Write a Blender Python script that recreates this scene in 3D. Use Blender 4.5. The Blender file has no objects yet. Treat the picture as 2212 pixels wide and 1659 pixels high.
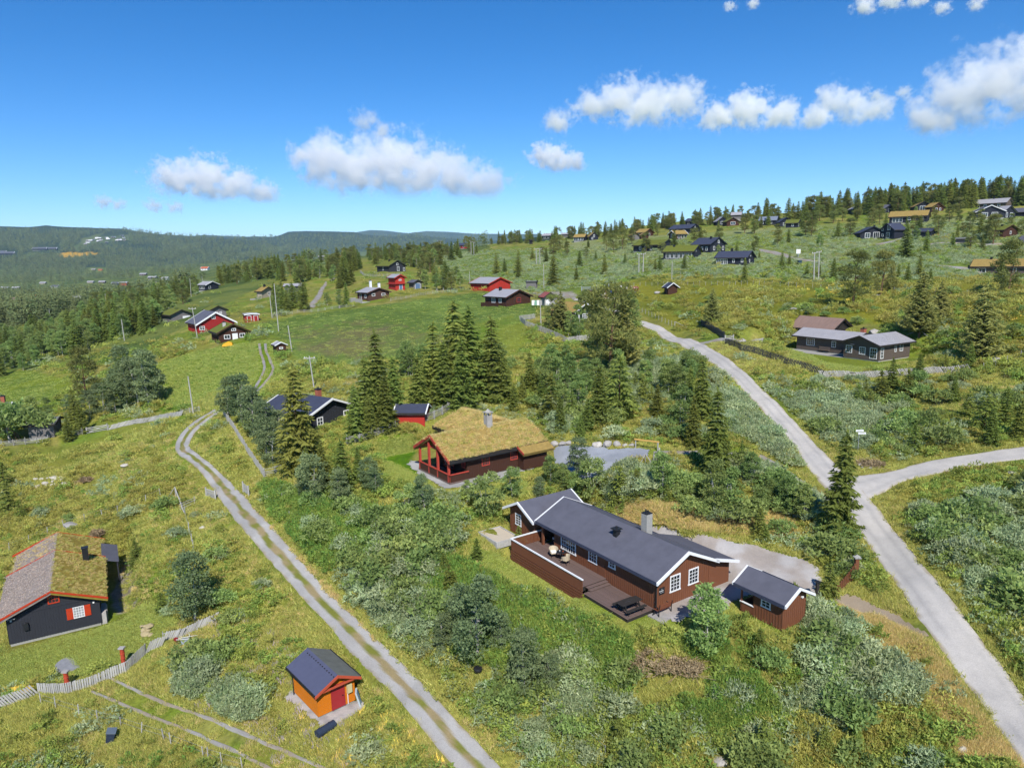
import bpy, bmesh, math, random
import numpy as np
from mathutils import Vector, Matrix
R = math.radians
rng = np.random.default_rng(7)
random.seed(7)
scene = bpy.context.scene
COL = scene.collection

# ------------------------------------------------------------------ camera
F = 1522.0; CX, CY = 1106.0, 829.5            # focal length and centre of the photograph's pixel frame (2212 x 1659)
TILT, ROLL, CAMZ = R(10.3), 0.020, 40.0
F0 = np.array([0, math.cos(TILT), -math.sin(TILT)])
R0 = np.array([1.0, 0, 0]); U0 = np.array([0, math.sin(TILT), math.cos(TILT)])
CR = math.cos(ROLL) * R0 - math.sin(ROLL) * U0
CU = math.sin(ROLL) * R0 + math.cos(ROLL) * U0
cam_d = bpy.data.cameras.new('camera'); cam = bpy.data.objects.new('camera', cam_d); COL.objects.link(cam)
cam_d.sensor_width = 36; cam_d.lens = 36 * F / 2212; cam_d.clip_start = 0.5; cam_d.clip_end = 60000
cam.matrix_world = Matrix(((CR[0], CU[0], -F0[0], 0), (CR[1], CU[1], -F0[1], 0), (CR[2], CU[2], -F0[2], CAMZ), (0, 0, 0, 1)))
scene.camera = cam

# ------------------------------------------------------------------ sky, sun, exposure
SUN_EL, SUN_AZ = R(45), R(174)                 # sun behind the camera, slightly to the right; azimuth clockwise from +Y
world = bpy.data.worlds.new('World'); scene.world = world; world.use_nodes = True
wn, wl = world.node_tree.nodes, world.node_tree.links
sky = wn.new('ShaderNodeTexSky'); sky.sky_type = 'NISHITA'; sky.sun_disc = False
sky.sun_elevation = SUN_EL; sky.sun_rotation = SUN_AZ; sky.altitude = 900; sky.air_density = 0.72; sky.dust_density = 0.0; sky.ozone_density = 1.6
hs = wn.new('ShaderNodeHueSaturation'); hs.inputs['Saturation'].default_value = 1.40; hs.inputs['Hue'].default_value = 0.499
bg = wn['Background']; bg.inputs['Strength'].default_value = 0.098
wl.new(sky.outputs[0], hs.inputs['Color']); wb = wn.new('ShaderNodeVectorMath'); wb.operation = 'MULTIPLY'; wb.inputs[1].default_value = (.80, .87, .98); wl.new(hs.outputs[0], wb.inputs[0]); wl.new(wb.outputs[0], bg.inputs[0])
sun_d = bpy.data.lights.new('sun', 'SUN'); sun_d.energy = 3.6; sun_d.angle = R(0.53); sun_d.color = (1, 0.95, 0.87)
sun = bpy.data.objects.new('sun', sun_d); COL.objects.link(sun)
SUNV = Vector((math.sin(SUN_AZ) * math.cos(SUN_EL), math.cos(SUN_AZ) * math.cos(SUN_EL), math.sin(SUN_EL)))
sun.rotation_euler = SUNV.to_track_quat('Z', 'Y').to_euler()
vs = scene.view_settings; vs.view_transform = 'Standard'; vs.look = 'None'; vs.exposure = 0.76; vs.gamma = 1; vs.use_curve_mapping = False
scene.render.engine = 'CYCLES'
cy = scene.cycles
cy.use_denoising = True; cy.denoiser = 'OPENIMAGEDENOISE'; cy.use_adaptive_sampling = True; cy.adaptive_threshold = 0.02
cy.max_bounces = 18; cy.diffuse_bounces = 2; cy.glossy_bounces = 2; cy.transmission_bounces = 3; cy.transparent_max_bounces = 6; cy.volume_bounces = 16
cy.volume_max_steps = 256; cy.caustics_reflective = False; cy.caustics_refractive = False
scene.render.use_persistent_data = False

# ------------------------------------------------------------------ terrain: elevation as a smooth function of bearing and log distance
def ray(u, v):
    u = np.asarray(u, float); v = np.asarray(v, float)
    a = (u - CX) / F; b = -(v - CY) / F
    d = F0 + a[..., None] * CR + b[..., None] * CU
    h = np.hypot(d[..., 0], d[..., 1])
    return np.arctan2(d[..., 0], d[..., 1]), d[..., 2] / h          # bearing, slope
def project(x, y, z):
    p = np.stack([x, y, np.asarray(z) - CAMZ], -1)
    w = p @ F0; w = np.where(w < 1e-3, 1e-3, w)
    return CX + F * (p @ CR) / w, CY - F * (p @ CU) / w
ZC = [  # u, v, height relative to the camera (ground below the horizon)
 (-300,1659,-38),(0,1659,-36),(500,1659,-34.5),(1000,1659,-32.5),(1300,1659,-31.5),(1800,1659,-29.5),(2212,1659,-27.5),(2600,1659,-26),
 (-300,1900,-39),(500,1900,-36),(1106,1900,-34),(1800,1900,-31.5),(2600,1900,-27.5),
 (-200,1380,-36),(150,1385,-34),(230,1470,-34.4),(0,1250,-33.8),(350,1250,-31.5),(700,1530,-33),(620,1250,-29.6),(800,1420,-31),(850,1250,-27.5),
 (1300,1310,-25.6),(1418,1318,-25.6),(1583,1268,-25.4),(1150,1205,-25.4),(1020,1200,-26.0),(1050,1330,-27.3),(1300,1440,-28.0),(1550,1450,-27.6),(1700,1350,-26.2),(1650,1200,-25),
 (1900,1200,-25),(2000,1377,-26),(2150,1480,-26.6),(1835,1040,-23),(2212,985,-21),(2500,960,-20),(2300,1250,-25),(1790,1000,-22.4),
 (1000,1040,-23),(1150,1010,-22.8),(1300,985,-22),(900,1100,-24.2),(1300,1090,-23.6),(1450,975,-21.6),(1600,1000,-22.2),
 (710,935,-21.5),(885,922,-20.6),(640,1020,-24),(1030,860,-19.4),(1250,860,-19.3),(1500,830,-18.5),(1642,860,-19.2),(1712,930,-21),
 (420,960,-25),(450,882,-23),(575,805,-20),(505,745,-17.4),(462,722,-17.0),(380,1060,-27.8),(470,1060,-27),(200,935,-28),(0,965,-29),(-250,960,-31),(330,860,-25),(100,1100,-31.6),
 (800,720,-16),(800,780,-18.4),(620,690,-15.4),(805,652,-12.4),(1095,662,-12.3),(1050,632,-11.3),(1000,700,-14.6),(1150,760,-17),(1450,718,-16),(1300,668,-13),(1240,700,-14.5),
 (1850,790,-18),(1780,815,-18.2),(2100,800,-17.6),(2400,800,-17),(1700,735,-15.2),(2000,650,-10.5),(2300,650,-9.5),(1600,640,-10.2),(1300,632,-10.8),
 (1385,605,-8),(1590,575,-4.4),(1760,605,-8),(2170,594,-8),(2400,594,-7.5),(1200,600,-8.3),(1000,600,-8.2),
 (845,590,-6.2),(450,630,-13),(575,642,-13),(270,730,-20),(100,800,-27),(0,850,-28),(-250,850,-31),
 (200,720,-24.6),(0,760,-31.5)]
DC = [  # u, v, horizontal distance
 (1470,562,250),(1525,546,272),(1700,550,262),(1900,518,300),(2080,511,290),(1970,480,350),(2160,471,360),(2400,470,370),
 (2212,424,470),(2450,415,470),(1900,441,490),(1700,462,510),(1500,477,530),(1380,490,530),(1300,504,540),(1150,515,560),(1050,531,600),(1262,520,430),
 (950,560,420),(740,562,500),(600,580,480),(0,700,420),(-300,700,450),(200,682,360),(350,650,380),
 (100,655,800),(-200,655,850),(0,640,1000),(250,620,1300),(450,600,900),(250,600,1900),(0,605,2200),(-300,600,2300),(600,572,800),(500,575,1500),(500,566,2400),
 (750,556,800),(900,548,700),(700,558,2400),
 (1050,537,900),(1150,530,900),(1300,520,900),(1500,500,900),(1700,485,900),(1900,465,900),(2212,450,900),(2450,445,900),
 (1050,545,2400),(1300,542,2400),(1600,535,2400),(1900,525,2400),(2400,520,2400)]
cu = np.array([c[0] for c in ZC] + [c[0] for c in DC]); cv = np.array([c[1] for c in ZC] + [c[1] for c in DC])
caz, ct = ray(cu, cv)
cln = np.concatenate([np.log(np.array([c[2] for c in ZC]) / ct[:len(ZC)]), np.log([c[2] for c in DC])])
KA = 3.0
cp = np.stack([caz * KA, cln], 1)
def tker(d2): return 0.5 * d2 * np.log(d2 + 1e-12)
n = len(cp)
d2 = ((cp[:, None] - cp[None]) ** 2).sum(-1)
A = np.zeros((n + 3, n + 3)); A[:n, :n] = tker(d2) + np.eye(n) * 2e-4
A[:n, n] = 1; A[:n, n + 1:] = cp; A[n, :n] = 1; A[n + 1:, :n] = cp.T
rhs = np.zeros(n + 3); rhs[:n] = ct
tw = np.linalg.solve(A, rhs)
NA, NL = 760, 740
AZ0, AZ1, L0, L1 = R(-58), R(58), math.log(15), math.log(12500)
gaz = np.linspace(AZ0, AZ1, NA); gln = np.linspace(L0, L1, NL)
def fbm(x, y, octs=4, seed=0):
    r = np.random.default_rng(seed); out = np.zeros(np.shape(x)); a = 1.0; tot = 0
    for o in range(octs):
        tab = r.random((256, 256)); s = 2.0 ** o
        X = np.asarray(x) * s + 37.7 * o; Y = np.asarray(y) * s + 11.3 * o
        xi = np.floor(X).astype(int); yi = np.floor(Y).astype(int); fx = X - xi; fy = Y - yi
        fx = fx * fx * (3 - 2 * fx); fy = fy * fy * (3 - 2 * fy)
        g = lambda i, j: tab[(xi + i) & 255, (yi + j) & 255]
        out += a * ((g(0,0)*(1-fx)+g(1,0)*fx)*(1-fy) + (g(0,1)*(1-fx)+g(1,1)*fx)*fy); tot += a; a *= 0.5
    return out / tot
GA, GL = np.meshgrid(gaz, gln, indexing='ij')
TT = np.full(GA.shape, tw[n]) + tw[n + 1] * GA * KA + tw[n + 2] * GL
for i in range(n):
    TT += tw[i] * tker((GA * KA - cp[i, 0]) ** 2 + (GL - cp[i, 1]) ** 2)
GD = np.exp(GL); GX = GD * np.sin(GA); GY = GD * np.cos(GA)
TT += ((fbm(GX / 14, GY / 14, 3, 1) - .5) * .9 + (fbm(GX / 3.1, GY / 3.1, 2, 2) - .5) * .22) * np.clip(GD / 60, .6, 2) / GD
# far ground: the valley floor, then ridges rising behind it (crest line as seen, distance of crest and foot)
far = np.clip((GL - math.log(2000)) / (math.log(3000) - math.log(2000)), 0, 1); far = far * far * (3 - 2 * far)
ZG = TT * GD * (1 - far) + (-46.0) * far
RIDGES = [(5200, 2300, [(-400,497),(0,492),(60,494),(100,490),(150,494),(264,497),(327,506),(377,510),(440,513),(520,518),(600,530),(680,548),(760,570),(1100,640),(2700,700)]),
          (8200, 5600, [(-400,540),(330,530),(400,512),(440,508.5),(500,511),(560,513),(620,520),(800,560),(2700,700)]),
          (6400, 3300, [(-400,640),(300,570),(430,528),(520,515),(547,512),(590,513),(605,510),(623,502.5),(660,501),(723,502),(766,503),(786,508),(849,512),(887,507),(924,512),(974,517),(1050,520),(1200,522),(2700,530)]),
          (11000, 7000, [(-400,600),(600,520),(700,510),(766,503),(799,498),(836,499.5),(881,505),(924,500),(974,502),(1025,506),(1075,506),(1200,507),(2700,512)])]
for Dc, Df, prof in RIDGES:
    us = np.array([p[0] for p in prof], float); vv = np.array([p[1] for p in prof], float)
    paz, pt = ray(us, vv); tc = np.interp(gaz, paz, pt)[:, None]
    zc = tc * Dc
    w = np.clip((GD - Df) / (Dc - Df), 0, 1); up = w * w * (3 - 2 * w)
    dn = np.clip((GD - Dc) / (Dc * .5), 0, 1)
    zr = -46 + (zc + 46) * (up + .10 * np.sin(w * math.pi) * (fbm(GA * 30, GL * 14, 4, 5) - .45)) - dn * np.abs(zc) * .9 + (fbm(GX / 260, GY / 260, 3, 6) - .5) * 34 * w * (1 - w) * 2
    ZG = np.maximum(ZG, zr)
GZ = ZG + CAMZ
# levelled plots under the nearer buildings: origin, bearing of local x, extent, height, slope margin
PADS = [((10.19,47.54),123.5,(-1.6,19.6),(-8.6,.4),14.36,2.5), ((10.19,47.54),123.5,(4.6,15.3),(.2,3.2),13.72,1.6), ((10.19,47.54),123.5,(-.5,4.8),(.2,3.0),14.22,1.2), ((19.9,45.7),123,(-.4,4),(-1,2.4),14.22,1.2),
        ((-6.51,70.02),35,(-1.6,12.6),(-1.8,13.8),16.88,2.5), ((-40.03,62.91),120.5,(-.3,17),(-2.2,7.6),5.75,2.5), ((-14.68,46.53),131,(-1.1,4.6),(-3.3,.9),6.86,1.4),
        ((59.08,112.1),30,(-7,9.5),(-2,20),22.0,5.0)]
for (ox, oy), an, (xa, xb), (ya, yb), zp, mg in PADS:
    c_, s_ = math.cos(R(an)), math.sin(R(an)); dx, dy = GX - ox, GY - oy
    lx, ly = dx * c_ + dy * s_, -dx * s_ + dy * c_
    dd = np.hypot(np.maximum(np.maximum(xa - lx, lx - xb), 0), np.maximum(np.maximum(ya - ly, ly - yb), 0))
    w = np.clip(1 - dd / mg, 0, 1); w = w * w * (3 - 2 * w)
    GZ = GZ * (1 - w) + zp * w
ZG = GZ - CAMZ
TT = ZG / GD
def bil(arr, az, ln):
    a = np.clip((np.asarray(az) - AZ0) / (AZ1 - AZ0) * (NA - 1), 0, NA - 1.001); l = np.clip((np.asarray(ln) - L0) / (L1 - L0) * (NL - 1), 0, NL - 1.001)
    i = a.astype(int); j = l.astype(int); fa = a - i; fl = l - j
    return (arr[i, j] * (1 - fa) + arr[i + 1, j] * fa) * (1 - fl) + (arr[i, j + 1] * (1 - fa) + arr[i + 1, j + 1] * fa) * fl
def ground_z(x, y):
    x = np.asarray(x, float); y = np.asarray(y, float)
    return bil(GZ, np.arctan2(x, y), np.log(np.maximum(np.hypot(x, y), 1)))
def hits(u, v):
    """points of the ground seen at the pixels (u, v); nan where the ray meets no ground"""
    az, t = ray(np.atleast_1d(u), np.atleast_1d(v)); out = np.full((len(az), 3), np.nan)
    for s in range(0, len(az), 4000):
        a = np.clip((az[s:s+4000] - AZ0) / (AZ1 - AZ0) * (NA - 1), 0, NA - 1.001); i = a.astype(int); fa = (a - i)[:, None]
        prof = TT[i] * (1 - fa) + TT[i + 1] * fa
        over = prof >= t[s:s+4000, None]
        j = over.argmax(1); ok = over.any(1)
        j1 = np.maximum(j, 1); k = np.arange(len(j)); p0 = prof[k, j1 - 1]; p1 = prof[k, j1]
        fr = np.clip((t[s:s+4000] - p0) / np.where(np.abs(p1 - p0) < 1e-9, 1e-9, p1 - p0), 0, 1)
        D = np.exp(gln[j1 - 1] + fr * (gln[1] - gln[0]))
        x = D * np.sin(az[s:s+4000]); y = D * np.cos(az[s:s+4000])
        o = np.stack([x, y, t[s:s+4000] * D + CAMZ], 1); o[~ok] = np.nan
        out[s:s+4000] = o
    return out
def G(u, v):
    p = hits([u], [v])[0]
    return Vector(p)
def at_z(u, v, z):
    """point at height z on the ray through a pixel"""
    az, t = ray(np.array([u]), np.array([v])); D = (z - CAMZ) / t[0]
    return Vector((D * math.sin(az[0]), D * math.cos(az[0]), z))
# ------------------------------------------------------------------ materials
def lin(c):
    c = c / 255.0
    return c / 12.92 if c <= 0.04045 else ((c + 0.055) / 1.055) ** 2.4
def C(r, g, b, k=1.6):
    """albedo of a surface that photographs as this colour in the sun"""
    return (lin(r) / k, lin(g) / k, lin(b) / k)
MATS = {}
def mat(name, col, rough=0.85, var=0.12, scale=6.0, bump=0.0, metal=0.0, rnd=0.0, spec=0.25, stretch=None):
    if name in MATS: return MATS[name]
    m = bpy.data.materials.new(name); m.use_nodes = True; nt = m.node_tree; N, L = nt.nodes, nt.links
    b = N['Principled BSDF']; b.inputs['Roughness'].default_value = rough; b.inputs['Metallic'].default_value = metal
    b.inputs['Specular IOR Level'].default_value = spec
    tc = N.new('ShaderNodeTexCoord'); src = tc.outputs['Object']
    if stretch:
        mp = N.new('ShaderNodeMapping'); mp.inputs['Scale'].default_value = stretch; L.new(src, mp.inputs[0]); src = mp.outputs[0]
    no = N.new('ShaderNodeTexNoise'); no.inputs['Scale'].default_value = scale; no.inputs['Detail'].default_value = 5; no.inputs['Roughness'].default_value = .65
    L.new(src, no.inputs['Vector'])
    mr = N.new('ShaderNodeMapRange'); mr.inputs[1].default_value = .25; mr.inputs[2].default_value = .75; mr.inputs[3].default_value = 1 - var; mr.inputs[4].default_value = 1 + var
    L.new(no.outputs[0], mr.inputs[0])
    fac = mr.outputs[0]
    if rnd:
        oi = N.new('ShaderNodeObjectInfo'); m2 = N.new('ShaderNodeMapRange'); m2.inputs[3].default_value = 1 - rnd; m2.inputs[4].default_value = 1 + rnd
        L.new(oi.outputs['Random'], m2.inputs[0]); mm = N.new('ShaderNodeMath'); mm.operation = 'MULTIPLY'; L.new(fac, mm.inputs[0]); L.new(m2.outputs[0], mm.inputs[1]); fac = mm.outputs[0]
    vm = N.new('ShaderNodeVectorMath'); vm.operation = 'SCALE'; vm.inputs[0].default_value = col; L.new(fac, vm.inputs['Scale'])
    L.new(vm.outputs[0], b.inputs['Base Color'])
    if bump:
        bu = N.new('ShaderNodeBump'); bu.inputs['Strength'].default_value = 1; bu.inputs['Distance'].default_value = bump; L.new(no.outputs[0], bu.inputs['Height']); L.new(bu.outputs[0], b.inputs['Normal'])
    MATS[name] = m; return m
def leaf_mat(name, col, col2, trans=0.3, rnd=0.18, hue=0.02, inst=False):
    """foliage: each leaf carries its own tone in the attribute «tone»; each plant its own in Random"""
    m = bpy.data.materials.new(name); m.use_nodes = True; nt = m.node_tree; N, L = nt.nodes, nt.links
    N.remove(N['Principled BSDF'])
    at = N.new('ShaderNodeAttribute'); at.attribute_name = 'tone'
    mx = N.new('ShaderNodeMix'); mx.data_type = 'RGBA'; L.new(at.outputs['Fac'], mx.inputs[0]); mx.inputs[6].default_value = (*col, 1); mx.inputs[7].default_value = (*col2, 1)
    oi = N.new('ShaderNodeObjectInfo')
    if inst:
        a2 = N.new('ShaderNodeAttribute'); a2.attribute_type = 'INSTANCER'; a2.attribute_name = 'tint'; rand = a2.outputs['Fac']
    else: rand = oi.outputs['Random']
    v = N.new('ShaderNodeMapRange'); v.inputs[3].default_value = 1 - rnd; v.inputs[4].default_value = 1 + rnd; L.new(rand, v.inputs[0])
    hm = N.new('ShaderNodeMath'); hm.operation = 'MULTIPLY'; hm.inputs[1].default_value = 7.31; L.new(rand, hm.inputs[0])
    fr = N.new('ShaderNodeMath'); fr.operation = 'FRACT'; L.new(hm.outputs[0], fr.inputs[0])
    h2 = N.new('ShaderNodeMapRange'); h2.inputs[3].default_value = .5 - hue; h2.inputs[4].default_value = .5 + hue; L.new(fr.outputs[0], h2.inputs[0])
    hs = N.new('ShaderNodeHueSaturation'); hs.inputs['Saturation'].default_value = .88; L.new(h2.outputs[0], hs.inputs['Hue']); L.new(v.outputs[0], hs.inputs['Value']); L.new(mx.outputs[2], hs.inputs['Color'])
    d = N.new('ShaderNodeBsdfDiffuse'); t = N.new('ShaderNodeBsdfTranslucent'); L.new(hs.outputs[0], d.inputs[0]); L.new(hs.outputs[0], t.inputs[0])
    ms = N.new('ShaderNodeMixShader'); ms.inputs[0].default_value = trans; L.new(d.outputs[0], ms.inputs[1]); L.new(t.outputs[0], ms.inputs[2])
    L.new(ms.outputs[0], N['Material Output'].inputs[0])
    MATS[name] = m; return m
def ground_mat(name, scale, amp, bump):
    m = bpy.data.materials.new(name); m.use_nodes = True; nt = m.node_tree; N, L = nt.nodes, nt.links
    b = N['Principled BSDF']; b.inputs['Roughness'].default_value = .95; b.inputs['Specular IOR Level'].default_value = .1
    at = N.new('ShaderNodeAttribute'); at.attribute_name = 'col'
    ge = N.new('ShaderNodeNewGeometry')
    fac = None
    for sc, am in zip(scale, amp):
        no = N.new('ShaderNodeTexNoise'); no.inputs['Scale'].default_value = sc; no.inputs['Detail'].default_value = 6; no.inputs['Roughness'].default_value = .7; L.new(ge.outputs['Position'], no.inputs['Vector'])
        mr = N.new('ShaderNodeMapRange'); mr.inputs[1].default_value = .25; mr.inputs[2].default_value = .75; mr.inputs[3].default_value = 1 - am; mr.inputs[4].default_value = 1 + am; L.new(no.outputs[0], mr.inputs[0])
        if fac is None: fac = mr.outputs[0]
        else:
            mm = N.new('ShaderNodeMath'); mm.operation = 'MULTIPLY'; L.new(fac, mm.inputs[0]); L.new(mr.outputs[0], mm.inputs[1]); fac = mm.outputs[0]
    vm = N.new('ShaderNodeVectorMath'); vm.operation = 'SCALE'; L.new(at.outputs['Color'], vm.inputs[0]); L.new(fac, vm.inputs['Scale']); L.new(vm.outputs[0], b.inputs['Base Color'])
    bu = N.new('ShaderNodeBump'); bu.inputs['Distance'].default_value = bump; L.new(no.outputs[0], bu.inputs['Height']); L.new(bu.outputs[0], b.inputs['Normal'])
    return m

# ------------------------------------------------------------------ objects
def link(name, data, parent=None, **props):
    o = bpy.data.objects.new(name, data); COL.objects.link(o)
    if parent is not None: o.parent = parent
    for k, v in props.items(): o[k] = v
    return o
def tag(o, label, cat=None, group=None):
    o['label'] = label
    if cat: o['category'] = cat
    if group: o['group'] = group
    return o
def thing(name, label, cat, loc=(0, 0, 0), rz=0.0, group=None):
    o = link(name, None); o.empty_display_size = .3; o.location = loc; o.rotation_euler = (0, 0, rz)
    return tag(o, label, cat, group)
def np_mesh(name, verts, faces, mats, mat_idx=None, smooth=False, attrs=None):
    """verts (n,3); faces: list of (m,k) arrays"""
    me = bpy.data.meshes.new(name); verts = np.asarray(verts, np.float32)
    fl = [np.asarray(f, np.int32) for f in (faces if isinstance(faces, list) else [faces])]
    fl = [f for f in fl if len(f)]
    me.vertices.add(len(verts)); me.vertices.foreach_set('co', verts.ravel())
    tot = sum(f.size for f in fl); nf = sum(len(f) for f in fl)
    me.loops.add(tot); me.loops.foreach_set('vertex_index', np.concatenate([f.ravel() for f in fl]))
    me.polygons.add(nf)
    sizes = np.concatenate([np.full(len(f), f.shape[1]) for f in fl])
    me.polygons.foreach_set('loop_start', np.concatenate([[0], np.cumsum(sizes)[:-1]]).astype(np.int32))
    if mat_idx is not None: me.polygons.foreach_set('material_index', np.asarray(mat_idx, np.int32))
    me.polygons.foreach_set('use_smooth', np.full(nf, bool(smooth)))
    for m in mats: me.materials.append(m)
    me.update(calc_edges=True)
    for k, (dom, typ, val) in (attrs or {}).items():
        a = me.attributes.new(k, typ, dom)
        if typ == 'FLOAT': a.data.foreach_set('value', np.asarray(val, np.float32).ravel())
        elif typ == 'FLOAT_COLOR':
            val = np.asarray(val, np.float32); a.data.foreach_set('color', np.concatenate([val, np.ones((len(val), 1), np.float32)], 1).ravel())
        elif typ == 'FLOAT_VECTOR': a.data.foreach_set('vector', np.asarray(val, np.float32).ravel())
        elif typ == 'INT': a.data.foreach_set('value', np.asarray(val, np.int32).ravel())
    return me
class MB:
    """collects shapes, builds ONE mesh"""
    def __init__(s): s.v = []; s.f = []; s.mi = []; s.M = Matrix.Identity(4); s.m = 0
    def add(s, vs, fs, m=None):
        o = len(s.v); s.v += [s.M @ Vector(p) for p in vs]; s.f += [tuple(i + o for i in f) for f in fs]; s.mi += [s.m if m is None else m] * len(fs)
    def box(s, x0, x1, y0, y1, z0, z1, m=None):
        s.add([(x0,y0,z0),(x1,y0,z0),(x1,y1,z0),(x0,y1,z0),(x0,y0,z1),(x1,y0,z1),(x1,y1,z1),(x0,y1,z1)], [(0,3,2,1),(4,5,6,7),(0,1,5,4),(1,2,6,5),(2,3,7,6),(3,0,4,7)], m)
    def bar(s, a, b, w, h=None, m=None, up=(0, 0, 1)):
        a, b = Vector(a), Vector(b); d = (b - a).normalized(); h = h or w
        r = d.cross(Vector(up)); r = r.normalized() if r.length > 1e-4 else Vector((1, 0, 0)); u = r.cross(d)
        vs = []
        for p in (a, b):
            for i, j in ((-1,-1),(1,-1),(1,1),(-1,1)): vs.append(p + r * (i * w / 2) + u * (j * h / 2))
        s.add(vs, [(0,3,2,1),(4,5,6,7),(0,1,5,4),(1,2,6,5),(2,3,7,6),(3,0,4,7)], m)
    def tube(s, a, b, r0, r1=None, n=8, m=None, cap=True):
        a, b = Vector(a), Vector(b); d = (b - a).normalized(); r1 = r0 if r1 is None else r1
        r = d.cross(Vector((0, 0, 1))); r = r.normalized() if r.length > 1e-3 else Vector((1, 0, 0)); u = r.cross(d)
        vs = [p + (r * math.cos(t) + u * math.sin(t)) * q for p, q in ((a, r0), (b, r1)) for t in [2 * math.pi * i / n for i in range(n)]]
        fs = [(i, (i + 1) % n, n + (i + 1) % n, n + i) for i in range(n)]
        if cap: fs += [tuple(range(n))[::-1], tuple(range(n, 2 * n))]
        s.add(vs, fs, m)
    def lathe(s, prof, n=10, m=None, c=(0, 0, 0)):
        vs = [(c[0] + r * math.cos(2*math.pi*i/n), c[1] + r * math.sin(2*math.pi*i/n), c[2] + z) for r, z in prof for i in range(n)]
        fs = [(k*n+i, k*n+(i+1)%n, (k+1)*n+(i+1)%n, (k+1)*n+i) for k in range(len(prof)-1) for i in range(n)]
        fs += [tuple(range(n))[::-1], tuple(range((len(prof)-1)*n, len(prof)*n))]
        s.add(vs, fs, m)
    def prism(s, poly, ax, t0, t1, m=None):
        """polygon extruded along axis 'x' (poly in y,z), 'y' (poly in x,z) or 'z' (poly in x,y)"""
        n = len(poly); f = {'x': lambda p, t: (t, p[0], p[1]), 'y': lambda p, t: (p[0], t, p[1]), 'z': lambda p, t: (p[0], p[1], t)}[ax]
        vs = [f(p, t0) for p in poly] + [f(p, t1) for p in poly]
        s.add(vs, [tuple(range(n))[::-1], tuple(range(n, 2*n))] + [(i, (i+1)%n, n+(i+1)%n, n+i) for i in range(n)], m)
    def slab(s, quad, t, m=None):
        """flat quad thickened downwards by t"""
        q = [Vector(p) for p in quad]; nrm = (q[1]-q[0]).cross(q[2]-q[1]).normalized()
        if nrm.z < 0: q = q[::-1]; nrm = -nrm
        n = len(q); s.add(q + [p - nrm * t for p in q], [tuple(range(n)), tuple(range(n, 2*n))[::-1]] + [(i, n+i, n+(i+1)%n, (i+1)%n) for i in range(n)], m)
    def mesh(s, name, mats, fix=True):
        me = bpy.data.meshes.new(name); me.from_pydata([tuple(p) for p in s.v], [], s.f)
        for m in (mats if isinstance(mats, (list, tuple)) else [mats]): me.materials.append(m)
        me.polygons.foreach_set('material_index', s.mi)
        if fix:
            bm = bmesh.new(); bm.from_mesh(me); bmesh.ops.recalc_face_normals(bm, faces=bm.faces); bm.to_mesh(me); bm.free()
        me.update(); return me
    def build(s, name, mats, parent=None, **props): return link(name, s.mesh(name, mats), parent, **props)

# ------------------------------------------------------------------ ground zones (polygons on the ground, given where they are seen)
def inside(u, v, poly):
    r = np.zeros(u.shape, bool); n = len(poly)
    for i in range(n):
        x1, y1 = poly[i]; x2, y2 = poly[(i + 1) % n]
        if y1 == y2: continue
        c = ((y1 > v) != (y2 > v)) & (u < (x2 - x1) * (v - y1) / (y2 - y1) + x1); r ^= c
    return r
PU, PV = project(GX, GY, GZ)
PU = np.clip(PU, -1500, 4000)
n1 = fbm(GX / 2.2, GY / 2.2, 3, 11) - .5; n2 = fbm(GX / 2.2, GY / 2.2, 3, 12) - .5
nA = fbm(GX / 9, GY / 9, 4, 13); nB = fbm(GX / 2.0, GY / 2.0, 3, 14); nC = fbm(GX / 45, GY / 45, 3, 15)
def soft(poly, px=14):
    """share of each ground point inside the zone, with a ragged edge"""
    p = np.array(poly); m = np.zeros(PU.shape, np.float32)
    sel = (PU > p[:,0].min() - 60) & (PU < p[:,0].max() + 60) & (PV > p[:,1].min() - 60) & (PV < p[:,1].max() + 60)
    a, b = PU[sel], PV[sel]; s1, s2 = n1[sel], n2[sel]; acc = np.zeros(a.shape, np.float32)
    sc = np.clip(90 / GD[sel], .15, 1.6) * px * 2
    for k, (du, dv) in enumerate(((0,0),(.5,.2),(-.4,.35),(.1,-.5))):
        acc += inside(a + (s1 * 2 + du * .6) * sc, b + (s2 * 2 + dv * .6) * sc * .6, poly)
    m[sel] = acc / 4; return m
def mixc(A, B, t): return np.asarray(A)[None, None] * (1 - t[..., None]) + np.asarray(B)[None, None] * t[..., None]
def sstep(x, a, b):
    t = np.clip((x - a) / (b - a), 0, 1); return t * t * (3 - 2 * t)
OL, GR, DG, SI, TA, BR = C(150,152,68), C(128,148,52), C(92,114,46), C(150,160,128), C(182,168,100), C(140,126,76)
COLR = mixc(OL, GR, sstep(nA, .4, .62)); 
COLR = COLR * (1 - sstep(nB, .55, .7)[..., None] * .6) + mixc(DG, DG, nB) * (sstep(nB, .55, .7)[..., None] * .6)
t = sstep(fbm(GX / 6, GY / 6, 3, 16), .56, .66) * .3; COLR = COLR * (1 - t[..., None]) + np.array(BR) * t[..., None]
t = sstep(fbm(GX / 5, GY / 5, 3, 17), .58, .68) * .5; COLR = COLR * (1 - t[..., None]) + np.array(TA) * t[..., None]
def zone(poly, A, B, scale=8, px=14, amt=1.0, seed=0, lo=.4, hi=.62):
    global COLR
    m = soft(poly, px) * amt
    f = sstep(fbm(GX / scale, GY / scale, 4, 30 + seed), lo, hi)
    COLR = COLR * (1 - m[..., None]) + mixc(A, B, f) * m[..., None]
FOR_ = C(62,78,44)
zone([(-400,505),(560,512),(1060,530),(1060,556),(760,560),(640,590),(520,640),(300,760),(-400,860)], C(122,134,66), C(92,112,54), 24, 6)
zone([(-400,440),(560,490),(1200,490),(1200,520),(900,535),(560,560),(330,575),(-400,590)], C(66,84,60), C(52,72,54), 200, 3)
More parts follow.
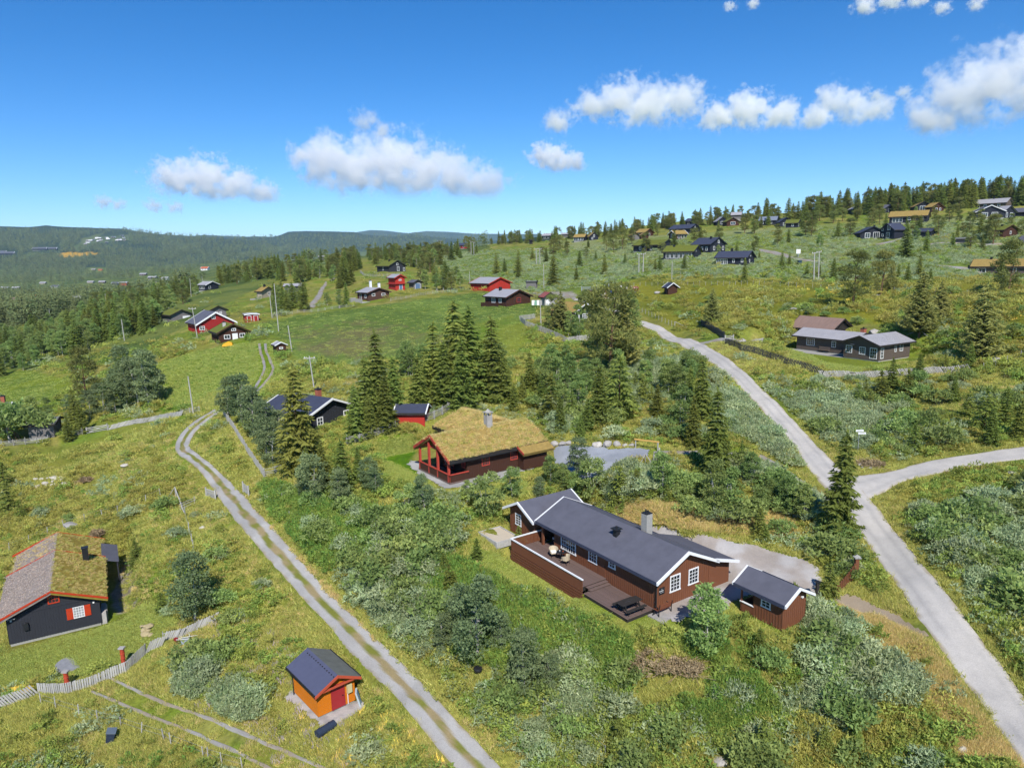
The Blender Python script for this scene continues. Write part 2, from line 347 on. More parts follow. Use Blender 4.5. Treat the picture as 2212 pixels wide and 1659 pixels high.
# hillside meadows beyond the farmyard: silvery willow scrub and olive heath
zone([(900,545),(1240,540),(1500,575),(2212,560),(2500,570),(2500,612),(1700,606),(1480,596),(1330,612),(1180,640),(1000,610)], C(150,164,112), C(120,140,62), 14, 10, seed=1)
zone([(1180,520),(1500,505),(1700,490),(2212,460),(2500,450),(2500,560),(2212,560),(1500,572),(1240,540)], C(134,148,72), C(152,160,104), 20, 6, seed=2)
zone([(1330,612),(1480,598),(1800,606),(2212,604),(2500,610),(2500,790),(2100,790),(1990,700),(1700,690),(1560,720),(1400,690)], C(142,142,48), C(118,126,46), 7, 12, seed=3)
# meadows
zone([(560,700),(640,682),(800,662),(960,640),(1050,632),(1180,660),(1130,700),(1150,740),(1130,770),(1030,760),(880,770),(760,790),(640,780),(620,740)], C(118,142,64), C(102,126,54), 12, 8, seed=4)
zone([(640,715),(760,700),(990,722),(1000,745),(880,760),(760,775),(660,765)], C(128,120,82), C(112,126,66), 6, 40, .8, seed=5)
zone([(1000,700),(1130,690),(1150,740),(1080,790),(1020,760)], C(134,146,56), C(112,138,46), 9, 20, seed=6)
zone([(560,735),(610,735),(600,830),(560,860),(470,885),(300,890),(330,790),(420,760)], C(122,146,34), C(98,132,34), 14, 10, seed=7)
zone([(-400,820),(60,800),(150,820),(120,900),(-400,960)], C(128,144,44), C(112,134,46), 12, 10, seed=8)
zone([(120,930),(440,890),(390,960),(400,1010),(330,1000),(150,980)], C(140,148,62), C(122,146,52), 8, 12, seed=9)
zone([(-400,985),(330,960),(400,1010),(450,1090),(400,1110),(300,1060),(-400,1120)], C(140,142,58), C(116,132,50), 6, 20, .7, seed=10)
# gardens
zone([(815,955),(890,935),(900,1010),(960,1075),(1150,1030),(1150,1080),(1050,1085),(900,1060),(830,1030)], C(112,148,30), C(90,132,28), 5, 8, seed=11)
zone([(1010,1175),(1105,1190),(1430,1330),(1600,1290),(1640,1300),(1560,1385),(1420,1385),(1290,1350),(1120,1260),(1020,1210)], C(172,168,84), C(140,156,58), 3.5, 8, seed=12)
zone([(1700,740),(1740,730),(1980,800),(2080,800),(1780,808),(1700,770)], C(132,146,52), C(118,138,44), 5, 6, seed=13)
zone([(-50,1400),(230,1350),(330,1280),(400,1330),(470,1330),(330,1420),(240,1450),(-50,1500)], C(138,138,62), C(120,128,50), 4, 8, seed=14)
zone([(-400,1520),(150,1490),(330,1560),(480,1620),(480,1700),(-400,1700)], C(150,148,74), C(128,138,52), 4, 20, seed=15)
# dry roadside grass
zone([(1790,1290),(1860,1290),(1985,1370),(2220,1680),(2120,1680),(1960,1480),(1850,1400),(1800,1340)], C(188,168,104), C(160,150,72), 2.5, 12, seed=16)
zone([(1830,1060),(1850,1010),(1960,1030),(1900,1060)], C(170,156,86), C(140,140,60), 2.5, 10, seed=17)
zone([(1600,990),(1640,980),(1790,1075),(1830,1140),(1800,1140),(1740,1080)], C(168,152,104), C(150,140,80), 3, 12, seed=18)
zone([(1480,880),(1530,880),(1580,930),(1530,920)], C(176,156,90), C(160,150,76), 3, 10, seed=19)
zone([(1340,1140),(1480,1150),(1680,1170),(1760,1180),(1740,1110),(1560,1090),(1330,1080)], C(152,148,66), C(126,136,46), 3, 18, seed=20)
zone([(1740,1080),(1900,1300),(1860,1290),(1800,1180)], C(150,150,70), C(124,138,50), 3, 12, seed=20)
zone([(1930,1080),(2212,1010),(2400,1000),(2400,1090),(2000,1130)], C(150,146,58), C(122,134,46), 4, 16, seed=21)
zone([(470,1060),(520,1060),(1100,1680),(1020,1680),(700,1330)], C(160,152,74), C(136,144,56), 2.2, 14, .8, seed=22)
# bare ground
zone([(1262,628),(1347,624),(1338,640),(1296,644)], C(132,92,70), C(118,80,62), 5, 4, seed=23)
zone([(1150,632),(1235,630),(1250,640),(1190,650)], C(178,172,158), C(164,158,140), 6, 5, seed=24)
zone([(360,1380),(395,1335),(460,1325),(470,1345),(400,1400),(365,1425)], C(176,148,118), C(150,128,90), 2, 8, seed=25)
zone([(240,1290),(275,1200),(300,1250),(290,1310),(250,1330)], C(172,164,156), C(150,142,128), 2, 6, seed=26)
zone([(118,548),(150,545),(219,546.5),(218,549),(190,553),(140,558)], C(232,178,40), C(222,172,52), 60, 1, seed=27)
for q in ([(18,536),(40,515),(36,532)], [(60,532),(75,515),(70,532)], [(155,535),(185,515),(230,500),(200,522),(168,546)], [(370,537),(400,530),(405,541),(385,545)], [(590,570),(640,558),(660,566),(600,584)], [(170,515),(270,508),(330,505),(280,518),(190,528)], [(480,550),(560,540),(550,548),(490,556)], [(40,560),(150,548),(60,545)], [(560,545),(620,528),(630,532),(590,548)]):
    zone(q, C(128,138,84), C(104,122,70), 80, 2, .75, seed=28)
zone([(330,607),(470,603),(440,616),(340,614)], C(140,150,104), C(120,138,84), 60, 3, .8, seed=29)
zone([(125,680),(160,675),(150,700),(120,705)], C(120,140,48), C(120,140,48), 60, 3, .9, seed=29)

idx = np.arange(NA * NL).reshape(NA, NL)
quads = np.stack([idx[:-1, :-1], idx[1:, :-1], idx[1:, 1:], idx[:-1, 1:]], -1).reshape(-1, 4)
ter_me = np_mesh('terrain', np.stack([GX, GY, GZ], -1).reshape(-1, 3), quads, [ground_mat('ground', (.35, 2.6), (.22, .42), .12)], smooth=True, attrs={'col': ('POINT', 'FLOAT_COLOR', COLR.reshape(-1, 3))})
terrain = link('terrain', ter_me, kind='structure', label='rolling mountain heath and meadows falling to a forested valley')

# ------------------------------------------------------------------ roads and tracks: draped sheets with their own ragged edges
def resample(pts, step):
    p = np.array(pts, float); s = np.concatenate([[0], np.cumsum(np.hypot(*(p[1:] - p[:-1]).T))]); n = max(2, int(s[-1] / step)); q = np.linspace(0, s[-1], n)
    from_ = lambda k: np.interp(q, s, p[:, k])
    # light smoothing
    out = np.stack([from_(0), from_(1)], 1)
    for _ in range(4): out[1:-1] = out[1:-1] * .5 + (out[:-2] + out[2:]) * .25
    return out
def road(name, pairs, colf, material, lift=.05, nx=15, step=.6, rag=.14, label=None, kind='structure'):
    """pairs: ((uL,vL),(uR,vR)) along the road"""
    Lp = hits(*np.array([p[0] for p in pairs], float).T); Rp = hits(*np.array([p[1] for p in pairs], float).T)
    Lc, Rc = Lp[:, :2], Rp[:, :2]; mid = (Lc + Rc) / 2
    s = np.concatenate([[0], np.cumsum(np.hypot(*(mid[1:] - mid[:-1]).T))]); n = max(3, int(s[-1] / step)); q = np.linspace(0, s[-1], n)
    it = lambda a: np.stack([np.interp(q, s, a[:, 0]), np.interp(q, s, a[:, 1])], 1)
    Lq, Rq = it(Lc), it(Rc)
    for _ in range(int(24 / step)):
        for a in (Lq, Rq): a[1:-1] = a[1:-1] * .5 + (a[:-2] + a[2:]) * .25
    w = np.linspace(0, 1, nx)
    P = Lq[:, None] * (1 - w)[None, :, None] + Rq[:, None] * w[None, :, None]
    width = np.hypot(*(Rq - Lq).T)
    d = (Rq - Lq) / np.maximum(width, .01)[:, None]
    seed = abs(hash(name)) % 97 if False else sum(map(ord, name)) % 97
    e0 = (fbm(q / 1.1, q * 0 + 3, 4, seed) - .5) * 2 * rag; e1 = (fbm(q / 1.1, q * 0 + 9, 4, seed + 1) - .5) * 2 * rag
    P += d[:, None] * (e0[:, None, None] * ((1 - w) ** 3)[None, :, None] + e1[:, None, None] * (w ** 3)[None, :, None])
    z = ground_z(P[..., 0], P[..., 1]) + lift * np.clip(np.hypot(P[..., 0], P[..., 1]) / 60, .8, 4)
    z[:, 0] -= .12; z[:, -1] -= .12
    W = np.broadcast_to(w, z.shape); S = np.broadcast_to(q[:, None], z.shape)
    col = colf(W, S, P[..., 0], P[..., 1], np.broadcast_to(width[:, None], z.shape))
    ii = np.arange(z.size).reshape(z.shape)
    qd = np.stack([ii[:-1, :-1], ii[:-1, 1:], ii[1:, 1:], ii[1:, :-1]], -1).reshape(-1, 4)
    me = np_mesh(name, np.stack([P[..., 0], P[..., 1], z], -1).reshape(-1, 3), qd, [material], smooth=True, attrs={'col': ('POINT', 'FLOAT_COLOR', col.reshape(-1, 3))})
    o = link(name, me, kind=kind)
    if label: o['label'] = label
    return o
def mix3(A, B, t): return A * (1 - t[..., None]) + np.asarray(B) * t[..., None]
GRAV, GRAV2, DIRT, GRS = np.array(C(218,213,206)), np.array(C(188,186,184)), np.array(C(166,150,112)), np.array(C(132,136,62))
def col_road(W, S, X, Y, wd):
    base = mix3(np.broadcast_to(GRAV, W.shape + (3,)), GRAV2, sstep(fbm(X / 3, Y / 3, 3, 41), .45, .7) * .4)
    tr = np.exp(-((W - .30) / .07) ** 2) + np.exp(-((W - .70) / .07) ** 2)
    base = mix3(base, GRAV2 * .85, np.clip(tr, 0, 1) * .45 * sstep(fbm(S / 9, W * 2, 2, 42), .3, .6))
    e = sstep(np.abs(W - .5) * 2 + (fbm(X / .8, Y / .8, 3, 43) - .5) * .5, .78, 1.0)
    return mix3(base, DIRT, e * .7)
def col_track(W, S, X, Y, wd):
    base = mix3(np.broadcast_to(GRAV2 * .88, W.shape + (3,)), GRAV2 * 1.06, sstep(fbm(X / 2, Y / 2, 3, 44), .4, .7))
    c = sstep(1 - np.abs(W - .5) / .20 + (fbm(S / 1.3, W * 3, 3, 45) - .5) * 1.1, .12, .5)
    mid = mix3(np.broadcast_to(DIRT, W.shape + (3,)), GRS, sstep(fbm(X / 1.2, Y / 1.2, 3, 46), .42, .6))
    base = mix3(base, 0, c * 0) * (1 - c[..., None]) + mid * c[..., None]
    e = sstep(np.abs(W - .5) * 2 + (fbm(X / .6, Y / .6, 3, 47) - .5) * .5, .8, 1.0)
    return mix3(base, DIRT, e * .65)
def col_rut(W, S, X, Y, wd):
    base = mix3(np.broadcast_to(GRAV2 * .82, W.shape + (3,)), C(170,158,142), sstep(fbm(X / 1.5, Y / 1.5, 3, 48), .4, .65))
    e = sstep(np.abs(W - .5) * 2 + (fbm(X / .4, Y / .4, 3, 49) - .5) * .9, .6, 1.0)
    return mix3(base, GRS, e * .7)
gravel = ground_mat('gravel', (1.1, 14.0), (.10, .22), .02)
road('gravel_road', [((1240,649),(1246,646)),((1262,655),(1268,650)),((1300,669),(1308,664)),((1340,684),(1348,679)),((1381,701),(1387,694)),((1421,721),(1440,711)),((1472,747),(1509,738)),((1522,776),(1558,766)),((1559,802),(1596,793)),((1590,829),(1626,820)),((1632,872),(1668,860)),((1704,947),(1735,928)),((1745,1014),(1797,996)),((1779,1056),(1850,1040)),((1815,1098),(1885,1078)),((1838,1128),(1900,1103)),((1863,1161),(1939,1150)),((1912,1230),(1995,1218)),((1972,1323),(2066,1308)),((2002,1377),(2122,1378)),((2092,1479),(2190,1462)),((2152,1566),(2260,1560)),((2206,1653),(2330,1650)),((2320,1820),(2450,1830))], col_road, gravel, nx=21, label='pale gravel road sweeping past the cabins')
road('gravel_side_road', [((1830,1100),(1838,1026)),((1862,1096),(1870,1036)),((1893,1074),(1903,1022)),((1920,1053),(1940,1008)),((1960,1035),(1985,996)),((2029,1019),(2060,984)),((2110,1005),(2130,974)),((2212,996),(2212,967)),((2300,990),(2300,962)),((2450,984),(2450,956))], col_road, gravel, lift=.04, nx=15, rag=.2, label='gravel side road curving off to the right')
road('farm_track', [((463,884),(474,892)),((422,905),(445,912)),((390,935),(415,938)),((372,958),(404,962)),((378,980),(414,974)),((414,1003),(445,993)),((447,1037),(486,1027)),((472,1075),(522,1063)),((502,1120),(560,1110)),((552,1181),(606,1155)),((613,1246),(660,1220)),((668,1311),(731,1300)),((738,1392),(814,1374)),((800,1452),(880,1440)),((854,1502),(944,1508)),((912,1581),(1012,1578)),((979,1656),(1083,1658)),((1060,1760),(1180,1760))], col_track, gravel, nx=19, step=.5, label='two wheel gravel farm track with a grassy middle')
def rut(name, pts, w, label=None):
    pr = []
    for i, p in enumerate(pts):
        a = np.array(pts[max(i-1,0)], float); b = np.array(pts[min(i+1,len(pts)-1)], float); d = b - a; d /= np.hypot(*d); nn = np.array([d[1], -d[0]]) * np.array([1, .75])
        ww = w[i] if isinstance(w, (list, tuple)) else w
        pr.append((tuple(np.array(p) + nn * ww / 2), tuple(np.array(p) - nn * ww / 2)))
    return road(name, pr, col_rut, gravel, lift=.035, nx=7, step=.5, rag=.16, label=label)
rut('track_rut', [(235,1462),(276,1488),(352,1515),(427,1543),(502,1576),(556,1596),(598,1613),(660,1643),(710,1662),(800,1700)], [9,13,14,15,16,16,16,16,16,16], 'upper grey wheel rut of the grassy lane to the picket gate')
rut('track_rut', [(195,1492),(221,1505),(276,1525),(352,1555),(427,1588),(477,1608),(540,1638),(587,1662),(680,1710)], [8,12,13,13,14,14,15,15,15], 'lower grey wheel rut of the grassy lane to the picket gate')
rut('track_rut', [(560,743),(562,761),(569,778),(573,796),(563,819),(545,845)], 7, 'left wheel rut of the track below the meadow')
rut('track_rut', [(573,743),(574,758),(583,776),(592,796),(588,811),(570,829),(550,850)], 7, 'right wheel rut of the track below the meadow')
rut('path', [(1495,744),(1507,741),(1540,738),(1572,734),(1610,734),(1650,733)], 8, 'sandy path to the grey roofed cabin')
rut('path', [(1642,984),(1690,1012),(1740,1044),(1790,1084)], 14, 'worn path running beside the gravel road')
rut('path', [(1412,979),(1450,977),(1509,975),(1560,978),(1620,985)], 14, 'earth drive leading out of the gravel yard')
rut('path', [(672,664),(690,640),(697,622),(705,610)], [14,12,9,5], 'pale drive between the dark cabins and the birches')
rut('path', [(1640,541),(1660,544),(1690,550),(1725,561),(1780,570)], [10,9,10,6,3], 'grey gravel drive on the cabin hillside')
rut('path', [(1890,530),(1925,523),(1955,514)], 5, 'pale drive in front of the two gabled black cabin')
rut('path', [(2018,574),(2060,576),(2100,582),(2130,592)], 6, 'pale drive to the turf roofed cabin at the edge')
rut('path', [(2010,528),(2070,526),(2120,529),(2165,528)], 4, 'pale path below the long turf cabin')
rut('path', [(1176,650),(1196,640),(1218,636),(1245,648)], 9, 'gravel drive across the farmyard')
rut('path', [(105,668),(125,660),(140,655)], [8,8,6], 'pale road glimpsed in the valley')
rut('path', [(328,606),(345,612),(352,616)], [4,6,4], 'grey road in the valley floor')
def patch(name, poly, colf, lift, label, step=.2):
    """a gravel sheet filling a polygon on the ground"""
    p = hits(*np.array(poly, float).T)[:, :2]; x0, y0 = p.min(0) - .5; x1, y1 = p.max(0) + .5
    xs = np.arange(x0, x1, step); ys = np.arange(y0, y1, step); X, Y = np.meshgrid(xs, ys, indexing='ij')
    j1 = (fbm(X / 1.2, Y / 1.2, 3, 51) - .5) * 1.1; j2 = (fbm(X / 1.2, Y / 1.2, 3, 52) - .5) * 1.1
    ins = inside(X + j1, Y + j2, [tuple(q) for q in p])
    Z = ground_z(X, Y) + lift
    ii = np.arange(X.size).reshape(X.shape); keep = ins[:-1, :-1] & ins[1:, 1:] & ins[1:, :-1] & ins[:-1, 1:]
    qd = np.stack([ii[:-1, :-1], ii[1:, :-1], ii[1:, 1:], ii[:-1, 1:]], -1)[keep]
    col = colf(X, Y)
    me = np_mesh(name, np.stack([X, Y, Z], -1).reshape(-1, 3), qd, [gravel], smooth=True, attrs={'col': ('POINT', 'FLOAT_COLOR', col.reshape(-1, 3))})
    used = np.zeros(X.size, bool); used[qd.ravel()] = True
    bm = bmesh.new(); bm.from_mesh(me); bmesh.ops.delete(bm, geom=[v for v in bm.verts if not v.link_faces], context='VERTS'); bm.to_mesh(me); bm.free()
    return link(name, me, kind='structure', label=label)
def gcol(a, b, sc=2.0):
    return lambda X, Y: mix3(np.broadcast_to(np.array(a), X.shape + (3,)), b, sstep(fbm(X / sc, Y / sc, 4, 53), .38, .66))
patch('gravel_driveway', [(1346,1117),(1391,1128),(1472,1146),(1534,1158),(1597,1173),(1650,1181),(1723,1203),(1774,1230),(1785,1252),(1768,1282),(1720,1292),(1650,1282),(1600,1296),(1570,1318),(1455,1345),(1405,1330),(1418,1300),(1560,1240),(1400,1180)], gcol(C(206,202,200), C(186,176,168)), .05, 'pale gravel drive behind the dark brown cabin')
patch('gravel_driveway', [(1785,1300),(1800,1285),(1850,1283),(1900,1310),(1975,1345),(2010,1375),(1990,1385),(1930,1345),(1860,1325)], gcol(C(176,160,138), C(160,146,120)), .03, 'worn gravel entrance drive by the gravel road')
patch('gravel_yard', [(1190,972),(1203,960),(1276,963),(1406,971),(1403,985),(1369,992),(1330,1012),(1300,1030),(1250,1040),(1215,1010)], gcol(C(178,184,194), C(164,170,180)), .05, 'blue grey gravel yard beside the turf roofed cabin')
patch('gravel_bed', [(614,1502),(640,1488),(672,1515),(692,1542),(768,1510),(786,1516),(792,1530),(770,1548),(715,1572),(688,1562),(655,1542),(626,1518)], gcol(C(206,202,200), C(176,172,172), .6), .04, 'pale crushed stone round the orange shed', .15)
patch('flagstone_strip', [(876,1004),(890,992),(912,1006),(975,1038),(1015,1036),(1100,1016),(1145,1006),(1149,1014),(1095,1032),(1018,1056),(963,1056),(902,1024)], gcol(C(204,204,202), C(180,180,178), .8), .05, 'pale stone strip along the turf roofed cabin')
# ------------------------------------------------------------------ building materials
brown = mat('brown_timber', C(138,88,62), .8, .16, 3, .004, stretch=(6, 6, .6))
brown_dark = mat('dark_brown_timber', C(84,54,42), .8, .16, 3, .004, stretch=(6, 6, .6))
brown_grey = mat('grey_brown_timber', C(116,104,96), .85, .16, 3, .004, stretch=(6, 6, .6))
brown_red = mat('red_brown_timber', C(100,70,62), .85, .14, 3, stretch=(6, 6, .6))
black_w = mat('black_timber', C(58,60,68), .8, .18, 3, .004, stretch=(6, 6, .6))
navy_w = mat('blue_black_timber', C(46,50,64), .8, .14, 3)
red_w = mat('red_timber', C(204,62,50), .8, .10, 3, stretch=(6, 6, .6))
red_d = mat('deep_red_timber', C(178,48,48), .8, .10, 3, stretch=(6, 6, .6))
red_post = mat('coral_red_paint', C(208,84,70), .6, .08, 4)
orange_w = mat('orange_timber', C(244,142,30), .75, .07, 3, .004, stretch=(.6, .6, 8))
crimson = mat('crimson_door_paint', C(186,56,60), .6, .06, 4)
salmon = mat('salmon_red_paint', C(216,98,70), .65, .06, 4)
scarlet = mat('scarlet_paint', C(214,70,34), .6, .08, 4)
white_p = mat('white_paint', (.72, .73, .74), .55, .05, 5)
grey_log = mat('weathered_log', C(136,132,132), .9, .22, 4, .01, stretch=(1, 1, 5))
silver_w = mat('silvered_wood', C(200,198,194), .9, .22, 5, .006, rnd=.16)
dark_slat = mat('dark_slat_wood', C(92,92,92), .9, .2, 5, .004, rnd=.2)
green_w = mat('dark_green_timber', C(58,72,60), .8, .14, 3)
beige_w = mat('beige_render', C(190,178,158), .85, .1, 3)
blue_d = mat('blue_door_paint', C(110,140,180), .7, .06, 3)
concrete = mat('concrete', C(186,184,178), .9, .14, 5, .006)
concrete_w = mat('pale_foundation', C(214,212,206), .9, .1, 5)
felt = mat('roof_felt', C(110,111,124), .7, .16, .9, .004)
felt_o = mat('ribbed_felt', C(98,102,128), .6, .10, 1.6, .003)
felt_g = mat('mossy_felt', C(126,130,126), .8, .22, 1.4, .004)
felt_d = mat('dark_roof_felt', C(74,80,102), .7, .12, 1.2)
metal_g = mat('grey_roof_sheet', C(190,188,192), .5, .10, .9, spec=.5)
metal_r = mat('rusty_roof_sheet', C(162,136,124), .6, .22, .8, spec=.4, stretch=(4, .5, 1))
turf_g = mat('turf_green', C(118,126,48), .95, .28, 2.2, .05)
turf_t = mat('turf_tan', C(176,150,86), .95, .24, 2.2, .05)
turf_b = mat('turf_gold', C(160,142,62), .95, .3, 1.6, .05)
turf_p = mat('turf_grey_pink', C(162,150,142), .95, .34, 1.3, .05)
black_m = mat('black_metal', (.018, .019, .022), .45, .1, 4)
dark_t = mat('dark_stain', C(60,56,54), .8, .14, 4)
deck_m = mat('deck_boards', C(128,108,102), .8, .14, 3, .003, stretch=(1, 6, 1))
stone_m = mat('grey_stone', C(196,192,188), .9, .2, 2.5, .03, rnd=.14)
brick_m = mat('red_brick', C(186,110,86), .9, .2, 8, .004)
glass = mat('window_glass', (.02, .026, .034), .08, .3, .8, spec=.8)
glass_c = mat('curtained_glass', (.30, .30, .31), .15, .5, 1.5, spec=.7)
orange_d = mat('bright_orange_paint', C(222,110,62), .7, .06, 3)
roof_or = mat('orange_roof_tiles', C(214,120,84), .8, .12, 2)

class Roof:
    """gable roof along local x: wall-line heights h0 at y0 and h1 at y1, ridge at (yr, zr)"""
    def __init__(s, x0, x1, y0, y1, h0, h1, yr, zr, og=.45, oe=.45, t=.14, og1=None, swap=False):
        s.__dict__.update(locals()); s.og1 = og if og1 is None else og1
    def h(s, y):
        return s.h0 + (s.zr - s.h0) * (y - s.y0) / (s.yr - s.y0) if y <= s.yr else s.h1 + (s.zr - s.h1) * (s.y1 - y) / (s.y1 - s.yr)
    def P(s, x, y, z): return (y, x, z) if s.swap else (x, y, z)      # swap: ridge along local y
SPECIAL = []
class House:
    def __init__(s, name, label, cat, origin, ang, group=None):
        s.o = thing(name, label, cat, origin, R(ang), group); s.z = origin[2]
    def mb(s): return MB()
    def walls(s, r, m, vols=None, zb=0.0, batten=.22, name='wall', label=None, found=None, fh=.3, deep=1.6):
        vols = vols or [(r.x0, r.x1, r.y0, r.y1)]
        w = MB(); c = MB(); f = MB()
        for x0, x1, a, b in vols:
            poly = [(a, zb), (b, zb), (b, r.h(b))] + ([(r.yr, r.zr)] if a < r.yr < b else []) + [(a, r.h(a))]
            n = len(poly); vs = [r.P(x0, y, z) for y, z in poly] + [r.P(x1, y, z) for y, z in poly]
            w.add(vs, [tuple(range(n))[::-1], tuple(range(n, 2*n))] + [(i, (i+1) % n, n+(i+1) % n, n+i) for i in range(n)])
            if batten:
                e = .022
                k = int((x1 - x0) / batten)
                for i in range(k + 1):
                    x = x0 + (x1 - x0) * i / max(k, 1)
                    for y, sg in ((a, -1), (b, 1)):
                        p = r.P(x - .04, y + sg * (e if sg > 0 else 0), 0); q = r.P(x + .04, y + sg * (0 if sg > 0 else e), 0)
                        ya, yb = (y, y + e) if sg > 0 else (y - e, y)
                        P0, P1 = r.P(x - .04, ya, zb), r.P(x + .04, yb, r.h(min(max(y, a), b)) - .03)
                        c.box(*sorted((P0[0], P1[0])), *sorted((P0[1], P1[1])), P0[2], P1[2])
                k = int((b - a) / batten)
                for i in range(1, k):
                    y = a + (b - a) * i / k
                    for x, sg in ((x0, -1), (x1, 1)):
                        xa, xb = (x, x + e) if sg > 0 else (x - e, x)
                        P0, P1 = r.P(xa, y - .04, zb), r.P(xb, y + .04, r.h(y) - .05)
                        c.box(*sorted((P0[0], P1[0])), *sorted((P0[1], P1[1])), P0[2], P1[2])
            P0, P1 = r.P(x0 + .05, a + .05, 0), r.P(x1 - .05, b - .05, 0)
            f.box(*sorted((P0[0], P1[0])), *sorted((P0[1], P1[1])), zb - fh - deep, zb - .002)
        o = w.build(name, m, s.o)
        if label: o['label'] = label
        if batten: c.build('cladding', m, s.o, kind='stuff')
        if found: f.build('foundation', found, s.o)
        return o
    def roof(s, r, m, trim=None, edge=None, m2=None, rib=0, bw=.12, bh=.24, eave=None, name='roof'):
        k0 = (r.zr - r.h0) / (r.yr - r.y0); k1 = (r.zr - r.h1) / (r.y1 - r.yr)
        xa, xb = r.x0 - r.og, r.x1 + r.og1; ya, yb = r.y0 - r.oe, r.y1 + r.oe
        za, zb = r.h0 - k0 * r.oe, r.h1 - k1 * r.oe
        t0, t1 = r.t * math.sqrt(1 + k0*k0), r.t * math.sqrt(1 + k1*k1); tr = max(t0, t1)
        g = MB()
        for (y, z, t, mi) in ((ya, za, t0, 0), (yb, zb, t1, 1)):
            vs = [r.P(x, yy, zz) for x in (xa, xb) for yy, zz in ((y, z), (y, z + t), (r.yr, r.zr + tr), (r.yr, r.zr))]
            g.add(vs, [(0,1,2,3), (7,6,5,4), (0,4,5,1), (1,5,6,2), (3,7,4,0)], mi if m2 else 0)
            if rib:
                n = int((xb - xa) / rib); sl = (r.zr + tr - z - t) / (r.yr - y)
                for i in range(n + 1):
                    x = xa + .04 + (xb - xa - .08) * i / n
                    g.bar(Vector(r.P(x, y, z + t + .012)), Vector(r.P(x, r.yr, r.zr + tr + .012)), .05, .035, mi if m2 else 0)
        o = g.build(name, [m, m2] if m2 else [m], s.o)
        if trim:
            for x in (xa, xb):
                for (y, z, t) in ((ya, za, t0), (yb, zb, t1)):
                    b = MB(); e = .012 if x == xa else -.012
                    off = tr + .03 - bh / 2
                    d = Vector((0, r.yr - y, r.zr + tr - z - t)).normalized()
                    xx = x - bw / 2 + .02 if x == xa else x + bw / 2 - .02
                    sg = 1 if y < r.yr else -1
                    p = [(y - sg * .04, z + t + .03), (r.yr, r.zr + tr + .03), (r.yr, r.zr + tr + .03 - bh), (y - sg * .04, z + t + .03 - bh)]
                    vs = [r.P(q, yy, zz) for q in (xx - bw / 2, xx + bw / 2) for yy, zz in p]
                    b.add(vs, [(0,1,2,3), (7,6,5,4), (0,4,5,1), (1,5,6,2), (2,6,7,3), (3,7,4,0)])
                    b.build('barge_board', trim, s.o)
        if edge:
            for (y, z, t) in ((ya, za, t0), (yb, zb, t1)):
                b = MB(); sg = -1 if y < r.yr else 1
                b.bar(Vector(r.P(xa + .03, y + sg * .03, z + t / 2 - .01)), Vector(r.P(xb - .03, y + sg * .03, z + t / 2 - .01)), .06, t + .10)
                b.build('eave_board', edge, s.o)
        return o
    def window(s, p, nrm, w, h, nx=2, ny=3, fr=None, cas=.10, mun=.035, pane=None, tail=False, label=None):
        """p: centre on the wall in house coordinates, nrm: outward direction in degrees (house frame)"""
        fr = fr or white_p
        M = Matrix.Translation(p) @ Matrix.Rotation(R(nrm) + math.pi / 2, 4, 'Z')   # local x along wall, -y outward
        c = MB(); c.M = M; d = .05
        c.box(-w/2, w/2, -d, .01, h/2 - cas, h/2); c.box(-w/2 - (.04 if tail else 0), w/2 + (.04 if tail else 0), -d - .01, .01, -h/2, -h/2 + cas)
        c.box(-w/2, -w/2 + cas, -d + .004, .01, -h/2 + cas, h/2 - cas); c.box(w/2 - cas, w/2, -d + .004, .01, -h/2 + cas, h/2 - cas)
        o = c.build('window', fr, s.o)
        if label: o['label'] = label
        g = MB(); g.M = M; g.box(-w/2 + cas, w/2 - cas, -.028, .004, -h/2 + cas, h/2 - cas); g.build('pane', pane or glass, o)
        if nx > 1 or ny > 1:
            q = MB(); q.M = M; iw, ih = w - 2 * cas, h - 2 * cas
            for i in range(1, nx): x = -iw/2 + iw * i / nx; q.box(x - mun/2, x + mun/2, -.042, -.01, -ih/2, ih/2)
            for j in range(1, ny): z = -ih/2 + ih * j / ny; q.box(-iw/2, iw/2, -.040, -.01, z - mun/2, z + mun/2)
            q.build('muntin', fr, o)
        return o
    def door(s, p, nrm, w, h, m, fr=None, handle=True, label=None):
        M = Matrix.Translation(p) @ Matrix.Rotation(R(nrm) + math.pi / 2, 4, 'Z'); d = MB(); d.M = M
        d.box(-w/2, w/2, -.04, .01, 0, h); o = d.build('door', m, s.o)
        if label: o['label'] = label
        if fr:
            c = MB(); c.M = M
            for x in (-w/2 - .05, w/2 + .05): c.box(x - .05, x + .05, -.055, .01, 0, h)
            c.box(-w/2 - .1, w/2 + .1, -.06, .01, h, h + .1); c.build('door_frame', fr, o)
        if handle:
            c = MB(); c.M = M; c.box(w/2 - .14, w/2 - .04, -.10, -.035, h * .48, h * .48 + .04); c.build('handle', black_m, o)
        return o
    def chimney(s, p, w, h, m, cap=None, capw=1.25, pot=True):
        c = MB(); x, y, z = p; c.box(x - w/2, x + w/2, y - w/2, y + w/2, z - .6, z + h); o = c.build('chimney', m, s.o)
        if cap:
            c = MB(); q = w * capw / 2; c.box(x - q, x + q, y - q, y + q, z + h, z + h + .08)
            if pot:
                for dx in (-.1, .1): c.tube((x + dx * 1.2, y, z + h + .08), (x + dx * 1.2, y, z + h + .3), .07, .06, 8)
            c.build('chimney_cap', cap, o)
        return o
    def part(s, name, m, fn, parent=None, **props):
        b = MB(); fn(b); return b.build(name, m, parent or s.o, **props)

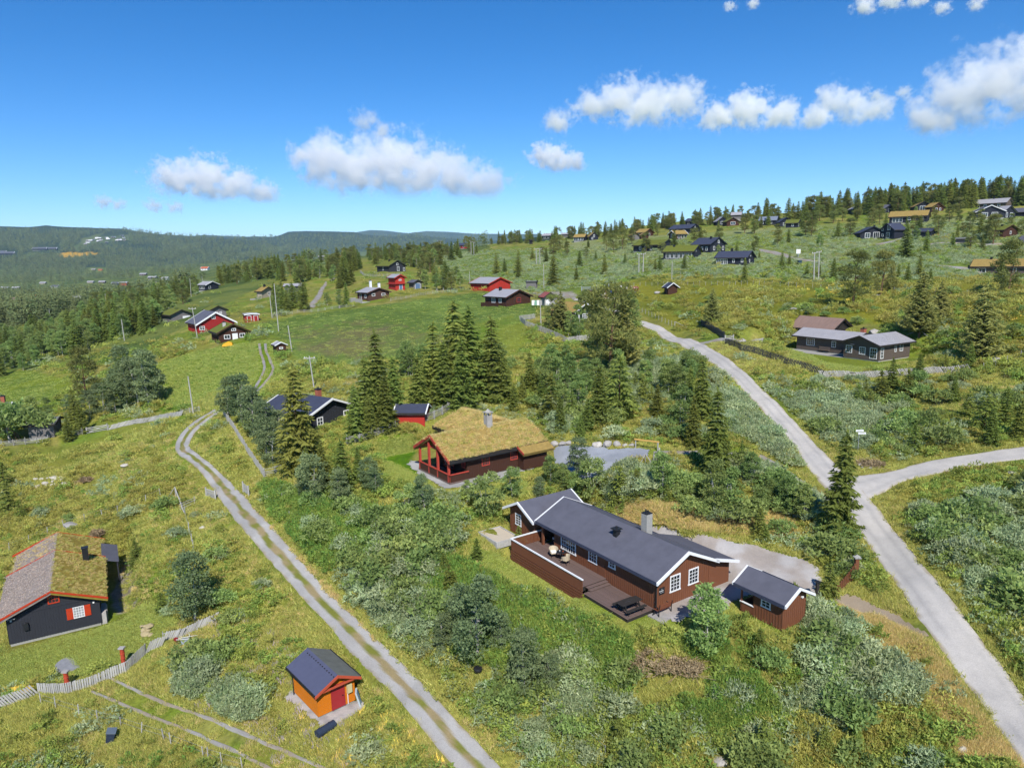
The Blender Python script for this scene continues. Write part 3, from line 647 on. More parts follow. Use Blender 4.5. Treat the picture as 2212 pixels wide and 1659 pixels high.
# ------------------------------------------------------------------ 1. dark brown cabin with felt roof and deck (nearest building)
H = House('cabin', 'dark brown cabin with black felt roof, white barge boards and long deck', 'cabin', (10.19, 47.54, 14.4), 123.5)
MAIN = H
r = Roof(0, 13.9, -5.5, 0, 2.55, 2.55, -2.72, 3.86, .5, .5)
H.walls(r, brown, [(0, 12.26, -5.5, 0), (12.262, 13.9, -5.5, -2.0)], .02, found=concrete_w)
H.roof(r, felt, white_p, felt_d)
rx = Roof(-0.0, 5.4, -8.0, -5.0, 1.95, 2.62, -5.0, 2.62, .5, .45)
def lean(b):
    b.slab([(-.5, -8.35, 1.82), (5.75, -8.35, 1.82), (5.75, -5.75, 2.62), (-.5, -5.75, 2.62)], .14)
H.part('lean_to_roof', felt, lean)
H.part('lean_to_wall', brown, lambda b: b.prism([(-7.9, 0), (-5.52, 0), (-5.52, 2.5), (-7.9, 1.85)], 'x', .003, 5.3))
H.part('lean_to_foundation', concrete_w, lambda b: b.box(.06, 5.2, -7.84, -5.5, -1.6, -.01))
H.part('barge_board', white_p, lambda b: b.add([(-.6, -8.4, 1.88), (-.6, -5.7, 2.70), (-.6, -5.7, 2.46), (-.6, -8.4, 1.64), (-.48, -8.4, 1.88), (-.48, -5.7, 2.70), (-.48, -5.7, 2.46), (-.48, -8.4, 1.64)], [(0,1,2,3),(7,6,5,4),(0,4,5,1),(1,5,6,2),(2,6,7,3),(3,7,4,0)]))
rw = Roof(-5.0, .15, 15.0, 18.9, 2.4, 2.4, 16.95, 3.36, .5, .5, swap=True)
H.walls(rw, brown, None, .02, found=concrete_w)
H.roof(rw, felt, white_p, felt_d)
H.part('link_wall', brown, lambda b: b.box(13.91, 14.99, -5.0, -2.2, .02, 2.3))
H.window((10.3, 0, 1.50), 90, 2.0, 1.28, 6, 3, tail=True); H.window((7.12, 0, 1.60), 90, 1.05, 1.08, 3, 3, tail=True); H.window((4.8, 0, 1.78), 90, .78, .66, 2, 2, tail=True)
H.door((6.0, 0, .36), 90, .9, 1.85, brown)
H.window((0, -1.86, 1.62), 180, 1.08, 1.30, 3, 4, tail=True); H.window((0, -3.82, 1.62), 180, 1.08, 1.26, 3, 4, tail=True)
H.window((17.6, .15, 1.50), 90, .95, 1.12, 2, 4, tail=True)
sg = H.part('wall_sign', black_m, lambda b: b.box(-.045, -.023, -.76, -.2, 1.12, 1.66))
H.part('lettering', white_p, lambda b: [b.box(-.050, -.046, -.62 + .085 * i, -.62 + .085 * i + .055, 1.37, 1.37 + hh) for i, hh in enumerate((.075, .06, .075, .05, .07))] + [b.box(-.050, -.046, -.64, -.30, 1.27, 1.285), b.box(-.05, -.046, -.5, -.46, 1.52, 1.56)], sg, kind='stuff')
H.chimney((4.5, -3.35, 3.55), .62, 1.75, concrete, black_m, 1.0)
v = H.part('roof_vent', black_m, lambda b: (b.box(5.8, 6.2, -1.7, -1.3, 2.9, 3.95),))
H.part('vent_cap', black_m, lambda b: (b.box(5.66, 6.34, -1.84, -1.16, 3.95, 4.03), b.tube((6.0, -1.5, 4.03), (6.0, -1.5, 4.2), .09, .07)), v)
H.part('porch_post', brown, lambda b: b.box(13.7, 13.9, .0, .2, .36, 2.42))
H.part('downpipe', black_m, lambda b: (b.tube((-.08, .12, 2.2), (-.08, .12, .2), .05, .05), b.tube((-.08, .12, .22), (-.3, .75, -.15), .05, .05)))
# deck: boards are single parts
def planks(h, x0, x1, y0, y1, z, w, m, along='x', th=.035, gap=.012, name='deck_board'):
    n = int(round(((y1 - y0) if along == 'x' else (x1 - x0)) / w)); cache = {}
    for i in range(n):
        b = MB(); b.box(0, x1 - x0 if along == 'x' else w - gap, 0, (w - gap) if along == 'x' else y1 - y0, -th, 0)
        if 'm' not in cache: cache['m'] = b.mesh(name, m)
        o = link(name, cache['m'], h.o); o.location = (x0, y0 + w * i, z) if along == 'x' else (x0 + w * i, y0, z)
deck_rnd = mat('deck_boards_single', C(128,108,102), .8, .12, 3, .003, rnd=.10, stretch=(1, 6, 1))
planks(H, 5.45, 14.7, .03, 2.86, .36, .1415, deck_rnd); planks(H, 12.3, 13.88, -1.95, .02, .359, .14, deck_rnd, 'x')
planks(H, .12, 5.0, .1, 2.75, .10, .1395, deck_rnd)
H.part('deck_frame', dark_t, lambda b: (b.box(5.5, 14.65, .05, 2.8, -.05, .322), b.box(.15, 4.95, .12, 2.7, -.9, .062)))
for k, (xx, zz) in enumerate(((5.40, .30), (5.10, .20))):
    (H.part('step', deck_m, lambda b: b.box(xx - .32, xx + .02, .15, 2.2, zz - .04, zz)), H.part('step_riser', dark_t, lambda b: b.box(xx - .02, xx + .01, .17, 2.18, zz - .2, zz - .041)))
# railing: brown boards under a white cap, skirting boards below
def rail_run(h, a, b_, z0, z1, cap, m, capm, bw=.115, pitch=.15, name='railing'):
    a, b_ = Vector(a), Vector(b_); L = (b_ - a).length; ang = math.atan2(b_.y - a.y, b_.x - a.x)
    M = Matrix.Translation((a.x, a.y, 0)) @ Matrix.Rotation(ang, 4, 'Z')
    g = MB(); g.M = M; g.box(0, L, -.07, .07, z1 - .03, z1 + cap); o = g.build(name, capm, h.o)
    q = MB(); q.box(0, bw, -.015, .015, z0, z1 - .035); me = q.mesh('rail_board', m)
    for i in range(int(L / pitch)):
        p = link('rail_board', me, o); p.matrix_local = M @ Matrix.Translation((i * pitch + .02, 0, 0))
    return o
rail_run(H, (4.85, 2.92, 0), (14.75, 2.92, 0), .30, 1.28, .05, brown, white_p)
rail_run(H, (14.75, 2.9, 0), (14.75, -.6, 0), .30, 1.28, .05, brown, white_p)
sk = MB(); sk.box(0, 9.9, -.018, .018, 0, .17); skm = sk.mesh('skirting_board', brown)
for i in range(5): o = link('skirting_board', skm, H.o); o.location = (4.85, 2.95 - .004 * i, .08 - .235 * i)
H.part('gravel_strip', stone_m, lambda b: b.box(-1.6, -.02, -8.2, .9, -.5, -.06))
# small brown annex with an open end
A = House('shed', 'small dark brown shed with black felt roof beside the gravel drive', 'shed', (19.9, 45.7, 14.25), 123)
r = Roof(0, 3.5, -.5, 2.0, 2.15, 2.15, .8, 2.85, .42, .35)
A.walls(r, brown, [(0, 2.35, -.5, 2.0)], .02, found=concrete, fh=.1)
A.roof(r, felt, white_p, felt_d, bh=.2)
A.part('low_wall', brown, lambda b: (b.box(2.36, 3.5, 1.94, 2.0, .05, .75), b.box(3.44, 3.5, -.5, 1.93, .05, .75)))
A.part('wall_cap', white_p, lambda b: b.box(2.36, 3.56, 1.9, 2.06, .75, .8))
for yy in (1.9, -.46): A.part('post', brown, lambda b: b.box(3.4, 3.52, yy, yy + .1, .05, 2.06))
A.part('porch_floor', deck_m, lambda b: b.box(2.36, 3.5, -.45, 1.9, -.4, .06))
A.window((1.35, 2.0, 1.42), 90, .8, .6, 2, 2, tail=True)
A.part('lamp', white_p, lambda b: b.box(-.14, -.02, -.1, .05, 1.9, 2.02))

# ------------------------------------------------------------------ 2. turf roofed cabin with a red porch
T = House('cabin', 'brown cabin with golden grass turf roof and open coral red porch', 'cabin', (-6.51, 70.02, 17.0), 35)
TURF = T
rt = Roof(0, 11.9, 0, 6.6, 2.45, 2.45, 3.4, 4.05, .45, .55, t=.34)
T.walls(rt, brown_dark, [(2.0, 11.7, 0, 6.6)], .02, found=concrete)
T.roof(rt, turf_t, None, dark_t)
rtw = Roof(6.0, 13.3, 6.0, 13.6, 2.5, 2.5, 9.9, 3.95, .45, .5, t=.34, swap=True); rtw = Roof(6.4, 13.3, 6.0, 13.6, 2.5, 2.5, 9.8, 3.95, .45, .5, t=.34, swap=True)
T.walls(rtw, brown_dark, None, .02, found=concrete)
T.roof(rtw, turf_t, None, dark_t)
T.part('side_roof', turf_t, lambda b: b.slab([(8.1, -1.75, 1.98), (12.3, -1.75, 1.98), (12.3, -.2, 2.72), (8.1, -.2, 2.72)], .34))
T.part('side_wall', brown_dark, lambda b: b.prism([(-1.15, 0), (-.01, 0), (-.01, 2.35), (-1.15, 1.8)], 'x', 8.5, 11.7))
T.part('side_barge_board', red_post, lambda b: b.bar((8.04, -1.8, 1.95), (8.04, -.5, 2.58), .06, .22))
for sgn, (ya, za, yb, zb) in enumerate(((-.6, 2.32, 3.4, 4.35), (7.2, 2.32, 3.4, 4.35))):
    T.part('barge_board', red_post, lambda b: b.add([(-.55, ya, za + .2), (-.55, yb, zb + .2), (-.55, yb, zb - .12), (-.55, ya, za - .12), (-.47, ya, za + .2), (-.47, yb, zb + .2), (-.47, yb, zb - .12), (-.47, ya, za - .12)], [(0,1,2,3),(7,6,5,4),(0,4,5,1),(1,5,6,2),(2,6,7,3),(3,7,4,0)]))
for (px_, py_) in ((-.2, 6.3), (-.2, 4.2), (-.2, 2.3), (-.2, .05)):
    T.part('porch_post', red_post, lambda b: b.box(px_ - .11, px_ + .11, py_ - .11, py_ + .11, .1, rt.h(min(max(py_, 0), 6.6)) + .02))
T.part('tie_beam', red_post, lambda b: (b.box(-.1, .08, 1.0, 5.8, 2.95, 3.12), b.box(-.1, .08, 3.3, 3.5, 3.12, 3.95)))
T.part('porch_floor', deck_m, lambda b: b.box(-.3, 1.98, -.3, 6.6, -1.0, .12))
rail_run(T, (-.28, 6.5, 0), (-.28, -.25, 0), .1, .92, .07, brown_dark, red_post, .13, .145); rail_run(T, (-.26, -.28, 0), (2.0, -.28, 0), .1, .92, .07, brown_dark, red_post, .13, .145)
T.window((4.3, 0, 1.55), -90, 1.0, 1.0, 4, 3, fr=red_post); T.window((8.0, 0, 1.5), -90, .95, 1.0, 4, 3, fr=red_post); T.window((2.0, .7, 1.5), 180, .7, .9, 2, 3, fr=red_post)
T.window((2.0, 3.8, 1.3), 180, 2.2, 1.9, 3, 1, fr=red_post, label='large porch window with red frame')
ch = T.chimney((6.9, 3.3, 4.1), .7, 1.45, stone_m)
T.part('chimney_cap', concrete, lambda b: (b.box(6.45, 7.35, 2.85, 3.75, 5.9, 6.0), b.lathe([(.45, 0), (.0, .35)], 4, c=(6.9, 3.3, 6.0)), [b.box(6.9 + i - .06, 6.9 + i + .06, 3.3 + j - .06, 3.3 + j + .06, 5.55, 5.9) for i in (-.28, .28) for j in (-.28, .28)]), ch)
T.part('gutter', black_m, lambda b: b.bar((-.4, -.63, 2.2), (8.1, -.63, 2.2), .1, .1))


# ------------------------------------------------------------------ 3. black cabin at the lower left
B = House('cabin', 'black timber cabin with mossy turf roof and scarlet shutters beside the picket fence', 'cabin', (-40.03, 62.91, 6.0), 120.5)
LEFT = B
r1 = Roof(0, 10.4, 0, 7.3, 2.62, 2.62, 3.65, 4.15, .6, .75, t=.30, og1=.1)
r2 = Roof(10.51, 16.6, 0, 7.0, 2.4, 2.4, 3.65, 3.9, .0, .7, t=.30, og1=.5)
B.walls(r1, black_w, None, .02, found=concrete); B.walls(r2, black_w, None, .02, found=concrete)
B.roof(r1, turf_b, None, None, m2=turf_p); B.roof(r2, turf_b, None, None, m2=turf_p, name='rear_roof')
for (ya, za) in ((-.8, 2.3), (8.1, 2.3)):
    for rr, xx, lo in ((r1, -.66, 0), (r1, 10.46, .0), (r2, 17.06, -.25)):
        zz = 4.52 + lo
        B.part('barge_board', scarlet, lambda b: b.add([(xx, ya, za + .42 + lo), (xx, 3.65, zz), (xx, 3.65, zz - .16), (xx, ya, za + .22 + lo), (xx + .06, ya, za + .42 + lo), (xx + .06, 3.65, zz), (xx + .06, 3.65, zz - .16), (xx + .06, ya, za + .22 + lo)], [(0,1,2,3),(7,6,5,4),(0,4,5,1),(1,5,6,2),(2,6,7,3),(3,7,4,0)]))
B.window((0, 3.55, 3.42), 180, .95, .78, 3, 2, fr=scarlet)
w = B.window((0, 1.72, 1.62), 180, .92, 1.1, 4, 4, fr=white_p, pane=glass_c, cas=.05)
for yy in (1.0, 2.44): B.part('shutter', scarlet, lambda b: (b.box(-.06, -.02, yy - .26, yy + .26, 1.07, 2.17), b.box(-.075, -.055, yy - .22, yy + .22, 1.25, 1.33), b.box(-.075, -.055, yy - .22, yy + .22, 1.92, 2.0)))
B.part('meter_box', black_m, lambda b: (b.box(-.22, -.01, 5.7, 6.08, 1.1, 1.75), b.lathe([(.16, 0), (.0, .14)], 8, c=(-.12, 5.9, 1.75))))
for yy in (.45, 6.95): B.part('wall_lamp', white_p, lambda b: b.box(-.14, -.01, yy - .07, yy + .07, 2.2, 2.32))
B.part('wall_shelf', silver_w, lambda b: b.box(-.3, -.01, 6.6, 7.2, 2.45, 2.5))
B.part('gable_board', black_w, lambda b: b.box(-.045, -.023, .3, 7.0, 2.66, 2.74))
B.chimney((8.9, .95, 3.1), .55, 1.55, black_m, black_m, 1.2, False)
B.part('lean_to_roof', felt, lambda b: b.slab([(9.6, -.45, 2.75), (14.8, -.45, 2.75), (14.8, -2.0, 2.2), (9.6, -2.0, 2.2)], .1))
for xx in (9.8, 14.6): B.part('lean_to_post', black_w, lambda b: b.box(xx - .07, xx + .07, -1.9, -1.76, -.8, 2.2))
B.part('corner_stone_wall', stone_m, lambda b: [b.box(.1 + i * .7, .75 + i * .7, -.45 - .1 * (i % 2), -.03, -1, .9 - .12 * i) for i in range(5)])
# ------------------------------------------------------------------ 4. orange pump house
S = House('shed', 'bright orange shed with crimson door beside the farm track', 'shed', (-14.68, 46.53, 7.0), 131)
SHED = S
rs = Roof(0, 4.05, -3.0, 0, 2.16, 2.16, -1.5, 2.90, .48, .34, t=.1)
S.walls(rs, orange_w, None, .02, batten=0, found=concrete)
S.part('cladding', orange_w, lambda b: [b.box(-.02, 4.07, -3.02, .02, .06 + .14 * i, .06 + .14 * i + .115) for i in range(15)], kind='stuff')
S.roof(rs, felt_g, None, black_m, m2=felt_o)
S.part('roof_ribs', felt_o, lambda b: [b.box(-.4 + .22 * i, -.34 + .22 * i, -1.36, -1.28, 2.66, 2.73) for i in range(22)] and None, kind='stuff') if False else None
S.part('ridge_studs', black_m, lambda b: [b.box(-.4 + .36 * i, -.32 + .36 * i, -1.28, -1.2, 2.86, 2.93) for i in range(13)], kind='stuff')
for ya, s_ in ((-3.38, 1), (.38, -1)):
    S.part('barge_board', salmon, lambda b: b.add([(-.54, ya, 2.06), (-.54, -1.5, 2.98), (-.54, -1.5, 2.76), (-.54, ya, 1.84), (-.48, ya, 2.06), (-.48, -1.5, 2.98), (-.48, -1.5, 2.76), (-.48, ya, 1.84)], [(0,1,2,3),(7,6,5,4),(0,4,5,1),(1,5,6,2),(2,6,7,3),(3,7,4,0)]))
S.part('cross_beam', salmon, lambda b: b.box(-.46, -.36, -3.1, .1, 2.02, 2.14))
S.door((-.024, -1.62, .06), 180, .9, 1.82, crimson, crimson)
mbx = S.part('meter_box', mat('cream_box', C(232,222,170), .6, .06, 4), lambda b: b.box(-.22, -.02, -2.72, -2.34, .95, 1.62))
S.part('cable_pipe', white_p, lambda b: b.tube((-.06, -2.4, .0), (-.06, -2.4, .95), .03, .03), mbx)
S.part('downpipe', black_m, lambda b: b.tube((4.0, .1, 1.8), (4.0, .1, -.4), .04, .04))


# ------------------------------------------------------------------ 5. grey roofed cabin on the right with its shed
K = House('cabin', 'grey brown L shaped cabin with pale sheet roof behind the dark slat fence', 'cabin', (59.08, 112.1, 22.15), 30)
rk = Roof(0, 8.4, 0, 6.2, 2.62, 2.62, 3.1, 3.75, .75, .55, t=.14)
K.walls(rk, brown_grey, None, .02, found=concrete_w); K.roof(rk, metal_g, dark_t, dark_t, rib=.4, bw=.1)
rk2 = Roof(6.21, 17.9, 3.0, 8.0, 2.5, 2.5, 5.5, 3.55, .2, .6, t=.14, og1=.7, swap=True)
K.walls(rk2, brown_grey, [(6.21, 17.9, 3.0, 8.0)], .02, found=concrete_w); K.roof(rk2, metal_g, dark_t, dark_t, rib=.4, bw=.1)
K.window((0, 5.3, 1.45), 180, 1.15, 1.25, 3, 3); K.window((0, 2.9, 1.4), 180, 1.1, 1.25, 3, 3); K.window((0, .95, 1.15), 180, 1.25, 1.8, 3, 3); K.window((.8, 0, 1.2), -90, .8, 1.75, 2, 3)
K.window((4.4, 0, 1.75), -90, .5, 1.2, 1, 3); K.window((6.0, 0, 1.75), -90, .9, 1.2, 2, 3)
K.window((3.0, 15.0, 1.5), 180, 1.7, 1.3, 4, 3); K.window((3.0, 10.3, 1.5), 180, .85, 1.1, 2, 3); K.window((3.0, 7.2, 1.5), 180, .5, .8, 1, 2)
K.chimney((6.0, 6.9, 3.3), .7, 1.0, brick_m, black_m, 1.1)
K.part('satellite_dish', mat('dish_grey', C(130,136,146), .5, .1, 4), lambda b: (b.lathe([(.0, 0), (.25, .05), (.38, .14)], 12, c=(-.35, 4.45, 2.2)), b.tube((0, 4.45, 2.2), (-.35, 4.45, 2.25), .03, .03)))
K.part('terrace', concrete, lambda b: (b.box(-.2, 2.98, 6.25, 18.6, -.9, -.12), b.box(-.8, 8.6, -.8, -.05, -1, -.2)))
K.part('wall_bench', brown_grey, lambda b: (b.box(2.35, 2.9, 10.9, 13.1, .3, .4), b.box(2.82, 2.9, 10.9, 13.1, .4, .95)))
def chair_part(h, x, y, z, m, cat='chair'):
    pass
pK = Matrix.Translation((59.08, 112.1, 22.15)) @ Matrix.Rotation(R(30), 4, 'Z')
q = pK @ Vector((9.2, 15.2, 0))
K2 = House('open_shed', 'dark open fronted shed with reddish corrugated roof behind the grey roofed cabin', 'shed', (q.x, q.y, max(23.2, float(ground_z(q.x, q.y)) + .4)), 120)
rk = Roof(0, 8.6, -5.4, 0, 2.3, 2.3, -2.7, 4.0, .6, .6, t=.1)
K2.walls(rk, dark_t, [(0, 8.6, -5.4, -1.9), (0, 3.2, -1.9, 0)], .0, found=concrete); K2.roof(rk, metal_r, dark_t, dark_t, rib=.25, bw=.1)
for xx in (5.5, 8.4): K2.part('post', dark_t, lambda b: b.box(xx - .08, xx + .08, -.14, .02, 0, 2.2))

# ------------------------------------------------------------------ further buildings, placed by their nearest ground corner
def cabin(c, f, g, W, h, zr, wall, roof, trim, label, a=None, L=None, name='cabin', cat='cabin', group=None, wf=(), wg=(), found=concrete, t=.16, og=.5, oe=.5, batten=0, dz=0.0, edge=None, chim=(), doors=(), rib=0, deck=None, fr=None, pane=None, bw=.14, bh=.26, dist=None):
    """c: pixel of the corner between long wall and gable; f, g: where the far ends of long wall and gable are seen"""
    if dist:
        az_, t_ = ray(np.array([c[0]]), np.array([c[1]])); p = Vector((dist * math.sin(az_[0]), dist * math.cos(az_[0]), CAMZ + dist * t_[0]))
    else: p = G(*c)
    if not (p.x == p.x): raise RuntimeError('no ground at %s %s' % (c, label))
    D = math.hypot(p.x, p.y); los = math.degrees(math.atan2(p.y, p.x))
    s = F / (D * math.cos(math.atan2(p.x, p.y)))
    s *= math.cos(math.atan2(p.x, p.y)) ** -1 * math.cos(math.atan2(p.x, p.y))
    left = f < c[0] or (f == c[0] and g > c[0])
    if a is None:
        ag, af = abs(g - c[0]) / s, abs(f - c[0]) / s
        a = math.degrees(math.acos(min(1, ag / W))) if ag < W else 6
        a = max(6, min(a, 86)); L = af / math.sin(R(a))
    ang = los + a if left else los - a
    Hh = House(name, label, cat, (p.x, p.y, p.z + dz), ang, group)
    y0, y1 = (-W, 0) if left else (0, W); sg = -1 if left else 1
    r = Roof(0, L, y0, y1, h, h, (y0 + y1) / 2, zr, og, oe, t)
    Hh.walls(r, wall, None, .02, batten=batten, found=found); Hh.roof(r, roof, trim, edge or dark_t, rib=rib, bw=bw, bh=bh)
    Hh.r, Hh.L, Hh.W, Hh.sg, Hh.left = r, L, W, sg, left
    fn = 90 if left else -90
    for (x, z, w, hh, *q) in wf: Hh.window((x * L if x <= 1 else x, 0, z), fn, w, hh, *(q or (1, 1)), fr=fr, cas=.12, mun=.07, pane=pane)
    for (y, z, w, hh, *q) in wg: Hh.window((0, sg * y * W, z), 180, w, hh, *(q or (1, 1)), fr=fr, cas=.12, mun=.07, pane=pane)
    for (face, x, w, hh, m) in doors:
        if face == 'f': Hh.door((x * L, 0, .05), fn, w, hh, m, white_p, False)
        else: Hh.door((0, sg * x * W, .05), 180, w, hh, m, white_p, False)
    for (x, y, hh, m) in chim: Hh.chimney((x * L, sg * y * W, r.h(sg * y * W)), .6, hh, m, black_m if m is not black_m else None)
    if deck: Hh.part('deck', deck[0], lambda b: b.box(-.2, L + .3, *( (.05, deck[1]) if left else (-deck[1], -.05)), -1.5, .0))
    return Hh
MG = 'cabins around the meadow'
q = cabin((1094,663), 1047, 1147, 7.6, 2.35, 3.9, brown_dark, metal_g, brown_dark, 'dark brown cabin with grey roof and small red framed window above the meadow', batten=.3, group=MG, wf=((.28, 1.4, 1.2, 1.0, 2, 2), (.6, 1.4, 1.6, 1.2, 3, 2)), chim=((.72, .4, 1.0, black_m),), found=concrete_w)
q.window((0, -3.9, 1.5), 180, 1.3, 1.2, 2, 2, fr=red_post)
q.part('balcony', brown_dark, lambda b: (b.box(1.5, 9, 1.3, 1.4, -.3, .75), b.box(1.5, 9.1, .05, 1.38, -.4, -.1), b.box(9, 9.1, .05, 1.35, -.1, .75)))
cabin((1057,630), 1016, 1103, 9, 2.6, 4.3, red_w, metal_g, red_w, 'long bright red barn with pale sheet roof', group=MG, name='barn', cat='barn', batten=.35)
q = cabin((796,651), 773, 841, 7, 2.5, 3.7, brown_red, metal_g, brown_red, 'reddish brown house with two tall white chimneys', group=MG, batten=.3, wf=((.25, 1.4, 1.1, 1.1, 2, 2), (.7, 1.3, 1.0, 1.9)), wg=((.25, 1.8, 1.1, .8), (.72, 1.8, 1.3, .7)), chim=((.35, .72, 2.0, white_p), (.8, .55, 2.2, white_p)), found=concrete_w, name='house', cat='house')
q.part('terrace', silver_w, lambda b: (b.box(-1, 8, .05, 2.6, -1.2, -.1), b.box(-1, 8, 2.5, 2.6, -.1, .8), b.box(7.9, 8, .05, 2.5, -.1, .8)))
q = cabin((855,628), 840, 875, 3.4, 4.2, 5.1, red_w, metal_g, red_w, 'narrow two storey bright red log house', group=MG, name='storehouse', cat='house', batten=0, wg=((.5, 3.4, .9, .5, 2, 1),), doors=(('g', .55, 1.0, 1.9, blue_d),))
q.part('jetty_floor', red_d, lambda b: (b.box(-.5, q.L + .3, -3.6, .5, 2.05, 2.25),))
cabin((894,625), 884, 911, 3.0, 2.2, 2.9, grey_log, felt, dark_t, 'small weathered shed with a pale blue door beside the red storehouse', group=MG, name='shed', cat='shed', doors=(('g', .5, 1.8, 1.8, blue_d),))
q = cabin((841,588), 815, 876, 8.2, 2.5, 4.7, black_w, turf_g, black_w, 'black cabin with bright green turf roof inside a curved fence', group=MG, t=.3, wg=((.5, 3.3, .9, 1.0), (.55, 1.3, 1.2, 1.9, 2, 1), (.9, 1.0, .9, 1.4)), wf=((.5, 1.4, 1.0, 1.4),), chim=((.5, .4, 1.0, black_m),))
q = cabin((428,722), 424, 508, 9.0, 2.5, 5.1, red_d, felt, white_p, 'red cabin with broad white barge boards at the edge of the valley', a=14, L=9, group=MG, wg=((.44, 4.0, 1.0, 1.0, 2, 2), (.12, 1.4, 1.3, 1.0, 2, 2), (.8, 1.5, 1.1, 1.2, 2, 2)), batten=.3, bh=.4, chim=((.4, .75, 1.4, concrete_w),))
q = cabin((474,743), 470, 530, 6.2, 2.3, 3.9, brown_dark, turf_g, brown_dark, 'small brown turf roofed cabin with white door and windows', a=12, L=7, group=MG, t=.3, wg=((.28, 1.4, 1.3, .95, 2, 1), (.8, 1.5, 1.2, .95, 2, 1), (.52, 2.9, 1.0, .6, 2, 1)), doors=(('g', .55, .95, 1.9, white_p),), batten=.3, chim=((.35, .3, 1.2, concrete_w),), found=concrete_w)
cabin((371,696), 366, 420, 6.0, 1.9, 3.2, grey_log, turf_g, dark_t, 'weathered log shed with green turf roof and white double door', a=20, L=8, group=MG, name='log_shed', cat='shed', t=.3, doors=(('g', .72, 1.9, 1.4, white_p),))
cabin((456,689), 453, 487, 4.2, 2.2, 3.2, grey_log, turf_g, dark_t, 'grey log hut with turf roof behind the red cabin', a=16, L=5, group=MG, name='log_shed', cat='shed', t=.3, wg=((.65, 1.5, .6, .6),), doors=(('g', .35, .8, 1.6, silver_w),))
cabin((530,697), 528, 559, 3.5, 2.0, 2.15, red_d, metal_g, white_p, 'tiny flat roofed red shed with two white edged doors', a=8, L=3, group=MG, name='shed', cat='shed', doors=(('g', .3, .9, 1.6, red_d), ('g', .78, .9, 1.6, red_d)), oe=.2, og=.2)
cabin((597,763), 594, 618, 2.0, 1.5, 2.0, brown_dark, metal_g, white_p, 'tiny dark hut with pale roof beside the wheel tracks', a=15, L=2.2, group=MG, name='hut', cat='hut', wg=((.5, .95, .75, .4),), oe=.25, og=.25, bh=.16)
cabin((445,628), 431, 471, 7.2, 2.5, 3.9, navy_w, metal_g, white_p, 'blue black house with white roof alone on the grassy spur', group=MG, name='house', cat='house', wf=((.35, 1.4, 1.2, 1.6), (.7, 1.4, 1.2, 1.6)), wg=((.3, 1.4, 1.2, 1.2),), found=concrete_w)
cabin((566,645), 556, 592, 6.0, 2.4, 3.7, beige_w, turf_t, dark_t, 'beige house with tan turf roof and wooden terrace', group=MG, name='house', cat='house', t=.25, wg=((.6, 1.5, 1.2, 1.1, 2, 1),), chim=((.6, .5, 1.1, black_m),), deck=(silver_w, 3))
cabin((650,629), 624, 653, 4.5, 1.9, 2.7, grey_log, metal_g, dark_t, 'low grey building with pale roof half hidden by birches', group=MG, name='shed', cat='shed', L=6, a=80)
cabin((738,563), 738, 755, 5, 1.8, 3.0, orange_d, roof_or, orange_d, 'small bright orange roofed hut in front of the forest', L=6.5, a=84, group=MG, name='hut', cat='hut') if False else cabin((755,563), 737, 756.5, 5, 1.8, 3.0, orange_d, roof_or, orange_d, 'small bright orange roofed hut in front of the forest', group=MG, name='hut', cat='hut')
cabin((712,561), 690, 714, 5, 2.2, 3.2, grey_log, metal_g, dark_t, 'low grey roofed house left of the orange hut', group=MG, name='house', cat='house')
cabin((118,944), 84, 122, 4.4, 2.3, 2.9, grey_log, felt_g, dark_t, 'weathered plank shed with dark roof behind the left rail fence', a=74, L=3.6, name='shed', cat='shed', batten=.2, group=MG)
q = cabin((10,925), -60, 20, 7, 2.4, 3.9, brown_dark, felt, white_p, 'dark roofed cabin cut off by the left picture edge', a=70, L=7, group=MG, chim=((.12, .5, 1.3, brick_m),))
cabin((1158,625), 1136, 1159.5, 2.4, 2.3, 2.6, grey_log, felt_g, dark_t, 'grey blue utility shed beside the farmyard', a=80, L=3.2, group=MG, name='shed', cat='shed', batten=.3, oe=.15, og=.15)
cabin((1177,661), 1173, 1194, 2.6, 2.2, 3.1, silver_w, mat('red_roof_sheet', C(176,100,90), .6, .1, 2), dark_t, 'small outhouse with faded red roof by the farmyard', a=20, L=3, group=MG, name='shed', cat='shed', doors=(('g', .3, .8, 1.7, white_p),))
q = cabin((1243,699), 1188, 1284, 5.2, 2.3, 3.9, green_w, turf_t, white_p, 'dark green turf roofed house half hidden by pines', group=MG, name='house', cat='house', t=.3, wg=((.5, 1.4, 1.3, 1.1, 3, 2),), wf=((.25, 1.4, 1.3, 1.0, 3, 2), (.7, 1.4, 1.3, 1.0, 3, 2)))
for yy in (-.4, -4.9): q.part('porch_post', white_p, lambda b: b.box(-.75, -.6, yy - .08, yy + .08, -.5, 2.3))
cabin((1443,637), 1439, 1467, 2.5, 2.0, 2.9, brown_dark, felt_d, white_p, 'small brown shed with white roof edges alone in the pasture', a=22, L=2.6, group=MG, name='shed', cat='shed', found=concrete_w, bh=.2)
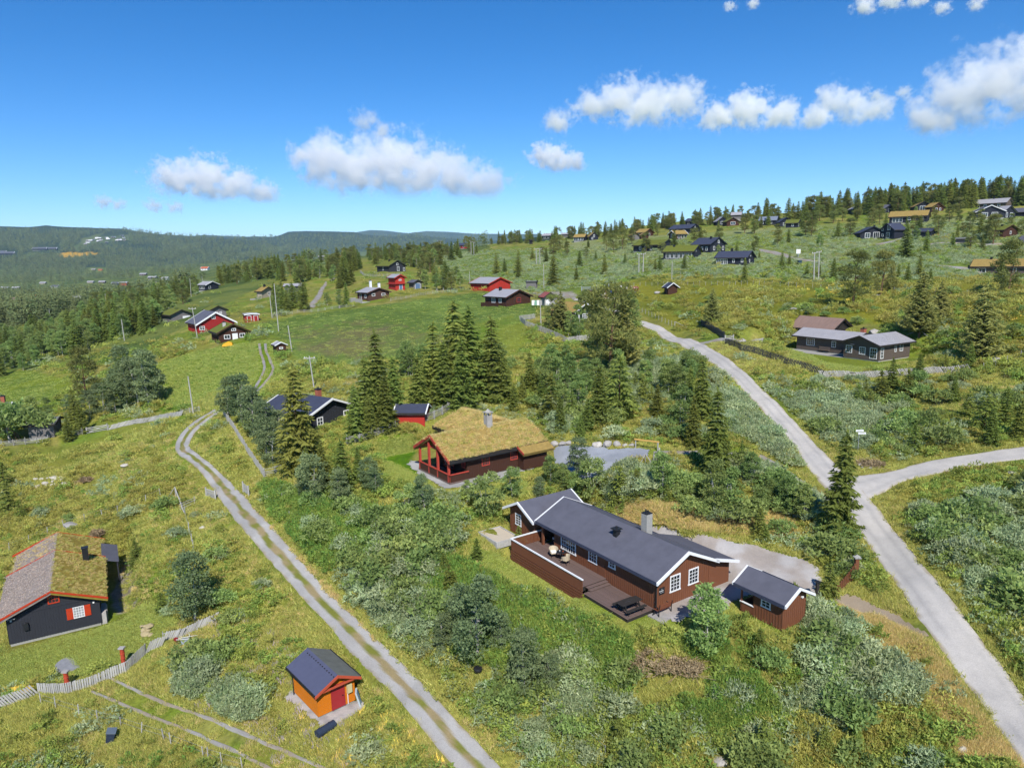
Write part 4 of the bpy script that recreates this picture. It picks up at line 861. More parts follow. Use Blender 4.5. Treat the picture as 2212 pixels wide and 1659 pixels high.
# black house between the birches and spruces, and its red shed
q = cabin((668,941), 640, 752, 7.4, 2.6, 4.1, black_w, felt_d, white_p, 'black house with white barge boards and brick chimney behind the golden spruce', a=38, L=9, group='houses among the spruces', name='house', cat='house', batten=.3, wg=((.25, 1.5, 1.0, 1.1, 2, 2), (.88, 1.5, 1.4, 1.3, 3, 2)), wf=((.6, 1.5, 1.0, 1.1, 2, 2),), chim=((.35, .6, 1.2, brick_m),), found=concrete_w)
q = cabin((859,922), 857, 918, 3.7, 1.9, 2.5, red_w, felt_d, white_p, 'small bright red shed with dark roof beside the pole fence', a=84, L=3.7, group='houses among the spruces', name='shed', cat='shed', batten=.2) if False else cabin((917,922), 859, 921, 3.2, 1.75, 2.45, red_w, felt_d, white_p, 'small bright red shed with dark roof beside the pole fence', a=78, L=3.6, group='houses among the spruces', name='shed', cat='shed', batten=.2, bh=.14, og=.25, oe=.3)

# ------------------------------------------------------------------ cabins on the hillside
HG = 'cabins on the hillside'
def hill(*a, **k): return cabin(*a, group=HG, **k)
def row(z, w, h, xs): return tuple((x, z, w, h, 1, 1) for x in xs)
cw = dict(pane=glass)
q = hill((1612,574), 1549, 1628, 7, 2.5, 4.3, navy_w, felt_d, navy_w, 'long blue black cabin with white framed windows nearest the pasture', wf=((.92, 1.3, 1.2, 1.7, 2, 1), (.80, 1.3, 1.2, 1.7, 2, 1), (.68, 1.3, 1.2, 1.7, 2, 1), (.42, 1.5, .7, 1.1), (.14, 1.5, .7, 1.0)), wg=((.4, 1.4, .7, 1.0), (.5, 3.2, .6, .9)), chim=((.62, .5, 1.0, black_m),), deck=(silver_w, 2.5))
q = hill((1497,560), 1434, 1514, 8, 2.5, 4.4, navy_w, turf_g, navy_w, 'black cabin with green turf roof and a row of tall windows', t=.3, wf=row(1.3, 1.3, 2.0, (.1, .25, .4, .55, .7, .85)), wg=((.35, 3.1, .5, 1.2),), chim=((.75, .4, .9, black_m),))
q = hill((1428,542), 1368, 1456, 8, 2.3, 4.2, navy_w, turf_g, navy_w, 'wide black turf roofed cabin with a long shaded porch', t=.3, wf=row(1.2, 1.2, 1.6, (.35, .55, .75)), chim=((.72, .5, .9, black_m),))
q = hill((1534,546), 1496, 1565, 8, 3.0, 5.2, navy_w, felt_d, navy_w, 'two storey black cabin with white windows in the gable', wf=row(1.4, .9, 1.4, (.2, .45, .7)), wg=((.25, 1.5, .9, 1.4), (.55, 1.5, .9, 1.4), (.55, 3.9, .9, 1.3, 2, 1), (.85, 1.5, .9, 1.4)), chim=((.3, .4, 1.0, black_m),))
hill((1459,518), 1483, 1445, 6, 2.4, 4.0, brown_dark, turf_t, white_p, 'brown turf roofed cabin with white glazed gable', t=.3, wf=row(1.3, 1.2, 1.6, (.3, .6, .85)), wg=((.5, 1.5, 2.2, 2.4, 3, 2),))
hill((1490,505), 1447, 1511, 9, 2.6, 4.6, navy_w, felt_d, navy_w, 'large blue black cabin with crossed gables and slate grey roof', wf=row(1.4, 1.0, 1.5, (.3, .6, .85)), wg=((.5, 1.4, 2.0, 1.5, 2, 1), (.5, 3.3, .8, .9)))
hill((1503,487), 1481, 1516, 8, 2.5, 4.2, navy_w, felt_d, navy_w, 'blue black cabin with two dark roof ridges just below the crest', wf=row(1.4, 1.0, 1.5, (.3, .7)), wg=((.5, 1.4, 1.6, 1.5, 2, 1),), chim=((.5, .4, 1.2, black_m),))
hill((1393,513), 1374, 1411, 7, 2.4, 4.2, brown_dark, turf_t, brown_dark, 'brown cabin with tan turf roof behind two small huts', t=.3, wf=row(1.4, 1.2, 1.2, (.3, .7)), wg=((.5, 1.4, 1.5, 1.5, 2, 1),))
hill((1362,520), 1360, 1379, 4.6, 2.2, 3.9, grey_log, turf_t, dark_t, 'narrow grey brown hut with steep gable', t=.2, a=16, L=5, name='hut', cat='hut')
hill((1384,517), 1383, 1398, 4, 1.9, 3.0, brown_dark, turf_t, dark_t, 'small brown hut in front of the tan turf roof', t=.2, a=14, L=4, name='hut', cat='hut')
hill((1262,521), 1240, 1269, 6, 2.2, 3.8, navy_w, turf_t, navy_w, 'black cabin with tan turf roof and white glass front', t=.25, wf=row(1.2, 1.4, 1.7, (.2, .45, .7, .9)))
hill((1274,520), 1272, 1289, 5, 2.3, 4.4, navy_w, turf_t, navy_w, 'narrow black gabled annexe with white windows', t=.2, a=14, L=6, wg=((.5, 2.6, .9, 1.6), (.3, 1.2, .8, 1.2)))
hill((1190,516), 1171, 1200, 7, 2.2, 3.8, green_w, metal_g, white_p, 'dark green house with pale roof on the skyline', wf=row(1.2, 1.4, 1.4, (.3, .7)), wg=((.5, 1.3, 2.0, 1.4),), name='house', cat='house')
hill((1230,513), 1214, 1231.5, 6, 2.0, 3.0, grey_log, metal_g, white_p, 'low house with white roof beside the dark green house', name='house', cat='house')
hill((1549,488), 1547, 1563, 6, 2.4, 4.6, navy_w, metal_g, navy_w, 'small grey roofed gable just above the two storey black cabin', a=16, L=7, wg=((.5, 1.6, 2, 1.6),))
hill((1570,489), 1568, 1586, 6.5, 2.3, 4.2, brown_dark, turf_g, brown_dark, 'brown turf roofed gable among the pines', a=18, L=7, t=.25, wg=((.5, 1.5, 2.6, 1.5, 2, 1),))
hill((1600,473), 1581, 1602, 6, 2.2, 3.8, grey_log, metal_g, dark_t, 'grey house with pale roof half behind pines', dist=430)
hill((1676,486), 1642, 1680, 7, 2.3, 4.2, black_w, mat('blue_grey_roof', C(140,150,168), .6, .08, 2), navy_w, 'long house with blue grey roof on the upper slope', wf=row(1.3, 1.2, 1.3, (.3, .55, .8)))
hill((1684,491), 1682, 1698, 6, 2.4, 4.4, navy_w, felt_d, navy_w, 'narrow black gable with white windows left of a turf roof', a=14, L=7, wg=((.35, 1.4, 1.0, 1.3), (.7, 1.4, 1.0, 1.3)))
hill((1722,492), 1699, 1728, 6, 2.1, 3.6, navy_w, turf_g, navy_w, 'low black cabin with dark green turf roof', t=.25, wf=row(1.2, 1.0, 1.2, (.4,)), wg=((.5, 1.2, 1.2, 1.2),))
hill((1737,468), 1736, 1748, 5.5, 2.4, 4.4, navy_w, felt_d, white_p, 'black gabled house with white window just under the crest', a=14, L=7, wg=((.5, 1.6, 2.2, 2.2, 2, 1),), dist=440)
hill((1764,468), 1748, 1769, 6, 2.2, 4.0, brown_red, turf_g, brown_red, 'brown turf roofed cabin among crest pines', t=.25, wf=row(1.3, 1.2, 1.3, (.3, .7)), dist=440)
hill((1841,462), 1839, 1854, 6, 2.4, 4.2, mat('blue_paint', C(70,92,110), .8, .1, 3), metal_g, white_p, 'blue house with pale roof under the forest edge', a=16, L=7, wg=((.5, 1.4, 2, 1.4),))
hill((1910,461), 1884, 1930, 8, 2.3, 4.2, black_w, felt, black_w, 'dark house with slate roof and white gable windows under the forest', wf=row(1.3, 1.1, 1.3, (.3, .7)), wg=((.5, 1.4, 2.2, 1.5, 2, 1),))
hill((1975,458), 1974, 2000, 8, 2.4, 4.6, navy_w, turf_t, navy_w, 'black gable with large triangular glazing and tan turf roof', a=14, L=8, t=.25, wg=((.5, 1.6, 3.4, 2.2, 3, 1),))
hill((2012,459), 2000, 2034, 7, 2.3, 4.2, brown_dark, turf_t, brown_dark, 'brown turf roofed gable joined to a black glazed gable', t=.25, wg=((.4, 1.4, 1.2, 1.2), (.7, 1.4, 1.0, 1.2)))
hill((2001,480), 1931, 2006, 7, 2.5, 4.6, navy_w, turf_t, navy_w, 'long black cabin with pale turf roof and white garden doors', t=.35, wf=((.87, 1.3, 1.4, 2.0), (.78, 1.3, 1.4, 2.0), (.69, 1.3, 1.4, 2.0), (.46, 1.6, 1.2, 1.0), (.32, 1.6, .8, 1.0), (.12, 1.6, 1.0, 1.0)), found=concrete_w)
hill((1858,517), 1853, 1903, 9, 2.3, 4.5, navy_w, felt_d, navy_w, 'low black gable with white glazing, left half of a double cabin', a=14, L=9, wg=((.28, 1.3, 1.8, 2.0, 2, 1), (.62, 1.3, 2.2, 2.4, 3, 1)), chim=((.3, .6, 1.2, black_m),))
hill((1931,517), 1952, 1904, 6.5, 3.4, 5.6, navy_w, felt_d, navy_w, 'tall two storey black gable with white windows, right half of a double cabin', wg=((.4, 4.2, 1.4, 1.8, 2, 1), (.45, 1.5, 1.6, 2.0, 2, 1), (.82, 1.6, .9, 1.0), (.85, 3.6, .8, 1.0)))
hill((2009,512), 1979, 2018, 5, 1.9, 3.0, navy_w, felt_d, navy_w, 'low black outbuilding with dark roof', name='shed', cat='shed')
hill((2166,513), 2055, 2192, 8, 2.4, 4.0, brown_dark, turf_g, brown_dark, 'very long brown cabin with green turf roof on the right slope', t=.3, wf=((.88, 1.3, 1.6, 1.9, 2, 1), (.79, 1.3, 1.6, 1.9, 2, 1), (.57, 1.5, 1.1, 1.5), (.43, 1.5, 1.1, 1.5), (.28, 1.5, 1.0, 1.2), (.08, 1.3, .9, 1.9)), wg=((.5, 1.6, .8, 1.1),), chim=((.68, .4, .8, black_m), (.12, .4, .8, black_m)))
hill((2172,450), 2111, 2183, 8, 2.6, 4.6, brown_grey, metal_g, brown_grey, 'long grey roofed house highest on the right slope', wf=row(1.5, 1.1, 1.3, (.2, .4, .6, .8)), chim=((.45, .5, 1.0, black_m),), name='house', cat='house')
hill((2108,472), 2107, 2152, 10, 2.5, 4.9, navy_w, felt, white_p, 'black house with pale windows across a broad white edged gable', a=14, L=10, wg=((.3, 1.3, 2.2, 1.8, 3, 1), (.65, 1.3, 2.2, 1.8, 3, 1)), name='house', cat='house')
hill((2166,472), 2152, 2188, 7, 2.5, 4.9, navy_w, metal_g, navy_w, 'black gable with white doors and a solar panel on its roof', wg=((.3, 1.3, 1.0, 1.9), (.65, 1.3, 1.4, 1.9)), name='house', cat='house')
hill((2230,469), 2190, 2234, 6, 2.2, 3.8, navy_w, felt, navy_w, 'black wing with grey roof at the right picture edge', name='house', cat='house')
hill((2262,540), 2196, 2266, 7, 2.4, 4.6, dark_t, felt, dark_t, 'dark cabin with grey roof at the right picture edge', a=60, L=10)
hill((2095,529), 2073, 2097, 3, 1.9, 2.3, grey_log, felt_g, dark_t, 'small grey shed below the long turf cabin', a=80, L=4, name='shed', cat='shed')
q = hill((2262,596), 2124, 2268, 7.5, 2.4, 4.2, brown_grey, turf_t, dark_t, 'brown cabin with orange tan turf roof and orange door at the picture edge', t=.3, wf=((.86, 1.2, 1.9, 1.7, 2, 1), (.42, 1.5, .8, 1.2)), chim=((.78, .5, .9, black_m),))
# skyline and valley houses
SG = 'houses along the left skyline'
def sky_h(*a, **k): return cabin(*a, group=SG, **k)
sky_h((922,538), 919, 938, 8, 4.0, 6.2, navy_w, felt_d, white_p, 'tall dark blue house on the left skyline', a=16, L=9, wg=((.35, 3.2, 1.2, 1.4), (.7, 3.2, 1.2, 1.4)), name='house', cat='house')
sky_h((930,543), 908, 932, 7, 2.2, 3.8, brown_dark, metal_g, white_p, 'low brown house with white edged roof below the dark blue house', name='house', cat='house')
sky_h((980,528), 978, 995, 9, 4.2, 7.0, white_p, metal_g, white_p, 'tall white house on the left skyline', a=16, L=9, name='house', cat='house', wg=((.35, 3.2, 1.2, 1.4), (.7, 3.2, 1.2, 1.4)))
sky_h((1008,537), 986, 1020, 8, 2.5, 4.2, red_d, felt_d, white_p, 'dark red house with black roof in front of the white house', wf=row(1.4, 1.2, 1.2, (.3, .7)), name='house', cat='house')
sky_h((1079,521), 1069, 1081, 6, 2.4, 4.0, white_p, felt, white_p, 'small white house under the crest pines', name='house', cat='house')
VG = 'houses in the valley'
for (c, f, g, W, h, zr, wl_, rf, lab) in [
  ((273,617), 261, 274, 8, 4.5, 6, red_w, metal_g, 'boxy red house among the valley trees'),
  ((30,674), 8, 34, 9, 2.8, 5, orange_w, felt_g, 'orange beige house with grey roof at the left of the valley'),
  ((42,654), 19, 46, 8, 2.5, 4.6, brown_red, metal_r, 'brown house with reddish roof in the valley'),
  ((76,647), 60, 79, 8, 2.4, 4.2, beige_w, roof_or, 'house with orange roof in the valley'),
  ((40,625), 25, 42, 8, 2.6, 4.6, navy_w, metal_g, 'dark house with white roof edge in the valley'),
  ((16,625), -4, 19, 8, 2.6, 4.6, beige_w, metal_g, 'pale house at the left edge of the valley'),
  ((124,622), 110, 126, 8, 2.6, 4.8, white_p, felt, 'white gabled house in the valley trees'),
  ((97,614), 83, 99, 8, 2.6, 4.8, beige_w, metal_g, 'beige house with pale roof among valley trees'),
  ((200,612), 190, 202, 8, 2.6, 4.6, beige_w, metal_g, 'pale roofed house left of the boxy red house'),
  ((225,612), 213, 227, 8, 2.6, 4.6, brown_dark, metal_g, 'brown house with white roof left of the boxy red house'),
  ((255,616), 243, 257, 8, 3.2, 5.2, black_w, felt, 'grey black house just left of the boxy red house'),
  ((314,595), 303, 316, 10, 2.8, 5.2, brown_red, metal_g, 'brown house with white roof in the middle of the valley'),
  ((335,603), 316, 338, 10, 2.8, 5.2, black_w, metal_g, 'wide house with white roof in the middle of the valley'),
  ((360,606), 351, 362, 9, 2.8, 5.2, white_p, metal_g, 'small white house at the valley road'),
  ((448,584), 438, 450, 10, 3.4, 6.4, white_p, roof_or, 'white house with pinkish roof above the valley'),
  ((205,584), 193, 207, 10, 3.4, 5.5, beige_w, metal_g, 'beige house on the valley side'),
  ((220,585), 210, 222, 10, 3.4, 5.5, orange_w, roof_or, 'ochre house on the valley side'),
  ((173,648), 158, 175, 7, 2.4, 4.2, navy_w, metal_g, 'dark house with white roof beside the valley road')]:
    cabin(c, f, g, W, h, zr, wl_, rf, white_p, lab, group=VG, name='house', cat='house', oe=.6, og=.6, bh=.5, bw=.3, a=62, L=W * 1.3, wf=((.3, 1.5, 1.4, 1.4), (.7, 1.5, 1.4, 1.4)))
random.seed(3)
for i in range(22):
    t_ = random.random(); u = 168 + 104 * t_ + random.uniform(-8, 8); v = 526 - 13 * t_ + random.uniform(-6, 7)
    cabin((u, v), u - 5, u + 2, 10, 3.6, 7, random.choice([white_p, beige_w, black_w, brown_dark]), random.choice([metal_g, metal_g, felt, white_p]), white_p, '%s tiny pale holiday house in the far hillside resort' % i, group='houses of the far hillside resort', name='house', cat='house', a=random.uniform(40, 75), L=random.uniform(10, 17), bw=.6, bh=1)
for (u, v, L) in ((30, 551, 60), (12, 549, 45), (100, 541, 50), (122, 541, 34)):
    cabin((u, v), u - 20, u + 2, 22, 7, 13, navy_w, felt, white_p, {30: 'long dark hotel building below the far left hill', 12: 'dark hotel wing at the left picture edge', 100: 'long low lodge beside the yellow field road', 122: 'small lodge above the yellow field'}[u], group='lodges below the far hill', name='house', cat='house', a=74, L=L, bw=.8, bh=1.4)

res = sorted([o for o in COL.objects if o.get('group') == 'houses of the far hillside resort'], key=lambda o: o.location.x / o.location.y)
ORDS = 'first second third fourth fifth sixth seventh eighth ninth tenth eleventh twelfth thirteenth fourteenth fifteenth sixteenth seventeenth eighteenth nineteenth twentieth twenty-first twenty-second'.split()
for i, o in enumerate(res): o['label'] = '%s tiny pale holiday house from the left in the far hillside resort' % ORDS[i]
# ------------------------------------------------------------------ plants: prototype meshes
def leaves_mesh(name, tris, tones, mats, trunk=None):
    """tris (n,3,3) leaf triangles; trunk: MB in material slot 1"""
    n = len(tris); V = tris.reshape(-1, 3); Fc = np.arange(n * 3).reshape(-1, 3)
    me = np_mesh(name, V, [Fc], mats, attrs={'tone': ('FACE', 'FLOAT', tones)}); return me
def tri_leaf(c, d, L, W, r):
    """leaf triangles with base c, direction d (unit), length L, width W"""
    n = len(c); rv = r.normal(size=(n, 3)); s = np.cross(d, rv); s /= np.linalg.norm(s, axis=1, keepdims=True) + 1e-9
    L = np.broadcast_to(L, n)[:, None]; W = np.broadcast_to(W, n)[:, None]
    return np.stack([c - s * W / 2, c + s * W / 2, c + d * L], 1)
def unit(v): return v / (np.linalg.norm(v, axis=-1, keepdims=True) + 1e-9)
def spruce_leaves(seed, H=10.0, Rr=1.9, lev=26, nb=9, seg=.34, droop=.35, base=.05, dens=2.6, ragged=.3):
    r = np.random.default_rng(seed); C_, D_, L_, T_ = [], [], [], []
    for k in range(lev):
        t = (k + r.random() * .6) / lev; z = H * (base + (1 - base) * t); rad = Rr * (1 - t) ** .8 * (1 - ragged / 2 + ragged * r.random()) + .12
        m = max(4, int(nb * (.45 + .55 * (1 - t))))
        a0 = r.random() * 6.28
        for b in range(m):
            if r.random() < .10: continue
            a = a0 + 6.283 * b / m + r.normal() * .22; rr = rad * (.75 + .4 * r.random())
            ns = max(2, int(rr / seg * dens / 2)); f = (np.arange(ns) + r.random(ns)) / ns; f = f ** .7
            zz = z - droop * rr * f * (1.3 - t) + .12 * rr * np.maximum(f - .7, 0) * 3
            base_ = np.stack([np.cos(a) * rr * f, np.sin(a) * rr * f, zz], 1)
            for side in (-1, 1):
                aa = a + side * (.75 + .3 * r.random(ns))
                d = np.stack([np.cos(aa), np.sin(aa), -.25 - .2 * r.random(ns)], 1)
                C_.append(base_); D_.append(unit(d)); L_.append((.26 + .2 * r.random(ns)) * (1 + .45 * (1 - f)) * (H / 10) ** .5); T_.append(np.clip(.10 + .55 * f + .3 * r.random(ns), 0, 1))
    n = 14; f = np.linspace(.9, 1.02, n); a = r.random(n) * 6.28
    C_.append(np.stack([0 * f, 0 * f, H * f - .1], 1)); D_.append(unit(np.stack([np.cos(a), np.sin(a), 1.5 + 0 * a], 1))); L_.append(np.full(n, .35)); T_.append(np.full(n, .8))
    c, d, L, T = np.concatenate(C_), np.concatenate(D_), np.concatenate(L_), np.concatenate(T_)
    return tri_leaf(c, d, L * 1.35, L * .62, r), T
def cluster_leaves(seed, centers, rads, per, size, up=.2, asp=.7, mixb=.5):
    r = np.random.default_rng(seed); tr, tn = [], []
    for c, q in zip(centers, rads):
        m = max(3, int(per * (q / np.mean(rads)) ** 2)); d = unit(r.normal(size=(m, 3))); d[:, 2] = np.abs(d[:, 2]) * .8 + d[:, 2] * .2
        p = c + d * q * (.45 + .6 * r.random((m, 1)))
        dr = unit(d * .6 + r.normal(size=(m, 3)) * .7 + np.array([0, 0, up])); s = size * (.7 + .6 * r.random(m))
        tr.append(tri_leaf(p, dr, s, s * asp, r)); base = r.random()
        tn.append(np.clip(mixb * base + (1 - mixb) * r.random(m), 0, 1))
    return np.concatenate(tr), np.concatenate(tn)
def crown_centers(r, n, H, z0, rx, taper=.6, hollow=.35):
    t = r.random(n) ** .85; a = r.random(n) * 6.28; env = np.sin(np.clip(.12 + .88 * t, 0, 1) * math.pi * .93) ** taper
    q = rx * env * (hollow + (1 - hollow) * np.sqrt(r.random(n)))
    return np.stack([np.cos(a) * q, np.sin(a) * q, z0 + (H - z0) * t], 1)
def trunk_mesh(name, H, r0, m, seed, bend=.25, limbs=0, z0=.3, rx=1.0, stems=1):
    b = MB(); rr = random.Random(seed)
    for st in range(stems):
        ox, oy = (rr.uniform(-.25, .25), rr.uniform(-.25, .25)) if stems > 1 else (0, 0)
        lx, ly = rr.uniform(-bend, bend), rr.uniform(-bend, bend); pts = []
        for i in range(6):
            t = i / 5; pts.append(Vector((ox + lx * t * t * 2 + ox * t * 2, oy + ly * t * t * 2 + oy * t * 2, H * t - .25 * (i == 0))))
        for i in range(5): b.tube(pts[i], pts[i+1], r0 * (1 - .17 * i), r0 * (1 - .17 * (i + 1)), 6, 0, cap=(i == 4))
        for k in range(limbs // stems):
            t = rr.uniform(z0, .85); i = min(4, int(t * 5)); p = pts[i].lerp(pts[i+1], t * 5 - i); a = rr.uniform(0, 6.28); q = rx * (1.05 - t) * rr.uniform(.6, 1.1)
            b.tube(p, p + Vector((math.cos(a) * q, math.sin(a) * q, q * rr.uniform(.3, .9))), r0 * .35, r0 * .1, 5, 0, cap=False)
    return b.mesh(name, m, fix=False)
bark_s = mat('spruce_bark', C(108,90,74), .95, .25, 6); bark_b = mat('birch_bark', C(206,202,194), .8, .35, 5, stretch=(1, 1, .25)); bark_p = mat('pine_bark', C(134,106,82), .95, .25, 5)
LM = {}
def lm(k, a, b, **q):
    LM[k] = leaf_mat(k, a, b, **q); LM[k + '_i'] = leaf_mat(k + '_i', a, b, inst=True, **q)
KF = .72
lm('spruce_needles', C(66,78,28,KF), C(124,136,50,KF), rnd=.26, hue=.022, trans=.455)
lm('golden_needles', C(82,82,28,KF), C(138,138,52,KF), rnd=.15, hue=.01, trans=.455)
lm('pine_needles', C(80,88,38,KF), C(138,142,70,KF), rnd=.2, hue=.02, trans=.455)
lm('birch_leaves', C(84,106,46,KF), C(146,164,84,KF), rnd=.22, hue=.02, trans=.4555)
lm('dark_birch_leaves', C(76,94,56,KF), C(132,148,98,KF), rnd=.18, hue=.015, trans=.45)
lm('bright_leaves', C(92,116,52,KF), C(158,178,96,KF), rnd=.15, hue=.015, trans=.4555)
lm('willow_leaves', C(112,132,82,.8), C(184,196,148,.8), rnd=.2, hue=.02, trans=.455)
lm('shrub_leaves', C(98,120,40,KF), C(162,174,70,KF), rnd=.26, hue=.025, trans=.4555)
lm('heath_leaves', C(120,120,42,KF), C(184,178,78,KF), rnd=.22, hue=.018, trans=.455)
lm('grass_blades', C(128,138,48,KF), C(194,188,94,KF), rnd=.22, hue=.015, trans=.45)
lm('lawn_blades', C(124,142,48,KF), C(176,182,86,KF), rnd=.18, hue=.015, trans=.45)
lm('dry_blades', C(164,146,84,KF), C(214,192,124,KF), rnd=.2, hue=.015, trans=.45)
lm('herb_leaves', C(78,110,34,KF), C(146,168,62,KF), rnd=.22, hue=.03, trans=.45)
lm('flower_heads', C(160,140,170,KF), C(190,175,195,KF), rnd=.2, hue=.03)
lm('grey_blades', C(140,124,112,KF), C(196,182,172,KF), rnd=.2, hue=.01)
lm('yellow_flowers', C(220,190,40,KF), C(240,215,70,KF), rnd=.1, hue=.01)
lm('brush_leaves', C(134,112,78,1.1), C(196,172,132,1.1), rnd=.1, hue=.01)
PROTO = {}
def proto(kind, H, leaves, leafmat, trunk):
    tr, tn = leaves
    PROTO.setdefault(kind, []).append(dict(H=H, crown=leaves_mesh(kind + '_crown', tr, tn, [LM[leafmat]]), trunk=trunk, tris=(tr, tn), lm=leafmat))
for i in range(5):
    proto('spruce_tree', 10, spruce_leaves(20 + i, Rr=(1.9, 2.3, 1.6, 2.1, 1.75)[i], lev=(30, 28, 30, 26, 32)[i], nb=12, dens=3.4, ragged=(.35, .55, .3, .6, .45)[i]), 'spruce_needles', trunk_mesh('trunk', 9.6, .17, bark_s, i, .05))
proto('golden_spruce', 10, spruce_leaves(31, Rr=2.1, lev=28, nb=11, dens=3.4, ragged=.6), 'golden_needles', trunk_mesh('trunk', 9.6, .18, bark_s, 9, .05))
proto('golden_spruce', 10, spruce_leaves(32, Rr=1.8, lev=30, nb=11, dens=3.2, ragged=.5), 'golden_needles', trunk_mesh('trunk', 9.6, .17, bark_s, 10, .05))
for i in range(3):
    proto('young_spruce', 4, spruce_leaves(40 + i, H=4, Rr=(1.25, 1.0, 1.45)[i], lev=15, nb=10, seg=.24, dens=3, base=.02), 'spruce_needles', trunk_mesh('trunk', 3.8, .07, bark_s, 20 + i, .03))
for i in range(4):
    r = np.random.default_rng(60 + i); cc = crown_centers(r, 46, 8, 1.6 - .5 * (i % 2), (2.1, 1.9, 2.4, 1.7)[i], .6, .3)
    proto('pine_tree', 8, cluster_leaves(60 + i, cc, r.uniform(.55, 1.0, 46), 76, .40, .5, .3), 'pine_needles', trunk_mesh('trunk', 7.3, .18, bark_p, 30 + i, .3, 12, .3, 2.0))
for i in range(3):
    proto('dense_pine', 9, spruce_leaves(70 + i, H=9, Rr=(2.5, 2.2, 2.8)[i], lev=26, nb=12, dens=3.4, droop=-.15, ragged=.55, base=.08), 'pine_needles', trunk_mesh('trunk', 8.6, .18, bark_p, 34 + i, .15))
for i in range(4):
    r = np.random.default_rng(80 + i); n_ = 58; cc = crown_centers(r, n_, 7, 1.2, (1.6, 1.35, 1.8, 1.5)[i], .75, .3)
    proto('birch_tree', 7, cluster_leaves(80 + i, cc, r.uniform(.4, .8, n_), 62, .23, .1, .85), 'birch_leaves', trunk_mesh('trunk', 6.2, .10, bark_b, 40 + i, .35, 14, .25, 1.4, 1 + (i % 3)))
for i in range(3):
    r = np.random.default_rng(85 + i); n_ = 74; cc = crown_centers(r, n_, 7, 1.0, (1.9, 1.6, 2.1)[i], .65, .3)
    proto('dark_birch', 7, cluster_leaves(85 + i, cc, r.uniform(.38, .75, n_), 62, .2, .1, .85), 'dark_birch_leaves', trunk_mesh('trunk', 6.2, .12, bark_b, 46 + i, .35, 14, .2, 1.6, 1 + (i % 2)))
for i in range(2):
    r = np.random.default_rng(90 + i); n_ = 34; cc = crown_centers(r, n_, 5, .5, 1.9, .6, .4)
    proto('rowan_tree', 5, cluster_leaves(90 + i, cc, r.uniform(.45, .8, n_), 60, .26, .1, .8), 'bright_leaves', trunk_mesh('trunk', 4.2, .08, bark_b, 50 + i, .3, 8, .2, 1.4, 2))
for i in range(4):
    r = np.random.default_rng(100 + i); n_ = 22; a = r.random(n_) * 6.28; q = np.sqrt(r.random(n_)) * 1.0
    cc = np.stack([np.cos(a) * q * 1.1, np.sin(a) * q * .9, .35 + .75 * (1 - q ** 2 * .8) * r.uniform(.6, 1.1, n_)], 1)
    proto('willow_bush', 1.6, cluster_leaves(100 + i, cc, r.uniform(.24, .46, n_), 40, .18, .5, .45, .65), 'willow_leaves', trunk_mesh('stem', .8, .03, bark_s, 60 + i, .3, 6, .1, .7, 3))
for i in range(3):
    r = np.random.default_rng(120 + i); n_ = 18; a = r.random(n_) * 6.28; q = np.sqrt(r.random(n_))
    cc = np.stack([np.cos(a) * q, np.sin(a) * q, .3 + .7 * (1 - q ** 2 * .7) * r.uniform(.6, 1.1, n_)], 1)
    proto('green_bush', 1.5, cluster_leaves(120 + i, cc, r.uniform(.25, .46, n_), 44, .17, .3, .7, .6), 'birch_leaves', trunk_mesh('stem', .8, .03, bark_s, 70 + i, .3, 6, .1, .7, 3))
# ground cover
def mound(seed, n, size, h, per, up, asp):
    r = np.random.default_rng(seed); a = r.random(n) * 6.28; q = np.sqrt(r.random(n)) * .5
    cc = np.stack([np.cos(a) * q, np.sin(a) * q, h * (.25 + .55 * (1 - (q / .5) ** 2) * r.uniform(.6, 1.1, n))], 1)
    return cluster_leaves(seed, cc, r.uniform(.12, .24, n), per, size, up, asp)
def blades(seed, n, h, w, spread, lean=.45):
    r = np.random.default_rng(seed); a = r.random(n) * 6.28; q = np.sqrt(r.random(n)) * spread
    c = np.stack([np.cos(a) * q, np.sin(a) * q, 0 * q - .03], 1); d = unit(np.stack([r.normal(size=n) * lean, r.normal(size=n) * lean, np.ones(n)], 1))
    return tri_leaf(c, d, h * (.55 + .6 * r.random(n)), w, r), r.random(n)
COVER = {'shrub': ([mound(201, 9, .12, .5, 16, .4, .6), mound(202, 10, .11, .65, 15, .4, .6)], 'shrub_leaves'),
         'heath': ([mound(203, 9, .11, .38, 16, .7, .4), mound(204, 8, .13, .5, 16, .9, .35)], 'heath_leaves'),
         'willow': ([mound(205, 10, .12, .6, 16, .5, .45), mound(206, 9, .13, .5, 16, .5, .45)], 'willow_leaves'),
         'grass': ([blades(207, 46, .34, .035, .30), blades(208, 46, .26, .04, .34, .6)], 'grass_blades'),
         'lawn': ([blades(215, 44, .13, .035, .34, .7)], 'lawn_blades'),
         'grey': ([blades(214, 40, .2, .04, .34, .9)], 'grey_blades'), 'dry': ([blades(209, 40, .28, .03, .32, .7)], 'dry_blades'),
         'herb': ([mound(210, 8, .17, .6, 13, .9, .45), mound(211, 8, .14, .8, 14, 1.2, .4)], 'herb_leaves'),
         'flower': ([blades(212, 10, .5, .05, .2, .3)], 'flower_heads'), 'yellow': ([blades(213, 9, .4, .06, .2, .3)], 'yellow_flowers')}


